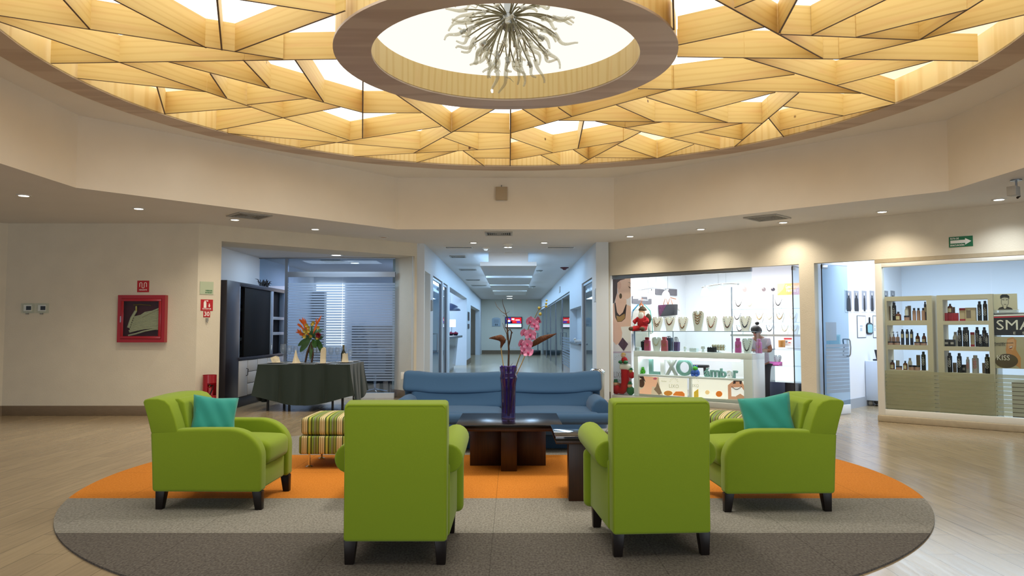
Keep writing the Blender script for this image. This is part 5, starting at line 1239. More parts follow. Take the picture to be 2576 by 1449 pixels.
for i, (px, yt, w_, mt, lb) in enumerate(((1723, 872, 8, 'bust_white', 'round white ring stand in the middle of the showcase'), (1745, 876, 20, 'shop_white', 'flat white tray in the middle of the showcase'), (1768, 871, 11, 'bust_white', 'white cube ring stand in the showcase'), (1790, 874, 20, 'black', 'dark ring tray in the showcase'), (1606, 874, 12, 'shop_white', 'small white tray at the left end of the showcase'))):
    t = .2 + .03 * (i % 2); s = W3.S(px, t); h = W3.hit(px, yt, t)[1] - zi; w = w_ * .0073
    m = MB(); (m.box(-w / 2, w / 2, -.04, .04, 0, h) if mt != 'bust_white' else m.lathe([(0, 0), (w * .4, 0), (w * .2, h * .4), (w * .5, h * .6), (w * .4, h), (0, h)], 14))
    if mt in ('shop_white', 'black'): [m.ball((-w / 2 + w * (k + .5) / 6, -.02 + .03 * (k % 2), h + .006), .007, 6, 4) for k in range(6)]
    o = m.build('jewellery_tray' if mt != 'bust_white' else 'ring_stand', mt); o.location = W3.P(s, t, zi); o.rotation_euler = (0, 0, sid(W3)); tag(o, lb, 'jewellery stand')
t = .3; s = W3.S(1807, t); o = thing('bracelet_stand', 'pearl bracelet rolls on a T-bar stand in the showcase', 'jewellery stand', W3.P(s, t, zi), sid(W3)); m = MB(); m.lathe([(0, 0), (.05, 0), (.05, .008), (.008, .012), (.008, .10), (0, .10)], 14); m.build('base', 'chrome', o)
for z in (.06, .11):
    m = MB(); m.tube([(-.13, 0, z), (.13, 0, z)], .02, 10); m.build('roll', 'bust_white', o)
    for k in range(9): 
        m = MB(); m.tube([(-.115 + .028 * k, .025 * math.cos(a), z + .025 * math.sin(a)) for a in [q * PI / 5 for q in range(11)]], .007, 6); m.build('bracelet', 'bead_cream' if k % 2 else 'bead_gold', o)
# red plush doll on the showcase, festive pile in the corner
mat('plush_red', '#b3161e', .85); mat('plush_brown', '#5a4630', .9, noise=.4, nscale=60); mat('skin_toy', '#d9a888', .7); mat('plush_white', '#e8e3da', .9)
p = W3.P(W3.S(1617, .22), .22, gt + .001); t = thing('holiday_doll', 'seated red-suited plush doll with white beard and brown sack on the showcase end', 'toy', p, sid(W3))
H = W3.hit(1617, 772, .22)[1] - gt; m = MB(); m.ball((0, 0, H * .33), (H * .24, H * .2, H * .34), 14, 10); m.build('body', 'plush_red', t)
m = MB(); m.ball((0, -.02, H * .76), (H * .13, H * .13, H * .15), 12, 9); hd = m.build('head', 'skin_toy', t); m = MB(); m.ball((0, -H * .12, H * .64), (H * .13, H * .08, H * .17), 12, 8); m.build('beard', 'plush_white', hd); m = MB(); m.lathe([(H * .16, 0), (H * .17, .02), (H * .13, H * .12), (H * .03, H * .2), (0, H * .2)], 14, (0, 0, H * .84)); m.build('cap', 'plush_brown', hd)
m = MB(); m.ball((H * .25, .02, H * .5), (H * .13, H * .12, H * .22), 10, 8); m.build('sack', 'plush_brown', t)
for i in (-1, 1):
    m = MB(); m.tube([(i * H * .12, -.02, H * .12), (i * H * .2, -H * .32, H * .1), (i * H * .26, -H * .42, H * .07)], [H * .12, H * .11, H * .09], 10); m.build('leg', 'plush_red', t); m = MB(); m.ball((i * H * .27, -H * .45, H * .09), (H * .1, H * .13, H * .09), 10, 7); m.build('boot', 'plush_brown', t)
    m = MB(); m.tube([(i * H * .2, 0, H * .52), (i * H * .32, -H * .15, H * .38), (i * H * .2, -H * .26, H * .34)], [H * .09, H * .08, H * .06], 10); m.build('arm', 'plush_red', t)
tz = .105
def ps(px, t=.18): return W3.P(W3.S(px, t), t, 0)
for nm, lab, px, z0_, z1_, kind in (('holiday_stocking', 'big red and white holiday stocking standing in the window corner', 1572, .11, .66, 's'),):
    o = thing(nm, lab, 'decoration', ps(px, .175) + Vector((0, 0, tz)), sid(W3)); m = MB(); m.tube([(.0, 0, .50), (0, 0, .25), (-.01, -.01, .13), (-.07, -.02, .07), (-.13, -.02, .06)], [.085, .08, .085, .07, .05], 14); m.build('sock', 'plush_red', o); m = MB(); m.rbox((.0, 0, .55), (.24, .11, .12), .04, n=3); m.build('cuff', 'plush_white', o)
    el = thing('holiday_elf', 'small doll in red and green reading on the stocking cuff', 'toy', ps(1570, .175) + Vector((0, 0, tz + .612)), sid(W3)); m = MB(); m.ball((0, 0, .07), (.07, .05, .07), 12, 8); m.build('body', 'plush_red', el); m = MB(); m.ball((-.02, -.01, .165), (.045, .045, .05), 12, 8); m.build('head', 'skin_toy', el); m = MB(); m.ball((-.02, 0, .185), (.048, .05, .04), 10, 7); m.build('hair', 'bead_gold', el)
    for i in (-1, 1): m = MB(); m.ball((i * .06, -.04, .035), (.05, .05, .035), 10, 7); m.build('leg', 'text_green', el)
for px, zz, r, a, b, lab in ((1549, .0, .10, 'plush_red', 'skin_toy', 'red plush doll with dark green top hat low in the window corner'), (1585, .0, .09, 'text_green', 'skin_toy', 'green and red plush doll lowest right in the window corner'), (1588, .33, .07, 'plush_red', 'bead_gold', 'yellow-haired doll hanging beside the stocking')):
    t_ = .15 if zz == 0 else .13
    o = thing('holiday_doll', lab, 'toy', ps(px, t_) + Vector((0, 0, tz + zz)), sid(W3)); m = MB(); m.ball((0, 0, r), (r * 1.0, r * .55, r), 12, 9); m.build('body', a, o); m = MB(); m.ball((-.01, -.01, r * 2.1), (r * .55, r * .5, r * .5), 12, 8); hd = m.build('head', b, o); m = MB(); m.lathe([(r * .6, 0), (r * .6, .01), (r * .4, .012), (r * .36, r * .6), (0, r * .6)], 14, (-.01, 0, r * 2.4)); m.build('hat', 'text_green', hd)

# ------------------------------------------------------------------ back of the shop
bt = 2.0
# wall of bright display shelves on the right
su = thing('display_shelves', 'brightly backlit white jewellery shelves on the right of the shop', 'shelving', W3.P(W3.S(1850, bt), bt, 0)); og3 = W3.P(W3.S(1850, bt), bt, 0)
b0, b1 = W3.S(1840, bt), s_b + .015
zz = lambda px, py: W3.hit(px, py, bt)[1]
ztop, zbot = zz(1900, 742), zz(1900, 841)
m = MB(); m.ob(W3, b0, b1, bt + .36, bt + .38, zbot, ztop); part(m, 'back_panel', 'backlight', su, og3)
m = MB(); m.ob(W3, b0, b0 + .015, bt, bt + .03, .8, ztop + .18); part(m, 'upright', 'alu', su, og3); sq = W3.S(1945, bt); m = MB(); m.ob(W3, sq, sq + .012, bt, bt + .02, .8, ztop); part(m, 'upright', 'alu', su, og3)
for py in (777, 811):
    z = zz(1900, py); m = MB(); m.ob(W3, b0 + .016, b1, bt + .01, bt + .35, z - .008, z); part(m, 'glass_shelf', 'blue_glass', su, og3)
m = MB(); m.ob(W3, b0, b1, bt - .05, bt + .36, zbot - .04, zbot); part(m, 'ledge', 'grey_plastic', su, og3)
m = MB(); m.ob(W3, b0, b1, bt, bt + .36, 0, zbot - .3); part(m, 'base', 'shop_white', su, og3)
shz = [zbot + .001, zz(1900, 811) + .001, zz(1900, 777) + .001]
for i, (px, r, bd, lab) in enumerate(((1862, 0, 'bead_dark', 'dark strand on the lowest shelf, left of the seller'), (1937, 0, 'bead_black', 'black bead necklace, right of the seller'), (1975, 0, 'bead_cream', 'plain pale stand low at the right'), (1999, 0, 'bead_cream', 'plain pale stand at the far right of the low shelf'),
      (1856, 1, 'bead_dark', 'dark dotted set on the middle shelf, left'), (1912, 1, 'bead_gold', 'fine gold chain on the middle shelf'), (1937, 1, 'bead_cream', 'pale chain on the middle shelf'), (1963, 1, 'bead_gold', 'gold pendant on the middle shelf'), (1996, 1, 'bead_cream', 'pale stand at the right of the middle shelf'),
      (1860, 2, 'bead_dark', 'dotted set on the top shelf, left'), (1888, 2, 'bead_cream', 'pale necklace on the top shelf'), (1960, 2, 'bead_black', 'dark pendant set on the top shelf, right'))):
    ht = (26, 26, 24)[r]; z0_ = shz[r]; s = W3.S(px, bt + .15)
    yt = 829 - (z0_ + .19 - 1.4) * F / W3.P(s, bt + .15, 0).y
    bust('white shelf bust with ' + lab, px, 0, yt, 24, bt + .15, [bd], zb=z0_, drop=.6, group='busts on the lit wall shelves')
# picture strip above the shelves
tS = bt + .05
for i, (a, b, lab, cc) in enumerate(((1863, 1884, 'pink print of earrings, leftmost above the shelves', '#b98a86'), (1886, 1907, 'pink print of a drop earring above the shelves', '#d9b4a8'), (1909, 1930, 'pink print of a round grey pendant', '#6b5f60'), (1932, 1953, 'pink print of an oval black stone', '#2a2630'))):
    c = ((a + b) / 2 + (2 if i > 1 else 0), 728); poster('picture_print', 'small ' + lab, 'picture', W3, tS, (a, b, 716, 741), '#e0bdb4', [(cc, circ(c, 5.5, 12, 6 - i * .8 + 1)), ('#f1d7cd', circ((c[0] - 2, c[1] - 3), 1.6, 8)), ('#eee6e0', [(a + 1, 717), (a + 12, 716.5), (a + 12, 719), (a + 1, 720)])], [], .03, .01, None, 'jewellery prints above the shelves')
poster('amber_banner', 'orange amber banner with white lettering, right end above the lit shelves', 'banner', W3, tS, (1956, 2012, 714, 741), '#eda05a', [('#f6c67e', [(1956, 714), (1975, 714), (1970, 728), (1956, 741)]), ('#c88d9c', [(1995, 730), (2012, 722), (2012, 741), (1990, 741)])], [('Gema Milenaria', 1994, 725, 36, .1, '#fff4e0'), ('Hermosa y', 1993, 734, 30, .1, '#fff4e0')], .05)
poster('picture_print', 'small white card with shop name under the right lamp', 'picture', W3, tS - .01, (1842, 1862, 736, 744), '#eeeae6', [], [('LIXO', 1850, 742, 12, .05, '#a9a4a0')], .02, .006)
# slatwall clothes at the back left
mat('slat_grey', '#6a666c', .6); mat('shirt_white', '#d8d6cc', .85, noise=.06, nscale=20); mat('shirt_blue', '#2a7fae', .8); mat('shirt_teal', '#1f7a6c', .8); mat('shirt_cream', '#e9e6df', .85); mat('wood_hanger', '#a5613a', .5)
tb = 1.9
for a, b, c, d, lab in ((1589, 1637, 745, 765, 'dark grey wall panel behind the hanging shirts'), (1648, 1701, 724, 744, 'dark grey wall panel above the white blouse')):
    m = MB(); LV = Frame(*W3.P(.085, 0, 0)[:2], W3.n[0], W3.n[1]); q0, z1_ = LV.hit(a, c); q1, z0_ = LV.hit(b, d); m.ob(LV, q0, q1, -.025, -.001, z0_, z1_); tag(m.build('wall_panel', 'slat_grey'), lab, 'wall panel')
def shirt(label, px, ytop, ybot, wpx, mt, t, hang=True, group=None, org=0):
    s = W3.S(px, t); z1 = W3.hit(px, ytop, t)[1]; z0_ = W3.hit(px, ybot, t)[1]; w = abs(W3.S(px + wpx / 2, t) - W3.S(px - wpx / 2, t)); h = z1 - z0_
    o = thing('hanging_shirt', label, 'shirt', W3.P(s, t, z0_), sid(W3), group)
    poly = [(-.34, 0), (.34, 0), (.36, .62), (.43, .30), (.5, .33), (.47, .62), (.40, .84), (.12, .98), (.06, .93), (-.06, .93), (-.12, .98), (-.40, .84), (-.47, .62), (-.5, .33), (-.43, .30), (-.36, .62)]
    m = MB(); m.prism([(u * w, v * h) for u, v in poly], lambda u, v, d: (u, d + .012 * math.sin(u * 30), v), -.018, .018); m.build('body', mt, o, bevel=.006)
    m = MB(); m.tube([(-.36 * w, 0, .84 * h), (0, 0, h * 1.0), (.36 * w, 0, .84 * h)], .012, 6); m.tube([(0, 0, h), (0, 0, h + .05), (.03, 0, h + .08), (.03, 0, h + .1), (0, 0, h + .115)], .004, 6); m.build('hanger', 'wood_hanger', o)
shirt('blue shirt hanging rearmost behind the white ones', 1613, 763, 870, 52, 'shirt_blue', 1.15, group='shirts on the rail'); shirt('teal shirt hanging in the middle of the rail', 1615, 764, 872, 52, 'shirt_teal', 1.08, group='shirts on the rail'); shirt('white shirt hanging foremost on the rail', 1614, 766, 873, 50, 'shirt_white', 1.01, group='shirts on the rail')
shirt('cream blouse displayed on the back wall behind the handbag', 1680, 745, 800, 62, 'shirt_cream', 2.35)
m = MB(); s = W3.S(1614, 1.0); zt_ = W3.hit(1614, 755, 1.1)[1]; m.tube([W3.P(s, .9, zt_), W3.P(s, 1.25, zt_)], .012, 8); m.tube([W3.P(s, 1.25, zt_), W3.P(s, 1.25, 2.755)], .010, 8); tag(m.build('clothes_rail', 'chrome'), 'short chrome clothes rail holding the shirts', 'rail')
# two-tone handbag hanging in front of the blouse
mat('bag_purple', '#6a2f56', .6, noise=.6, nscale=30); mat('bag_black', '#2c2a2e', .45)
t_ = 2.15; s = W3.S(1681, t_); p = W3.P(s, t_, 0); zb = W3.hit(1681, 795, t_)[1]; zt_ = W3.hit(1681, 766, t_)[1]; hb = thing('handbag', 'two-tone purple and black handbag hanging in front of the white blouse', 'bag', W3.P(s, t_, zb), sid(W3)); w = abs(W3.S(1702, t_) - W3.S(1658, t_)); h = zt_ - zb
m = MB(); m.prism([(-w * .4, -.01), (w * .47, .02), (w * .5, h), (-w * .02, h)], lambda u, v, d: (u, d, v), -.05, .05); m.build('body', 'bag_black', hb, bevel=.01); m = MB(); m.prism([(-w * .44, -.0), (-w * .38, -.01), (w * .0, h), (-w * .5, h * .96)], lambda u, v, d: (u, d, v), -.05, .05); m.build('side_panel', 'bag_purple', hb, bevel=.01)
for x in (-.12, .14):
    m = MB(); m.tube([(w * (x - .14), 0, h), (w * (x - .02), .01, h + .17), (w * (x + .12), 0, h)], .008, 6); m.build('handle', 'wood_hanger', hb)
m = MB(); s_ = W3.S(1681, t_); m.tube([W3.P(s_, t_, zt_ + .14), W3.P(s_, t_, 2.755)], .006, 6); tag(m.build('display_hook', 'chrome'), 'thin wire hook carrying the two-tone handbag', 'hook')
# pendant lamp bars
mat('opal_glass', '#ffffff', .3, emit='#fff6ea', estr=5.0)
def pendant(label, pxs, ys, t, bar):
    p = W3.P(W3.S(pxs[1], t), t, 2.76); o = thing('pendant_lamp', label, 'lamp', p, 0, 'pendant lamp bars in the jewellery shop')
    def q(px, py, dt=0): s, z = W3.hit(px, py, t + dt); return W3.P(s, t + dt, z) - p
    m = MB(); m.tube([q(*b) for b in bar], .009, 8); m.build('bar', 'chrome', o)
    a, b = bar[1], bar[-2]
    for (x, y) in ((pxs[1] - 7, None), (pxs[1] + 12, None)):
        e_ = q(x, bar[2][1]); m = MB(); m.tube([e_, Vector((e_.x, e_.y, -.01))], .003, 6); m.build('cable', 'steel', o)
    c0_ = q(pxs[1] - 12, 700); c1_ = q(pxs[1] + 18, 700); m = MB(); m.tube([Vector((c0_.x, c0_.y, -.012)), Vector((c1_.x, c1_.y, -.012))], .012, 8); m.build('ceiling_plate', 'steel', o)
    for px, py in zip(pxs, ys):
        c = q(px, py); m = MB(); R = .085; m.lathe([(R, -.075), (R * .97, -.045), (R * .8, .02), (R * .5, .06), (.02, .08), (0, .08)], 20, c); m.build('shade', 'opal_glass', o)
        m = MB(); m.tube([c + Vector((0, 0, .08)), c + Vector((0, 0, .125))], .012, 8); m.build('socket', 'chrome', o)
pendant('white three-shade lamp bar hanging at the left in the jewellery shop', (1603, 1639, 1675), (742, 742, 741), .8, [(1596, 731), (1615, 729), (1640, 725), (1660, 726), (1682, 729)])
pendant('white three-shade lamp bar hanging at the right in the jewellery shop', (1774, 1814, 1857), (734, 730, 729), .8, [(1765, 723), (1785, 719), (1814, 714), (1840, 713), (1865, 715)])
m = MB(); p = W3.P(W3.S(1699, 2.9), 2.9, 2.76); m.tube([p, p - Vector((0, 0, .10))], .012, 8); m.ball(p - Vector((0, 0, .13)), .035, 10, 7); tag(m.build('security_camera', 'grey_plastic'), 'small grey security camera under the jewellery shop ceiling', 'camera')
# rear glass cabinet on castors
rc_t = 1.25
rk = thing('glass_cabinet', 'glass display cabinet with dark base standing behind the shop doorway', 'display cabinet', W3.P(W3.S(1925, rc_t), rc_t, 0)); og4 = W3.P(W3.S(1925, rc_t), rc_t, 0)
r0, r1 = W3.S(1923, rc_t), s_b - .02; zr = lambda py: W3.hit(1965, py, rc_t)[1]
zA, zB, zC_ = zr(962), zr(880), .07
m = MB(); m.ob(W3, r0, W3.S(1972, rc_t) - .002, rc_t, rc_t + .45, zC_, zA); mat('cab_navy', '#3c4661', .35); part(m, 'door', 'cab_navy', rk, og4, .003); m = MB(); m.ob(W3, W3.S(1972, rc_t) + .002, r1, rc_t + .01, rc_t + .45, zC_, zA); part(m, 'base', 'wenge', rk, og4, .003)
m = MB(); m.ob(W3, r0, r1, rc_t + .42, rc_t + .45, zA, zB); part(m, 'back_panel', 'backlight', rk, og4)
for z in (zA + .003, zr(921), zB): m = MB(); m.ob(W3, r0, r1, rc_t + .005, rc_t + .415, z - .006, z + .0); part(m, 'glass_shelf', 'blue_glass', rk, og4)
m = MB(); m.ob(W3, r0, r1, rc_t, rc_t + .005, zA + .004, zB - .008); part(m, 'front_pane', 'clear_glass', rk, og4)
m = MB(); m.ob(W3, r0 - .012, r0, rc_t, rc_t + .45, zC_, zB + .01); part(m, 'frame', 'alu', rk, og4)
for s in (r0 + .06, r1 - .08): m = MB(); p = W3.P(s, rc_t + .06, .035); m.ball(p, .034, 10, 8); part(m, 'castor', 'steel', rk, og4)
bust('white bust with long dark lariat inside the rear glass cabinet', 1955, 0, 893, 20, rc_t + .2, ['bead_black'], zb=zr(921) + .001, drop=.85, group='goods in the rear cabinet')
m = MB(); m.hexa([(-.13, -.08, 0), (.13, -.08, 0), (.13, .08, 0), (-.13, .08, 0), (-.13, -.08, .02), (.13, -.08, .02), (.13, .08, .07), (-.13, .08, .07)]); o = m.build('gift_box', 'hot_pink'); o.location = W3.P(W3.S(1945, rc_t + .1), rc_t + .1, zr(921) + .001); o.rotation_euler = (0, 0, sid(W3)); tag(o, 'open pink and white case in the rear glass cabinet', 'box')
# items on the ledge behind
zl_ = zB + .001
m = MB(); m.ob(W3, r0 + .35, r1, rc_t + .2, rc_t + .44, zB + .015, zB + .04); tag(m.build('counter_ledge', 'shop_white'), 'thin white ledge above the rear glass cabinet', 'ledge')
m = MB(); m.lathe([(0, 0), (.06, 0), (.065, .13), (.06, .135), (0, .12)], 20); o = m.build('wooden_tub', 'bead_honey'); o.location = W3.P(W3.S(1966, rc_t + .3), rc_t + .3, zB + .041); tag(o, 'round tan tub on the ledge behind the seller', 'tub')
t_ = rc_t + .4; poster('notice_card', 'white notice with a red header on the ledge', 'sign', W3, t_, (1972, 1993, 850, 870), '#ece8e4', [('#d2323a', [(1972, 850), (1993, 850), (1993, 854), (1972, 854)]), ('#8f9aa8', [(1976, 857), (1981, 857), (1981, 862), (1976, 862)]), ('#d2323a', [(1983, 861), (1989, 861), (1989, 863), (1983, 863)])], [], .05, .01)
# black bar stool seen through the shelf
so_ = thing('bar_stool', 'black round stool standing behind the lit counter shelf', 'stool', W3.P(W3.S(1760, .95), .95, 0)); m = MB(); m.lathe([(0, .66), (.17, .66), (.18, .68), (.17, .71), (0, .71)], 24); m.build('seat', 'black', so_)
for k in range(4): a = k * PI / 2 + .4; m = MB(); m.tube([(.12 * math.cos(a), .12 * math.sin(a), .66), (.18 * math.cos(a), .18 * math.sin(a), 0)], .014, 8); m.build('leg', 'black', so_)

# ------------------------------------------------------------------ the seller
mat('skin', '#8a5a40', .6); mat('hair_dark', '#15110f', .55, noise=.4, nscale=80); mat('uniform_grey', '#b3aab4', .85, noise=.08, nscale=40)
mat('trouser_dark', '#26262c', .8)
sp = W3.P(W3.S(1910, .88), .88, 0)
pe = thing('person', 'person with dark hair in a bun and grey top bending over the counter', 'person', sp, sid(W3) + .12); pe.scale = (.92, .92, .92)
def skin_mesh(name, verts, edges, radii, mt, parent, sub=2, root=0):
    me = bpy.data.meshes.new(name); me.from_pydata(verts, edges, []); o = bpy.data.objects.new('tmp', me); COL.objects.link(o)
    o.modifiers.new('s', 'SKIN'); 
    for i, r in enumerate(radii):
        v = me.skin_vertices[0].data[i]; v.radius = r if isinstance(r, tuple) else (r, r); v.use_root = (i == root)
    sb_ = o.modifiers.new('u', 'SUBSURF'); sb_.levels = sub; sb_.render_levels = sub
    m2 = bpy.data.meshes.new_from_object(o.evaluated_get(bpy.context.evaluated_depsgraph_get())); bpy.data.objects.remove(o); m2.name = name
    for p in m2.polygons: p.use_smooth = True
    m2.materials.clear(); m2.materials.append(MATS[mt]); ob = bpy.data.objects.new(name, m2); COL.objects.link(ob); ob.parent = parent; return ob
# body, facing -y, leaning forward and looking down at the counter
V = [(0, .10, .86), (0, .09, 1.00), (0, .04, 1.16), (0, -.04, 1.30), (0, -.10, 1.37), (0, -.15, 1.43), (0, -.185, 1.50), (0, -.20, 1.56),
     (.17, -.04, 1.30), (.24, -.05, 1.10), (.15, -.15, 1.11), (.07, -.20, 1.12), (-.17, -.04, 1.30), (-.24, -.06, 1.10), (-.15, -.15, 1.11), (-.07, -.20, 1.12),
     (.09, .09, .80), (.10, .05, .47), (.10, .08, .09), (.10, -.08, .03), (-.09, .09, .80), (-.10, .06, .47), (-.10, .09, .09), (-.10, -.07, .03)]
Ed = [(0, 1), (1, 2), (2, 3), (3, 4), (4, 5), (5, 6), (6, 7), (3, 8), (8, 9), (9, 10), (10, 11), (3, 12), (12, 13), (13, 14), (14, 15), (0, 16), (16, 17), (17, 18), (18, 19), (0, 20), (20, 21), (21, 22), (22, 23)]
Rd = [(.15, .11), (.14, .10), (.155, .105), (.14, .09), .052, (.070, .085), (.076, .096), (.066, .075), .062, .046, .034, .022, .062, .046, .034, .022, .095, .062, .042, .032, .095, .062, .042, .032]
bd = skin_mesh('body', V, Ed, Rd, 'skin', pe)
for s in (1, -1):                                            # hands: palm and five curled fingers
    m = MB(); bx, by, bz = s * .058, -.215, 1.118; m.rbox((bx, by - .025, bz), (.075, .085, .028), .012, n=3); hd = m.build('hand', 'skin', pe)
    for k in range(4):
        x = bx + (-.028 + .0187 * k); ln = (.058, .072, .068, .05)[k]
        m = MB(); m.tube([(x, by - .062, bz), (x, by - .062 - ln * .45, bz + .008), (x - s * .003, by - .062 - ln * .8, bz - .002), (x - s * .005, by - .06 - ln, bz - .016)], [.0095, .009, .008, .006], 8); m.build('finger', 'skin', hd)
    m = MB(); m.tube([(bx - s * .03, by - .005, bz), (bx - s * .052, by - .03, bz + .002), (bx - s * .05, by - .058, bz - .006)], [.012, .0105, .007], 8); m.build('thumb', 'skin', hd)
# face, hair, clothes
m = MB(); hc_ = Vector((0, -.20, 1.49)); m.tube([(0, -.275, 1.50), (0, -.297, 1.465), (0, -.285, 1.455)], [.009, .013, .008], 8); m.build('nose', 'skin', bd)
for s in (1, -1):
    m = MB(); m.ball((s * .032, -.272, 1.498), (.013, .008, .008), 10, 7); m.build('eye', 'bust_white', bd); m = MB(); m.ball((s * .078, -.185, 1.475), (.012, .02, .03), 8, 6); m.build('ear', 'skin', bd)
m = MB(); m.ball((0, -.268, 1.425), (.024, .01, .007), 10, 6); m.build('mouth', 'coral_card', bd)
m = MB(); m.ball((0, -.205, 1.525), (.096, .122, .085), 18, 12); m.ball((0, -.09, 1.50), (.085, .06, .085), 14, 10); hr = m.build('hair', 'hair_dark', pe); m = MB(); m.ball((0, -.12, 1.645), (.042, .042, .036), 14, 10); m.build('hair_bun', 'hair_dark', hr)
tv = [(0, .10, .74), (0, .09, 1.00), (0, .04, 1.16), (0, -.035, 1.29), (0, -.075, 1.345), (.175, -.04, 1.295), (.215, -.065, 1.17), (-.175, -.04, 1.295), (-.215, -.065, 1.17)]
skin_mesh('blouse', tv, [(0, 1), (1, 2), (2, 3), (3, 4), (3, 5), (5, 6), (3, 7), (7, 8)], [(.185, .15), (.165, .13), (.17, .125), (.155, .105), .066, .078, .064, .078, .064], 'uniform_grey', pe)
skin_mesh('trousers', [(0, .10, .90), (.09, .09, .80), (.10, .05, .47), (.10, .085, .08), (-.09, .09, .80), (-.10, .06, .47), (-.10, .095, .08)], [(0, 1), (1, 2), (2, 3), (0, 4), (4, 5), (5, 6)], [(.165, .13), .108, .078, .062, .108, .078, .062], 'trouser_dark', pe)
for s in (1, -1): m = MB(); m.rbox((s * .10, .02, .035), (.10, .26, .07), .03, n=3); m.build('shoe', 'black', pe)
# ------------------------------------------------------------------ hair salon
mat('salon_wall', '#dfe8f4', .8); mat('salon_white', '#e4e2d8', .5); mat('board_cream', '#cdc1a6', .55); mat('salon_base', '#a7adb5', .5)
ss0 = W3.S(2205)
m = MB(); m.ob(W3, s_c - .02, 9.7, 4.6, 4.7, 0, 2.95); m.ob(W3, 9.6, 9.7, .16, 4.6, 0, 2.95); struct('wall_salon', m, 'salon_wall')
m = MB(); m.ob(W3, s_c - .02, 9.7, .16, 4.7, 2.87, 2.9); struct('ceiling_salon', m, 'salon_wall')
m = MB(); m.ob(W3, s_c - .015, s_c - .002, .18, 4.59, 0, .17); struct('baseboard_salon', m, 'salon_base')
sfz = thing('shop_window', 'salon shop window with white frame, frosted lower stripes and cream plinth', 'shop window', W3.P(ss0, 0, 0)); o5 = W3.P(ss0, 0, 0)
zh = lambda px, py, t=0: W3.hit(px, py, t)[1]
z_hi = zh(2300, 668); z_lo = zh(2300, 1034)
m = MB(); e_ = 8.88
m.ob(W3, ss0, W3.S(2222), -.015, .10, .10, HS - .06); m.ob(W3, W3.S(2222), e_, -.015, .10, .10, z_lo); m.ob(W3, W3.S(2222), e_, -.015, .10, z_hi, HS - .06); part(m, 'frame', 'salon_white', sfz, o5, .003)
m = MB(); m.ob(W3, ss0, e_, -.02, .12, HS - .06, HS - .003); part(m, 'track', 'stone_sill', sfz, o5)
m = MB(); m.ob(W3, ss0, e_, -.06, .12, 0, .10); struct('trim_2', m, 'stone_sill', 'cream plinth under the salon window', .012)
sj = W3.S(2497)
for a, b in ((W3.S(2222), sj - .002), (sj + .002, e_)):
    m = MB(); m.ob(W3, a, b, .020, .028, z_lo, z_hi); pn = part(m, 'pane', 'clear_glass', sfz, o5)
    m = MB(); z = .775
    while z > z_lo + .05: m.ob(W3, a + .003, b - .003, .0165, .0190, z - .050, z); z -= .0575
    f = m.build('frosted_film', 'frost_warm', pn); f.location = (-o5.x, -o5.y, 0) ; f.location = (0, 0, 0)
    for v in f.data.vertices: pass
    f.matrix_parent_inverse = Matrix.Identity(4)
# shelf units with three open niches
def unit(label, pxs, tops, niches, t0, t1):
    s0, s1, sn0, sn1 = [W3.S(p, t0) for p in pxs]; org = W3.P(s0, t0, 0)
    o = thing('product_shelf', label, 'shelf unit', org); zt = zh((pxs[0] + pxs[1]) / 2, tops, t0)
    m = MB(); zz_ = [(zh((pxs[2] + pxs[3]) / 2, a, t0), zh((pxs[2] + pxs[3]) / 2, b, t0)) for a, b in niches]
    m.ob(W3, s0, sn0, t0, t1, .012, zt); m.ob(W3, sn1, s1, t0, t1, .012, zt); m.ob(W3, sn0, sn1, t0, t1, zz_[0][0], zt)
    for i in range(3):
        zb = zz_[i][1]; za = zz_[i + 1][0] if i < 2 else .012
        m.ob(W3, sn0, sn1, t0, t1, za, zb)
    part(m, 'carcass', 'board_cream', o, org); return [z[1] for z in zz_], zz_
u1, _ = unit('left cream product shelf with three open niches behind the salon window', (2224, 2346, 2232, 2332), 745, [(756, 806), (818, 868), (880, 931)], .12, .40)
u2, _ = unit('right cream product shelf with three open niches behind the salon window', (2358, 2500, 2373, 2487), 741, [(753, 807), (817, 872), (883, 939)], .12, .40)
BOT = {n: mat(n, c, r, coat=.2) and n for n, c, r in (('can_black', '#17171c', .3), ('can_blue', '#1f2438', .35), ('amber_bottle', '#6a3a20', .25), ('beige_bottle', '#b58f7c', .4), ('label_cream', '#d8cda6', .6), ('cap_dark', '#1b1c28', .4), ('tube_gold', '#a88746', .35), ('box_red', '#a3162a', .45), ('box_cream', '#c5b08c', .6), ('can_silver', '#a7a39c', .35), ('box_black', '#1d1d20', .5), ('box_brown', '#7a6a5a', .6), ('text_white', '#e6e2da', .5), ('text_red', '#c8332f', .5), ('white_jar', '#d5d2c6', .4))}
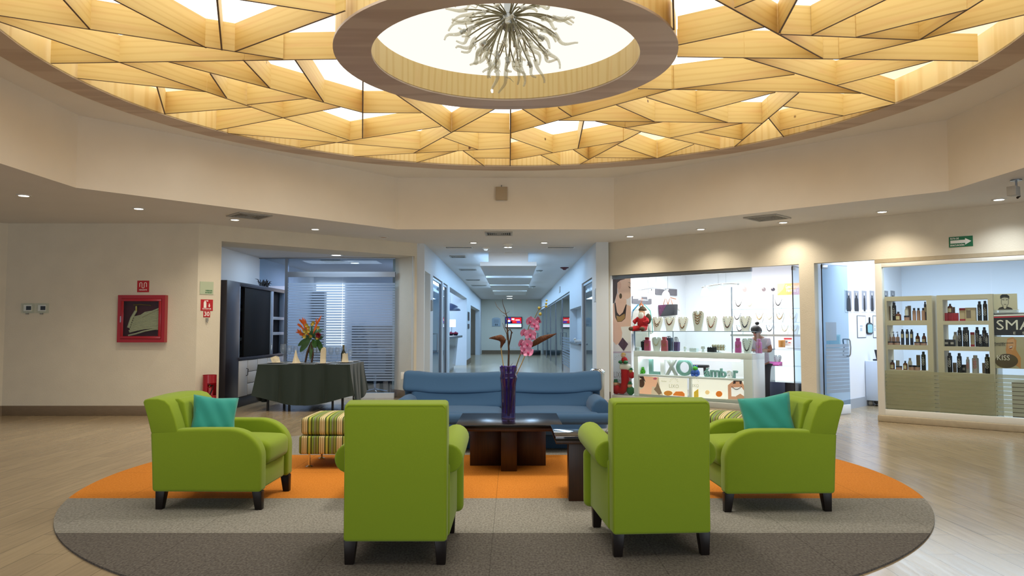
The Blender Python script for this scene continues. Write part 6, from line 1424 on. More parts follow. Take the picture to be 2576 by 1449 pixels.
def item(kind, px, ybase, ytop, wpx, t, zb, lab, grp):
    s = W3.S(px, t); p = W3.P(s, t, zb + .0008); h = zh(px, ytop, t) - zh(px, ybase, t); w = abs(W3.S(px + wpx / 2, t) - W3.S(px - wpx / 2, t)); r = w / 2
    nm = {'can': 'spray_can', 'pump': 'pump_bottle', 'amber': 'amber_bottle', 'flask': 'bottle', 'jar': 'cream_jar', 'box': 'product_box', 'carton': 'product_carton', 'tube': 'product_tube', 'tall': 'tall_bottle', 'redbox': 'product_box', 'redcarton': 'product_carton', 'blackbox': 'product_box', 'silver': 'spray_can', 'silverred': 'spray_can', 'duo': 'bottle'}[kind]
    o = thing(nm, lab, {'jar': 'jar', 'box': 'box', 'carton': 'box', 'redbox': 'box', 'redcarton': 'box', 'blackbox': 'box', 'can': 'spray can', 'silver': 'spray can', 'silverred': 'spray can', 'tube': 'tube'}.get(kind, 'bottle'), p, sid(W3), grp)
    def L(pr, mt, n, sq=1): m = MB(); m.lathe(pr, 18, sq=sq); return m.build(n, mt, o)
    def lab_(z0, z1, rr, mt='label_cream', full=False):
        m = MB(); a0 = -2.4; k = 10; vs = []; 
        for i in range(k + 1): a = a0 + (PI - 2 * abs(a0 + PI / 2) * 0 - 1.66) * i / k; vs += [(rr * math.cos(a), rr * math.sin(a), z0), (rr * math.cos(a), rr * math.sin(a), z1)]
        m.add(vs, [(2 * i, 2 * i + 2, 2 * i + 3, 2 * i + 1) for i in range(k)]); m.build('label', mt, o)
    def vtext(sx, size, col, z):
        m = MB(); m.text(sx, size, lambda u, v, d: ((-v + size * .36), -r * 1.02 - .0012 - d + .0 * u, z + u), 0, .0004, 'LEFT'); m.build('lettering', col, o)
    if kind in ('can', 'silver', 'silverred'):
        b = 'can_black' if kind == 'can' else 'can_silver'
        L([(0, 0), (r * .96, 0), (r, .006), (r, h * .80), (r * .86, h * .85), (0, h * .855)], b, 'body'); L([(r * .62, h * .855), (r * .62, h * .985), (r * .5, h), (0, h)], 'cap_dark' if kind == 'can' else 'can_silver', 'cap')
        vtext('OSIS+', min(.058, r * 1.7), 'text_red' if kind == 'silverred' else 'text_white', h * .26)
    elif kind == 'pump': L([(0, 0), (r, 0), (r, h * .52), (r * .8, h * .6), (r * .3, h * .63), (0, h * .63)], 'beige_bottle', 'body'); m = MB(); m.tube([(0, 0, h * .63), (0, 0, h * .8)], r * .3, 8); m.tube([(0, 0, h * .8), (0, 0, h)], r * .14, 6); m.tube([(r * .2, 0, h * .95), (-r * .75, 0, h * .96), (-r * .9, 0, h * .9)], r * .14, 6); m.build('pump_head', 'cap_dark', o)
    elif kind == 'amber': L([(0, 0), (r, 0), (r, h * .62), (r * .75, h * .74), (r * .36, h * .80), (0, h * .8)], 'amber_bottle', 'body'); L([(r * .40, h * .8), (r * .40, h), (0, h)], 'cap_dark', 'cap'); lab_(h * .1, h * .5, r * 1.02)
    elif kind == 'flask': L([(0, 0), (r, 0), (r, h * .72), (r * .7, h * .82), (0, h * .82)], 'beige_bottle', 'body'); L([(r * .62, h * .825), (r * .62, h), (0, h)], 'cap_dark', 'cap')
    elif kind == 'jar': L([(0, 0), (r, 0), (r, h * .66), (0, h * .66)], 'beige_bottle', 'body'); L([(r * 1.04, h * .665), (r * 1.04, h), (0, h)], 'cap_dark', 'cap')
    elif kind == 'tall': L([(0, 0), (r, 0), (r, h * .85), (r * .6, h * .88), (0, h * .88)], 'can_blue', 'body'); L([(r * .6, h * .88), (r * .6, h), (0, h)], 'cap_dark', 'cap'); lab_(h * .45, h * .7, r * 1.02)
    elif kind == 'duo': L([(0, 0), (r, 0), (r, h * .6), (r * .6, h * .8), (0, h * .8)], 'white_jar', 'body'); L([(r * .55, h * .8), (r * .55, h), (0, h)], 'can_silver', 'cap')
    elif kind == 'tube': L([(0, 0), (r * .8, 0), (r * .8, h * .16), (0, h * .16)], 'cap_dark', 'cap'); m = MB(); m.prism([(-r, h), (r, h), (r * .9, h * .165), (-r * .9, h * .165)], lambda u, v, d: (u, d * (1 - v / h) + .001, v), -r * .8, r * .8); m.build('body', 'can_silver', o)
    else:
        mt = {'box': 'box_brown', 'carton': 'box_cream', 'redbox': 'box_red', 'redcarton': 'box_cream', 'blackbox': 'box_black'}[kind]; dp = min(.07, w / 2)
        m = MB(); m.box(-r, r, -dp * .6, dp * .6, 0, h); m.build('body', mt, o, bevel=.002)
        y = -dp * .6 - .0012
        if kind == 'redcarton': m = MB(); m.box(-r, r, y, y + .001, h * .82, h); m.box(-r, r, y, y + .001, 0, h * .14); m.build('red_band', 'box_red', o)
        if kind in ('redbox', 'blackbox'): m = MB(); m.box(-r * .55, r * .55, y, y + .001, h * .3, h * .62); m.build('label', 'box_red' if kind == 'redbox' else 'can_silver', o)
        if kind == 'carton': m = MB(); m.box(-r * .8, r * .1, y, y + .001, h * .2, h * .8); m.build('label', 'box_brown', o)
TT_ = .24
def row(zs_, items, where):
    for i, (kind, px, yb, yt, w, dt, lab) in enumerate(items): item(kind, px, yb, yt, w, TT_ + dt, zs_, lab + ' ' + where, 'hair products in the salon window')
row(u1[0], [('box', 2237, 805, 769, 9, 0, 'narrow gold and brown box at the left end'), ('can', 2251, 805, 760, 10, .05, 'tall dark can second from the left'), ('amber', 2261, 805, 783, 14, -.03, 'squat dark bottle in front of the tall can'), ('jar', 2282, 805, 793, 13, -.03, 'dark-lidded jar under the clear bottle'), ('box', 2289, 805, 768, 8, .07, 'tall slim grey box in the middle'),
   ('flask', 2301, 805, 774, 9, 0, 'first of three beige bottles'), ('flask', 2312, 805, 774, 9, 0, 'second of three beige bottles'), ('flask', 2324, 805, 774, 9, -.02, 'third of three beige bottles'), ('tall', 2329, 805, 758, 6, .07, 'dark slim bottle at the right end')], 'on the left shelf, top niche')
row(u1[1], [('pump', 2238, 866, 833, 9, .0, 'leftmost beige pump bottle'), ('pump', 2248, 866, 833, 9, .0, 'second beige pump bottle'), ('pump', 2258, 866, 833, 9, 0, 'third beige pump bottle'), ('tall', 2270, 867, 828, 8, 0, 'first dark tall bottle'), ('tall', 2282, 867, 828, 8, 0, 'second dark tall bottle'), ('tall', 2293, 867, 828, 8, 0, 'third dark tall bottle'),
   ('jar', 2240, 867, 859, 15, -.08, 'low wide jar at the left front'), ('jar', 2256, 867, 859, 15, -.08, 'low wide jar second from left front'), ('amber', 2308, 866, 836, 11, .02, 'left amber bottle with cream label'), ('amber', 2324, 866, 836, 11, .02, 'right amber bottle with cream label'), ('jar', 2307, 867, 859, 16, -.08, 'low wide jar under the left amber bottle'), ('jar', 2323, 867, 859, 15, -.08, 'low wide jar under the right amber bottle')], 'on the left shelf, middle niche')
row(u1[2], [('amber', 2243, 930, 907, 11, 0, 'amber bottle at the left end'), ('tube', 2256, 920, 898, 9, .07, 'grey upright tube'), ('jar', 2259, 930, 921, 15, -.05, 'pale low jar under the tube'), ('amber', 2275, 930, 908, 11, -.02, 'second amber bottle'), ('duo', 2287, 930, 901, 11, .07, 'white bottle behind the jars'), ('jar', 2291, 930, 918, 14, -.06, 'black-lidded jar, left of a pair'), ('jar', 2305, 930, 918, 13, -.06, 'black-lidded jar, right of a pair'), ('box', 2308, 930, 893, 9, .09, 'grey tall box at the rear'), ('can', 2321, 931, 884, 11, -.02, 'tall black spray can at the right end')], 'on the left shelf, bottom niche')
row(u2[0], [('redbox', 2379, 805, 785, 14, 0, 'first of three red boxes'), ('redbox', 2393, 805, 785, 13, 0, 'second of three red boxes'), ('redbox', 2406, 805, 785, 13, 0, 'third of three red boxes'), ('amber', 2392, 0, 0, 13, 0, 'x') if False else ('box', 2400, 805, 770, 8, .10, 'grey slim box behind the red boxes'), ('redcarton', 2423, 805, 773, 15, 0, 'white carton with red bands'), ('carton', 2444, 805, 772, 26, 0, 'wide beige printed carton'), ('can', 2466, 805, 756, 11, .03, 'black can left of a pair'), ('can', 2480, 805, 755, 11, 0, 'black can at the right end')], 'on the right shelf, top niche')
row(u2[1], [('blackbox', 2381, 870, 853, 14, -.04, 'first low black box'), ('blackbox', 2395, 870, 853, 14, -.04, 'second low black box'), ('duo', 2403, 870, 834, 14, .08, 'pale bottle behind the low boxes'), ('can', 2414, 871, 823, 11, .03, 'first tall black can'), ('can', 2426, 871, 823, 10, .05, 'second tall black can'), ('can', 2432, 871, 822, 11, -.06, 'third tall black can'), ('redcarton', 2446, 870, 834, 10, 0, 'slim red-topped box in the middle'), ('can', 2458, 871, 822, 11, .05, 'fourth tall black can'), ('can', 2466, 871, 840, 10, -.06, 'short black can with white lettering'), ('can', 2476, 871, 822, 11, .03, 'tall black can at the right'), ('can', 2482, 871, 836, 9, -.06, 'short black can at the right end')], 'on the right shelf, middle niche')
row(u2[2], [('can', 2387, 936, 887, 12, 0, 'tall black can at the left end'), ('box', 2399, 936, 912, 9, .06, 'short grey box at the left'), ('can', 2411, 937, 888, 12, 0, 'second tall black can'), ('blackbox', 2422, 937, 917, 11, .05, 'short black box in the middle'), ('silverred', 2432, 938, 898, 9, 0, 'slim silver can with red lettering'), ('silverred', 2451, 938, 893, 17, 0, 'wide silver can with red lettering'), ('can', 2481, 939, 890, 13, 0, 'tall black can at the right end'), ('box', 2472, 938, 912, 8, .07, 'small grey box at the right')], 'on the right shelf, bottom niche')
item('amber', 2392, 784, 761, 13, TT_, u2[0] + (zh(2392, 785, TT_) - zh(2392, 805, TT_)) + .0005, 'amber bottle standing on the red boxes on the right shelf', 'hair products in the salon window')
item('duo', 2282, 793, 770, 9, TT_ - .03, u1[0] + (zh(2282, 793, TT_) - zh(2282, 805, TT_)) + .001, 'clear bottle standing on the dark-lidded jar on the left shelf', 'hair products in the salon window')
# posters in the salon window
tp = .16
poster('portrait_poster', 'cream poster with a black and white portrait of a dark-haired man', 'poster', W3, tp, (2499, 2560, 740, 779), '#cfc4a4', [('#8c8574', [(2518, 744), (2538, 744), (2538, 764), (2533, 772), (2523, 772), (2518, 764)]), ('#c9bfa4', [(2520, 750), (2536, 750), (2536, 764), (2531, 770), (2525, 770), (2520, 764)]), ('#2a2825', [(2516, 752), (2516, 744), (2521, 740.5), (2533, 740.5), (2539, 745), (2539, 753), (2536, 749), (2526, 747), (2519, 750)]), ('#3a362f', [(2521, 753), (2527, 753.5), (2527, 755), (2521, 754.5)]), ('#3a362f', [(2530, 753.5), (2535, 753), (2535, 754.5), (2530, 755)]), ('#6a6152', [(2525, 765), (2532, 765), (2531, 766.5), (2526, 766.5)]), ('#3a362f', [(2510, 779), (2514, 774), (2523, 771), (2528, 775), (2533, 771), (2545, 775), (2548, 779)]), ('#cfc4a4', [(2524, 770), (2532, 770), (2531, 775), (2528, 777), (2525, 775)])], [], .02)
poster('salon_sign', 'black salon sign with red line and large cream lettering SMA', 'sign', W3, tp, (2499, 2668, 789, 844), '#2c2b2f', [('#efe9dc', [(2499, 792), (2668, 786), (2668, 791), (2499, 796)]), ('#cf3340', [(2499, 797), (2668, 791), (2668, 794), (2499, 800)])], [('SMART', 2580, 829.5, 150, .20, '#e9e2cf'), ('E    S    T    .', 2585, 841, 72, .05, '#e9e2cf')], .02)
poster('salon_poster', 'brownish poster of a laughing blonde woman with a dark oval reading KISS', 'poster', W3, tp, (2499, 2640, 847, 930), '#b9ad8c', [('#c98d55', [(2530, 880), (2534, 852), (2548, 848), (2557, 856), (2556, 880), (2568, 900), (2568, 930), (2535, 905)]), ('#d7a373', [(2534, 856), (2550, 852), (2554, 868), (2548, 882), (2536, 876)]), ('#8a4a35', [(2538, 871), (2548, 870), (2546, 877), (2540, 878)]), ('#e6ddcf', [(2539, 872), (2547, 871), (2546, 874), (2540, 875)]), ('#5a4a38', circ((2532, 908), 29, 20, 18)), ('#3a352d', [(2500, 863), (2549, 862), (2549, 863.2), (2500, 864)])], [('Smallfit', 2515, 870, 28, .07, '#3a352d'), ('KISS', 2524, 906, 32, .10, '#e9e2d0')], .02)
m = MB(); ql = W3.S(2500, .12) + .006; m.ob(W3, ql, e_ - .1, .17, .45, zh(2530, 786, .2) - .02, zh(2530, 786, .2)); m.ob(W3, ql, ql + .02, .17, .45, .02, zh(2530, 786, .2) - .021); tag(m.build('display_ledge', 'shop_white'), 'white ledge in the salon window above the black sign', 'ledge')
# salon interior: photos on the dividing wall, mirror, trolley
DV = Frame(*W3.P(s_c - .02, 0, 0)[:2], W3.n[0], W3.n[1], -1)          # plane of the dividing wall, s runs inwards
def dvp(px, py, t=-.0): return DV.hit(px, py, t)
def dboard(name, lab, cat, px0, px1, yt, yb, cols, group=None):
    a, _ = DV.hit(px0, 800); b, _ = DV.hit(px1, 800); _, z1 = DV.hit((px0 + px1) / 2, yt); _, z0 = DV.hit((px0 + px1) / 2, yb)
    mats = [pm(c, 0) for c, _p in cols]; m = MB(); sg = -1
    m.ob(DV, a, b, .001, .006, z0, z1, 0); lay = .007
    for i, (c, pts) in enumerate(cols[1:], 1):
        m.add([DV.P(a + (b - a) * u, lay, z0 + (z1 - z0) * v) for u, v in pts], [tuple(range(len(pts)))], i, False); lay += .0007
    return tag(m.build(name, mats), lab, cat, group)
fig = lambda w, h: [(.5 - w, .05), (.5 + w, .05), (.5 + w * .8, h * .7), (.5 + w * .45, h * .78), (.5 + w * .5, h), (.5 - w * .5, h), (.5 - w * .45, h * .78), (.5 - w * .8, h * .7)]
for i, (a, b, lab, w) in enumerate(((2126, 2144, 'leftmost, a figure with big light hair', .3), (2147, 2162, 'second, a group of figures', .36), (2167, 2182, 'third, a slim standing figure', .16), (2187, 2201, 'fourth, a figure in a dark coat', .24), (2222, 2236, 'fifth, half hidden behind the window frame', .25), (2240, 2253, 'last, near the far corner', .25))):
    dboard('photo_print', 'monochrome fashion photo on salon side wall, ' + lab, 'picture', a, b, 730, 786, [('#e9eaee', None), ('#8f9096', [(.08, .12), (.92, .12), (.92, .97), (.08, .97)]), ('#1d1d22', fig(w, .86)), ('#c9c9ce', circ((.5, .82), .10, 10, .07))], 'fashion photos on the salon side wall')
for i, (a, b, lab) in enumerate(((2155, 2177, 'white framed price sheet left of the hand mirror'), (2195, 2204, 'white framed sheet right of the hand mirror'))):
    dboard('price_sheet', lab, 'picture', a, b, 794, 850, [('#55585f', None), ('#e6eaf0', [(.05, .03), (.97, .03), (.97, .97), (.05, .97)]), ('#a9adb5', [(.3, .5), (.6, .5), (.6, .56), (.3, .56)]), ('#b3b7bf', [(.3, .3), (.55, .3), (.55, .45), (.3, .45)])])
dboard('notice_sheet', 'pale teal notice board on the salon side wall behind the glass door', 'notice', 2078, 2112, 842, 880, [('#a9cdd2', None), ('#8fb3bd', [(.1, .1), (.9, .1), (.9, .9), (.1, .9)])])
a, z = DV.hit(2186, 829); mt_ = thing('hand_mirror', 'black-handled oval hand mirror hanging on the salon side wall', 'mirror', DV.P(a, .02, 0)); om = DV.P(a, .02, 0)
z0, z1, z2 = DV.hit(2186, 841)[1], DV.hit(2186, 812)[1], DV.hit(2186, 798)[1]; hw = .16
mat('mirror_teal', '#7fb7bb', .15)
m = MB(); pts = [(-.7, 0), (.7, 0), (1, .12), (1, .85), (.6, 1), (-.6, 1), (-1, .85), (-1, .12)]; m.prism([(a + u * hw, z0 + v * (z1 - z0)) for u, v in pts], lambda u, v, d: DV.P(u, d, v), .004, .02); m.tube([DV.P(a, .015, z1), DV.P(a, .015, z2)], .014, 8); part(m, 'frame', 'black', mt_, om, .003)
m = MB(); m.prism([(a + u * hw * .82, z0 + .03 + v * (z1 - z0 - .06)) for u, v in pts], lambda u, v, d: DV.P(u, d, v), .0205, .024); part(m, 'mirror', 'mirror_teal', mt_, om)
a, z = DV.hit(2133, 861); m = MB(); m.ob(DV, a - .05, a + .05, .001, .012, z - .06, z + .06); tag(m.build('light_switch', 'white_plastic'), 'white light switch on the salon side wall by the door handle', 'switch')
# white trolley cabinet on castors
tt = 2.3; tr0, tr1 = W3.S(2174, tt), W3.S(2240, tt); ztr = zh(2190, 908, tt)
mat('trolley_white', '#cfdcee', .4)
tc_ = thing('salon_trolley', 'white cabinet on castors just inside the salon', 'trolley', W3.P(tr0, tt, 0)); ot = W3.P(tr0, tt, 0)
m = MB(); m.ob(W3, tr0, tr1, tt, tt + .45, .10, ztr); part(m, 'body', 'trolley_white', tc_, ot, .005)
for s in (tr0 + .06, tr1 - .08):
    for q in (tt + .06, tt + .38): m = MB(); m.ball(W3.P(s, q, .046), .045, 10, 8); m.tube([W3.P(s, q, .05), W3.P(s, q, .10)], .012, 6); part(m, 'castor', 'grey_plastic', tc_, ot)
t = thing('card_machine', 'dark tilted device on the white salon cabinet', 'device', W3.P(tr0 + .22, tt + .2, ztr + .001), sid(W3)); m = MB(); m.box(-.12, .12, -.09, .09, 0, .03); m.build('base', 'cap_dark', t, bevel=.005); m = MB(); m.hexa([(-.08, -.02, .031), (.12, -.02, .031), (.12, .05, .031), (-.08, .05, .031), (-.12, .0, .20), (.12, .0, .20), (.12, .05, .20), (-.12, .05, .20)]); m.build('screen', 'black', t)
# wooden slatted cabinet low at the right, folded towels on the ledge
m = MB(); q0, q1 = W3.S(2540, .9), 8.7; m.ob(W3, q0, q1, .9, 1.4, 0, .62); tag(m.build('wooden_cabinet', 'table_wood'), 'low brown cabinet seen through the frosted stripes at the right edge', 'cabinet')
zl2 = zh(2530, 786, .2) + .001
for k, (a, b) in enumerate(((2515, 2562), (2513, 2566))):
    m = MB(); sa, sb2 = W3.S(a, .3), W3.S(b, .3); m.rbox((0, 0, .012), (sb2 - sa, .16, .022), .01, n=3); o = m.build('folded_sheet', 'bust_white'); o.location = W3.P((sa + sb2) / 2, .32, zl2 + .0235 * k); o.rotation_euler = (0, 0, sid(W3)); tag(o, ('lower' if k == 0 else 'upper') + ' of two folded white cloths on the salon window ledge', 'cloth')
# exit sign above the salon
t = thing('evacuation_sign', 'green RUTA DE EVACUACION sign with white arrow above the salon window', 'sign', (0, 0, 0))
m = MB(); s0, s1, z0, z1 = board(m, W3, 2387, 2448, 595, 620, .006); z1 = zh(2387, 597); z0 = zh(2387, 623)
m = MB(); m.ob(W3, s0, s1, -.006, -.0005, z0, z1); m.build('plate', 'green_sign', t)
w = s1 - s0; h = z1 - z0; upx = lambda u, v: W3.P(s0 + u * w, -.0068, z0 + v * h)
m = MB(); m.flat([(.06, .36), (.68, .36), (.68, .18), (.94, .5), (.68, .82), (.68, .66), (.06, .66)], upx); wtext(m, W3, 'RUTA DE', .034, s0 + w * .24, z0 + h * .75, -.0068, w=w * .36, bold=.0008); wtext(m, W3, 'EVACUACIÓN', .034, s0 + w * .35, z0 + h * .10, -.0068, w=w * .58, bold=.0008); m.build('lettering', 'sign_white', t)
# ------------------------------------------------------------------ corridor
YE = 44.0
def cy(fr, px): return fr.S(px)                      # s measured from y=15.4
m = MB(); HB = 2.42
def cl(a, b, z0, z1, t0=0, t1=.25): m.ob(CL, a, b, t0, t1, z0, z1)
a = [cy(CL, p) for p in (1067.5, 1082, 1089, 1113, 1115, 1126, 1131, 1174, 1184, 1207)]
cl(-.1, a[0] + .02, 0, ZC); cl(a[0] + .02, a[1], 2.60, ZC); cl(a[1], a[2], 0, ZC); cl(a[2], a[3], 2.62, ZC); cl(a[3], a[4], 0, ZC); cl(a[4], a[5], 2.62, ZC); cl(a[5], a[6], 0, ZC); cl(a[6], a[7], 2.62, ZC); cl(a[7], a[8], 0, ZC); cl(a[8], a[9], 2.45, ZC); cl(a[9], YE - 15.4, 0, ZC)
struct('wall_corridor_left', m, 'corridor_wall', 'pale corridor wall with door openings on the left')
m = MB(); m.ob(CL, .48, a[1] + .1, .44, .49, 0, ZC); m.ob(CL, a[1] - .0, a[1] + .1, .25, .44, 0, ZC); m.ob(CL, a[2] - .3, a[3] + .3, .26, .36, 0, ZC); m.ob(CL, a[6] - .1, a[6] - .0, .25, 5.4, 0, ZC); m.ob(CL, a[7] + .0, a[7] + .1, .25, 5.4, 0, ZC); m.ob(CL, a[6], a[7] + .1, 5.4, 5.5, 0, ZC); m.ob(CL, a[8], a[9] + .2, 1.6, 1.7, 0, ZC)
struct('wall_reception', m, 'corridor_wall')
m = MB(); m.box(-5, 5.2, YE, YE + .1, 0, ZC); struct('wall_back', m, 'corridor_end', 'far end wall of the corridor with the television')
m = MB(); m.box(-1.75, 1.66, YE - .03, YE - .001, 0, .20); struct('baseboard_back', m, 'baseboard_brown')
m = MB(); m.ob(CL, a[7], a[8] + .02, -.02, .001, 0, .20); struct('baseboard_corridor', m, 'baseboard_brown')
# left glass door with handle, glass pane
def cdoor(label, fr, s0, s1, top, hz, film=False, frame=True, rev=False):
    org = fr.P(s0, 0, 0); t = thing('glass_door', label, 'door', org)
    m = MB(); m.ob(fr, s0, s1, .05, .06, .01, top); part(m, 'leaf', 'blue_glass', t, org)
    if frame:
        m = MB(); m.ob(fr, s0, s0 + .05, .03, .08, 0, top); m.ob(fr, s1 - .05, s1, .03, .08, 0, top); m.ob(fr, s0 + .05, s1 - .05, .03, .08, top - .05, top); part(m, 'frame', 'alu', t, org)
    if hz:
        sp_ = s0 + hz; m = MB(); m.tube([fr.P(sp_, .05, 1.30), fr.P(sp_, -.05, 1.30), fr.P(sp_, -.05, .88), fr.P(sp_, .05, .88)], .014, 8); part(m, 'handle', 'steel', t, org)
    if film:
        m = MB(); z = 1.15
        while z > .25: m.ob(fr, s0 + .06, s1 - .06, .046, .0485, z - .055, z); z -= .085
        part(m, 'frosted_film', 'frost_film', t, org)
    return t
cdoor('narrow glass door with bar handle, first on the corridor left', CL, a[2] + .02, a[3] - .02, 2.60, .5)
m = MB(); m.ob(CL, a[2] + .05, a[3] - .05, .085, .10, .01, 2.6); tag(m.build('roller_blind', 'corridor_wall'), 'pale blind behind the first glass door on the corridor left', 'blind')
cdoor('narrow fixed glass pane reflecting the screen, corridor left', CL, a[4] + .02, a[5] - .02, 2.60, 0)
def cpl(lab, fr, px0, px1, y0, y1, mt, name='wall_plaque', cat='plaque'):
    m = MB(); sA, sB = cy(fr, px0), cy(fr, px1); zA = fr.hit((px0 + px1) / 2, y0)[1]; zB = fr.hit((px0 + px1) / 2, y1)[1]; m.ob(fr, sA, sB, -.02, -.001, zB, zA); return tag(m.build(name, mt), lab, cat)
cpl('tall dark plaque beside the first glass door on the corridor left', CL, 1083, 1087, 755, 781, 'grey_plastic')
cpl('upper dark plaque on the corridor left beyond the reception', CL, 1176.5, 1180, 785, 806, 'black'); cpl('lower dark plaque on the corridor left beyond the reception', CL, 1176.5, 1180, 815, 826, 'black')
# reception counter, lamp, pendants
ry0, ry1 = 15.4 + a[6] + .2, 27.4
mat('counter_grey', '#99a6b3', .25, coat=.3); mat('counter_top', '#6d747c', .3)
rc = thing('reception_counter', 'grey glossy reception counter in the opening on the corridor left', 'counter', (-2.6, ry1, 0))
m = MB(); m.hexa([(-2.9, ry0, 0.1), (-2.05, ry0, 0.1), (-2.05, ry1, 0.1), (-2.9, ry1, .1), (-2.9, ry0, 1.12), (-1.95, ry0, 1.12), (-1.95, ry1, 1.12), (-2.9, ry1, 1.12)]); o = m.build('front', 'counter_grey', rc); o.location = (2.6, -ry1, 0)
m = MB(); m.box(-2.95, -1.80, ry0, ry1 + .1, 1.12, 1.19); o = m.build('worktop', 'counter_top', rc); o.location = (2.6, -ry1, 0)
m = MB(); m.box(-2.8, -2.1, ry0, ry1 - .05, 0, .1); o = m.build('toe_kick', 'steel', rc); o.location = (2.6, -ry1, 0)
emis('lamp_shade_lit', (.95, .97, 1.0), 2.2)
t = thing('table_lamp', 'white square-shaded table lamp on the reception counter', 'lamp', (-2.13, 26.7, 1.191)); m = MB(); m.lathe([(0, 0), (.09, 0), (.09, .012), (.012, .02), (.012, .30), (0, .30)], 16); m.build('base', 'chrome', t); m = MB(); m.box(-.13, .13, -.13, .13, .30, .56); m.build('lamp_shade', 'lamp_shade_lit', t)
mat('flower_red', '#8e1f3f', .7, noise=.4, nscale=50)
for i, (x, y, r) in enumerate(((-2.30, 26.0, .10), (-2.12, 26.25, .09), (-1.98, 26.55, .09))):
    o = thing('flower_bowl', ('nearest', 'middle', 'farthest')[i] + ' small bowl of crimson flowers on the reception counter', 'flowers', (x, y, 1.191), 0, 'flower bowls on the reception counter'); m = MB(); m.lathe([(0, 0), (.06, 0), (r, .05), (0, .05)], 14); m.build('bowl', 'black', o); m = MB(); [m.ball((r * .6 * math.cos(k * 1.05), r * .6 * math.sin(k * 1.05), .075), r * .42, 8, 6) for k in range(6)]; m.ball((0, 0, .1), r * .45, 8, 6); m.build('blossoms', 'flower_red', o)
for i, (x, y) in enumerate(((-2.85, 24.0), (-2.5, 24.9), (-2.15, 26.3))):
    o = thing('pendant_lamp', ('nearest', 'middle', 'farthest')[i] + ' dark dome pendant over the reception counter', 'lamp', (x, y, 2.05), 0, 'dark pendants over the reception'); m = MB(); m.lathe([(.36, 0), (.35, .06), (.26, .16), (.12, .23), (.04, .26), (0, .26)], 24); m.build('shade', 'cab_navy', o); m = MB(); m.lathe([(0, .002), (.34, .002), (.34, .012), (0, .012)], 24); m.build('diffuser', 'lamp_shade_lit', o)
    m = MB(); m.tube([(0, 0, .26), (0, 0, ZC - 2.052)], .006, 6); m.lathe([(0, ZC - 2.09), (.06, ZC - 2.09), (.06, ZC - 2.052), (0, ZC - 2.052)], 12); m.build('cable', 'steel', o)
# right wall
m = MB()
def cr(a_, b_, z0, z1, t0=0, t1=.25): m.ob(CR, a_, b_, t0, t1, z0, z1)
c = [cy(CR, p) for p in (1490, 1464, 1462, 1434, 1372)]
cr(-.35, c[0], 0, ZC); cr(c[0], c[1], 2.50, ZC); cr(c[1], c[2], 0, ZC); cr(c[2], c[3], 0, 1.02); cr(c[2], c[3], 1.98, ZC); m.ob(CR, c[2], c[3], .20, .25, 1.02, 1.98); cr(c[3], c[3] + .15, 0, ZC); cr(c[3] + .15, YE - 15.4, 2.52, ZC)
struct('wall_corridor_right', m, 'corridor_wall', 'pale corridor wall with glass shop fronts on the right')
m = MB(); m.ob(CR, 3.4, c[3] + .2, 3.0, 3.1, 0, ZC); m.ob(CR, c[3] + .15, YE - 15.4, 3.2, 3.3, 0, ZC); m.ob(CR, c[3] + .0, c[3] + .1, .25, 3.2, 0, ZC)
struct('wall_rooms_right', m, 'corridor_wall')
m = MB(); m.ob(CR, c[2] + .02, c[3] - .02, -.06, .19, 1.022, 1.06); tag(m.build('hatch_counter', 'counter_top'), 'dark counter ledge in the wall hatch on the corridor right', 'counter')
t = thing('telephone', 'white telephone lying on the hatch ledge', 'telephone', CR.P((c[2] * .6 + c[3] * .4), .06, 1.061)); m = MB(); m.rbox((0, 0, .035), (.2, .22, .07), .02, n=3); m.build('body', 'white_plastic', t); m = MB(); m.tube([(-.1, -.09, .08), (-.09, -.05, .10), (-.09, .05, .10), (-.1, .09, .08)], [.03, .02, .02, .03], 8); m.build('handset', 'white_plastic', t)
cdoor('glass window to the white kitchen, first on the corridor right', CR, c[0] + .03, c[1] - .03, 2.48, 0, frame=True)
m = MB(); m.box(2.10, 2.9, 20.7, 21.3, 1.64, 2.12); tag(m.build('wall_cabinet', 'white_paint'), 'white wall cabinet in the kitchen seen through the first right window', 'cabinet')
m = MB(); m.box(2.06, 2.9, 20.5, 21.3, 0, 1.0); tag(m.build('kitchen_counter', 'white_paint'), 'white counter in the kitchen seen through the first right window', 'counter')
poster('lettering_panel', 'narrow strip of small blue characters on the corridor right pillar', 'sign', CR, -.0, (1494, 1499, 728, 758), '#c3cfdb', [('#8fa3b8', [(1495, 731 + 4 * k), (1498.5, 731 + 4 * k - .6), (1498.5, 733 + 4 * k - .6), (1495, 733 + 4 * k)]) for k in range(7)], [])
ys = [1433, 1411, 1395, 1382, 1372, 1364, 1358]
lb = ['first', 'second', 'third', 'fourth', 'fifth', 'sixth']
for i in range(6):
    cdoor('%s glass shop panel from the camera on the corridor right' % lb[i] + (' with bar handle and frosted stripes' if i == 0 else ''), CR, cy(CR, ys[i]) + .03, cy(CR, ys[i + 1]) - .03, 2.50, (cy(CR, ys[1]) - cy(CR, ys[0])) - .5 if i == 0 else 0, film=i == 0)
cpl('small dark bracket sign above the glass panels, corridor right', CR, 1407.5, 1410, 721, 736, 'grey_plastic', 'bracket_sign', 'sign')
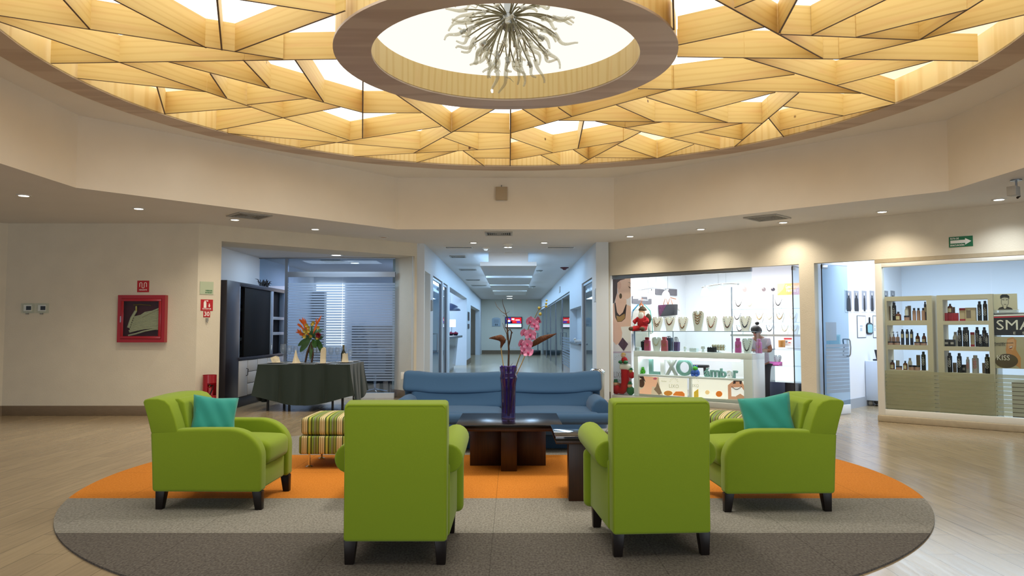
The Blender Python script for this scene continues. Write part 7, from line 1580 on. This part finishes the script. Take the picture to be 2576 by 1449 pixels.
# soffit panels
for i, (y0, lab) in enumerate(((17.05, 'nearest'), (21.0, 'second'), (24.7, 'third'), (28.3, 'farthest'))):
    x0, x1 = AY(1207.5, 668, 17.05).x, AY(1350, 668, 17.05).x
    t = thing('ceiling_baffle', lab + ' hanging white ceiling baffle along the corridor axis', 'ceiling panel', ((x0 + x1) / 2, y0, 2.84), 0, 'ceiling baffles of the corridor')
    w = (x1 - x0) / 2; m = MB(); m.box(-w, w, 0, 3.2, 0, .09); m.build('panel', 'white_paint', t); m = MB(); m.box(-w * .7, w * .7, .05, 3.0, .09, ZC - 2.842); m.build('neck', 'white_paint', t)
    if i: m = MB(); m.box(-w * .7, w * .7, .008, .04, .10, .13); m.build('light_strip', 'lamp_cool', t)
# television, plaque and small things on the end wall
t = thing('television', 'wall television with a bright red, blue and white picture at the corridor end', 'television', (0, YE, 0))
tvs = [('#1b2a8c', 0, .33, .4, 1), ('#c2222c', .33, 1, .4, 1), ('#e8ecff', .0, 1, .0, .3), ('#7fd0d8', .0, 1, .27, .36), ('#d94a52', .45, .6, .62, .8), ('#f3eef2', .38, .55, .75, .92), ('#f3eef2', .1, .28, .55, .75), ('#2b3fb8', .7, .95, .45, .62), ('#f3d9de', .62, .9, .7, .8), ('#101020', .3, .42, .42, .62), ('#e04038', .03, .25, .78, .9)]
A_, B_ = AY(1270.5, 797, YE - .1), AY(1313.5, 825, YE - .1)
m = MB(); m.box(A_.x, B_.x, YE - .10, YE - .005, B_.z, A_.z); m.build('case', 'black', t, bevel=.005)
lz = lambda o: setattr(o, 'location', (0, -YE, 0)); lz(t.children[0]); mats = []; m = MB(); wx, hz_ = B_.x - A_.x - .09, A_.z - B_.z - .09; lay = YE - .101
for cc, u0, u1, v0, v1 in tvs:
    nm = 'tv_' + cc[1:]; 
    if nm not in MATS: emis(nm, lin(cc)[:3], 1.6)
    if nm not in mats: mats.append(nm)
    xx, z_ = A_.x + .045, B_.z + .045; m.add([(xx + u0 * wx, lay, z_ + v0 * hz_), (xx + u1 * wx, lay, z_ + v0 * hz_), (xx + u1 * wx, lay, z_ + v1 * hz_), (xx + u0 * wx, lay, z_ + v1 * hz_)], [(0, 1, 2, 3)], mats.index(nm), False); lay -= .001
lz(m.build('screen', mats, t))
t = thing('framed_notice', 'pale arched restroom notice left of the television', 'sign', (0, YE, 0)); A_, B_ = AY(1238, 799, YE), AY(1259, 821, YE); mat('notice_blue', '#a9bcc9', .4); cx_ = (A_.x + B_.x) / 2
m = MB(); m.prism([(A_.x, B_.z), (B_.x, B_.z), (B_.x, A_.z - .06), (cx_ + .12, A_.z), (cx_ - .12, A_.z), (A_.x, A_.z - .06)], lambda u, v, d: (u, YE - d, v), .002, .03); lz(m.build('plate', 'notice_blue', t, bevel=.004))
m = MB()
for k in (-1, 1): x = cx_ + k * .045; m.box(x - .022, x + .022, YE - .034, YE - .031, B_.z + .05, B_.z + .13); m.ball((x, YE - .033, B_.z + .155), (.016, .003, .016), 8, 6)
for k in range(4): m.box(cx_ - .14, cx_ + .14, YE - .0335, YE - .031, A_.z - .14 - .045 * k, A_.z - .13 - .045 * k)
lz(m.build('pictogram', 'black', t))
for px, lab in ((1288, 'left'), (1295, 'right')):
    q = AY(px, 875, YE); m = MB(); m.box(q.x - .06, q.x + .06, YE - .015, YE - .001, q.z - .06, q.z + .06); tag(m.build('wall_outlet', 'white_plastic'), lab + ' white outlet plate on the far end wall under the television', 'outlet')
q = AY(1291, 765, YE); m = MB(); m.box(q.x - .02, q.x + .02, YE - .03, YE - .001, A_.z + .0 if False else AY(1290, 797, YE).z, ZC); tag(m.build('cable_duct', 'white_plastic'), 'thin vertical cable duct above the television', 'duct')
t = thing('treadmill', 'low dark exercise machine at the far right of the corridor end', 'machine', (1.2, 42.0, 0)); m = MB(); m.box(-.35, .35, -.8, .8, .08, .25); m.build('deck', 'black', t, bevel=.03); m = MB(); m.tube([(-.25, .6, .2), (-.25, .75, 1.2), (.25, .75, 1.2), (.25, .6, .2)], .03, 8); m.build('frame', 'steel', t); m = MB(); m.box(-.35, .35, -.7, .7, 0, .08); m.build('foot', 'black', t)
# steel waste bin beside the shop front
p = AZ(1507, 1007, 0); p = W3.P(-.05, -.42, 0); t = thing('waste_bin', 'round brushed steel waste bin behind the right end of the sofa', 'bin', (AY(1503, 950, 13.5).x, 13.5, 0)); m = MB(); m.lathe([(0, 0), (.115, 0), (.12, .02), (.12, .62), (0, .62)], 28); m.build('body', 'steel', t); m = MB(); m.lathe([(.12, .622), (.132, .625), (.135, .66), (.125, .68), (.10, .70), (.06, .71), (0, .712)], 28); m.build('lid', 'chrome', t)

# ------------------------------------------------------------------ ceiling fixtures
mat('trim_white', '#d9d6cf', .4); mat('vent_dark', '#2b2a28', .7); mat('vent_pale', '#a9a69e', .5)
def dl(px, py, lab, mt='lamp_warm', z=ZC, r=.075, lit=0):
    p = AZ(px, py, z); t = thing('downlight', lab, 'ceiling light', (p.x, p.y, z), 0, 'recessed downlights')
    m = MB(); m.ring((0, 0), r * .82, r * 1.15, -.012, -.001, 28); m.build('trim_ring', 'trim_white', t)
    m = MB(); m.lathe([(0, -.008), (r * .815, -.008), (r * .815, -.002), (0, -.002)], 28); m.build('lens', mt, t)
    if lit:
        d = bpy.data.lights.new('downlight_beam', 'SPOT'); d.energy = lit; d.spot_size = math.radians(135); d.spot_blend = 1.0; d.shadow_soft_size = .07; d.color = (1.0, .90, .74) if mt == 'lamp_warm' else (.85, .93, 1.0)
        o = bpy.data.objects.new('downlight_beam', d); COL.objects.link(o); o.location = (p.x, p.y, z - .03)
for a_ in ((60, 491, 'leftmost downlight, above the hose cabinet wall'), (349, 524, 'second downlight from the left, by the raised ceiling edge'), (591, 552, 'downlight in front of the left ceiling vent'), (793, 576, 'downlight above the dining alcove header'), (1191, 610, 'left downlight of the pair at the corridor mouth'), (1369, 610, 'right downlight of the pair at the corridor mouth'),
           (1585, 594, 'first downlight over the jewellery shop, nearest the corridor'), (1763, 576, 'downlight over the middle of the jewellery window'), (1970, 559, 'downlight beside the right ceiling vent'), (2219, 532, 'downlight above the salon door')): dl(*a_, lit=85)
dl(965, 596, 'unlit downlight left of the corridor mouth', 'lamp_off'); dl(2513, 501, 'bright white downlight at the right edge near the ceiling spotlight', 'lamp_cool', lit=90); dl(1278, 621, 'first bluish downlight on the corridor axis', 'lamp_cool', ZC, .10); dl(1279, 636, 'second downlight on the corridor axis', 'lamp_warm', ZC, .10)
dl(1282, 745, 'upper of two small far downlights on the corridor axis', 'lamp_cool', ZC, .2); dl(1282, 750.5, 'lower of two small far downlights on the corridor axis', 'lamp_warm', ZC, .2)
dl(846, 641, 'bright round downlight in the alcove ceiling', 'lamp_cool', HA, .11); dl(893, 661, 'round downlight seen through the glass partition', 'lamp_cool', HA, .11)
def vent(lab, px, py, w, d, rz, z=ZC, kind='sq', mt='vent_pale', n=7):
    p = AZ(px, py, z); t = thing('ceiling_vent', lab, 'vent', (p.x, p.y, z), rz, 'ceiling vents'); m = MB()
    for a0, a1, b0, b1 in ((-w / 2, w / 2, -d / 2, -d / 2 + .03), (-w / 2, w / 2, d / 2 - .03, d / 2), (-w / 2, -w / 2 + .03, -d / 2 + .03, d / 2 - .03), (w / 2 - .03, w / 2, -d / 2 + .03, d / 2 - .03)): m.box(a0, a1, b0, b1, -.018, -.001)
    m.build('frame', mt, t, bevel=.003); m = MB(); m.box(-w / 2 + .031, w / 2 - .031, -d / 2 + .031, d / 2 - .031, -.004, -.001); m.build('backing', 'vent_dark', t)
    for k in range(n):
        m = MB()
        if kind == 'sq':
            q = (.5 - .07 * (k + 1)); 
            if q < .06: break
            a0, b0 = w * q, d * q; h = .008; m.box(-a0, a0, -b0, -b0 + h, -.015, -.005); m.box(-a0, a0, b0 - h, b0, -.015, -.005); m.box(-a0, -a0 + h, -b0 + h, b0 - h, -.015, -.005); m.box(a0 - h, a0, -b0 + h, b0 - h, -.015, -.005)
        else:
            x = -w / 2 + .04 + (w - .08) * (k + .5) / n; m.box(x - .0035, x + .0035, -d / 2 + .032, d / 2 - .032, -.010, -.004)
        m.build('slat', mt, t)
vent('square ceiling vent at left above the alcove', 627, 542, .52, .52, math.radians(42)); vent('square ceiling vent over the corridor mouth', 1255, 587, .50, .50, 0); vent('square ceiling vent over the jewellery shop door', 1930, 547, .54, .54, math.radians(-43.5))
vent('long louvred grille at left of the corridor mouth', 1154, 621, .60, .34, 0, ZC, 'ln', 'trim_white', 22); vent('long louvred grille at right of the corridor mouth', 1411, 621, .60, .34, 0, ZC, 'ln', 'trim_white', 22)
for px, py, w, lab in ((1152, 645, .38, 'first'), (1177, 678, .5, 'second'), (1190, 704, .5, 'third'), (1205, 718, .6, 'fourth')): vent(lab + ' slot grille along the corridor left side', px, py, w, .45, 0, ZC, 'sq', 'vent_pale', 5)
vent('ceiling vent seen through the glass partition of the alcove', 836, 656, .42, .42, 0, HA)
for px, py, r, lab, mt in ((1278, 613, .10, 'cone smoke detector on the corridor axis', 'white_plastic'), (1222, 622, .085, 'white round sensor left of the corridor axis', 'white_plastic'), (1357, 680, .10, 'smoke detector right of the first baffle', 'grey_plastic'), (1340, 720, .12, 'smoke detector right of the third baffle', 'grey_plastic'), (1420, 672.5, .12, 'dark red alarm dome near the corridor right wall', 'red_dark')):
    p = AZ(px, py, ZC); m = MB(); m.lathe([(r, -.001), (r, -.02), (r * .55, -.045), (r * .3, -.075), (0, -.078)], 20); o = m.build('smoke_detector', mt); o.location = (p.x, p.y, ZC); tag(o, lab, 'detector')
# speaker box on the raised wall, spotlight at the right
q = AY(1247, 471, 13.12); q2 = AY(1276, 504, 13.12); t = thing('wall_speaker', 'small beige box with a short antenna on the raised wall above the corridor', 'device', ((q.x + q2.x) / 2, 13.135, (q.z + q2.z) / 2)); w, h = (q2.x - q.x) / 2, (q.z - q2.z) / 2
mat('box_beige', '#b3a184', .5); m = MB(); m.box(-w, w, -.07, -.002, -h, h); m.build('case', 'box_beige', t, bevel=.006); m = MB(); m.tube([(0, -.03, h), (0, -.03, h + .035)], .006, 6); m.build('antenna', 'black', t)
p = AZ(2556, 452, ZC); t = thing('ceiling_spotlight', 'twin adjustable spotlight under the ceiling at the right edge', 'spotlight', (p.x, p.y, ZC), .6); m = MB(); m.lathe([(.06, -.001), (.06, -.015), (0, -.015)], 16); m.tube([(0, 0, -.01), (0, 0, -.10)], .012, 8); m.build('mount', 'alu', t)
m = MB(); m.box(-.14, -.02, -.05, .05, -.20, -.09); m.build('housing', 'vent_pale', t, bevel=.006); m = MB(); m.tube([(.0, 0, -.10), (.05, 0, -.13), (.07, 0, -.19), (.02, .0, -.21)], .014, 8); m.build('yoke', 'black', t)
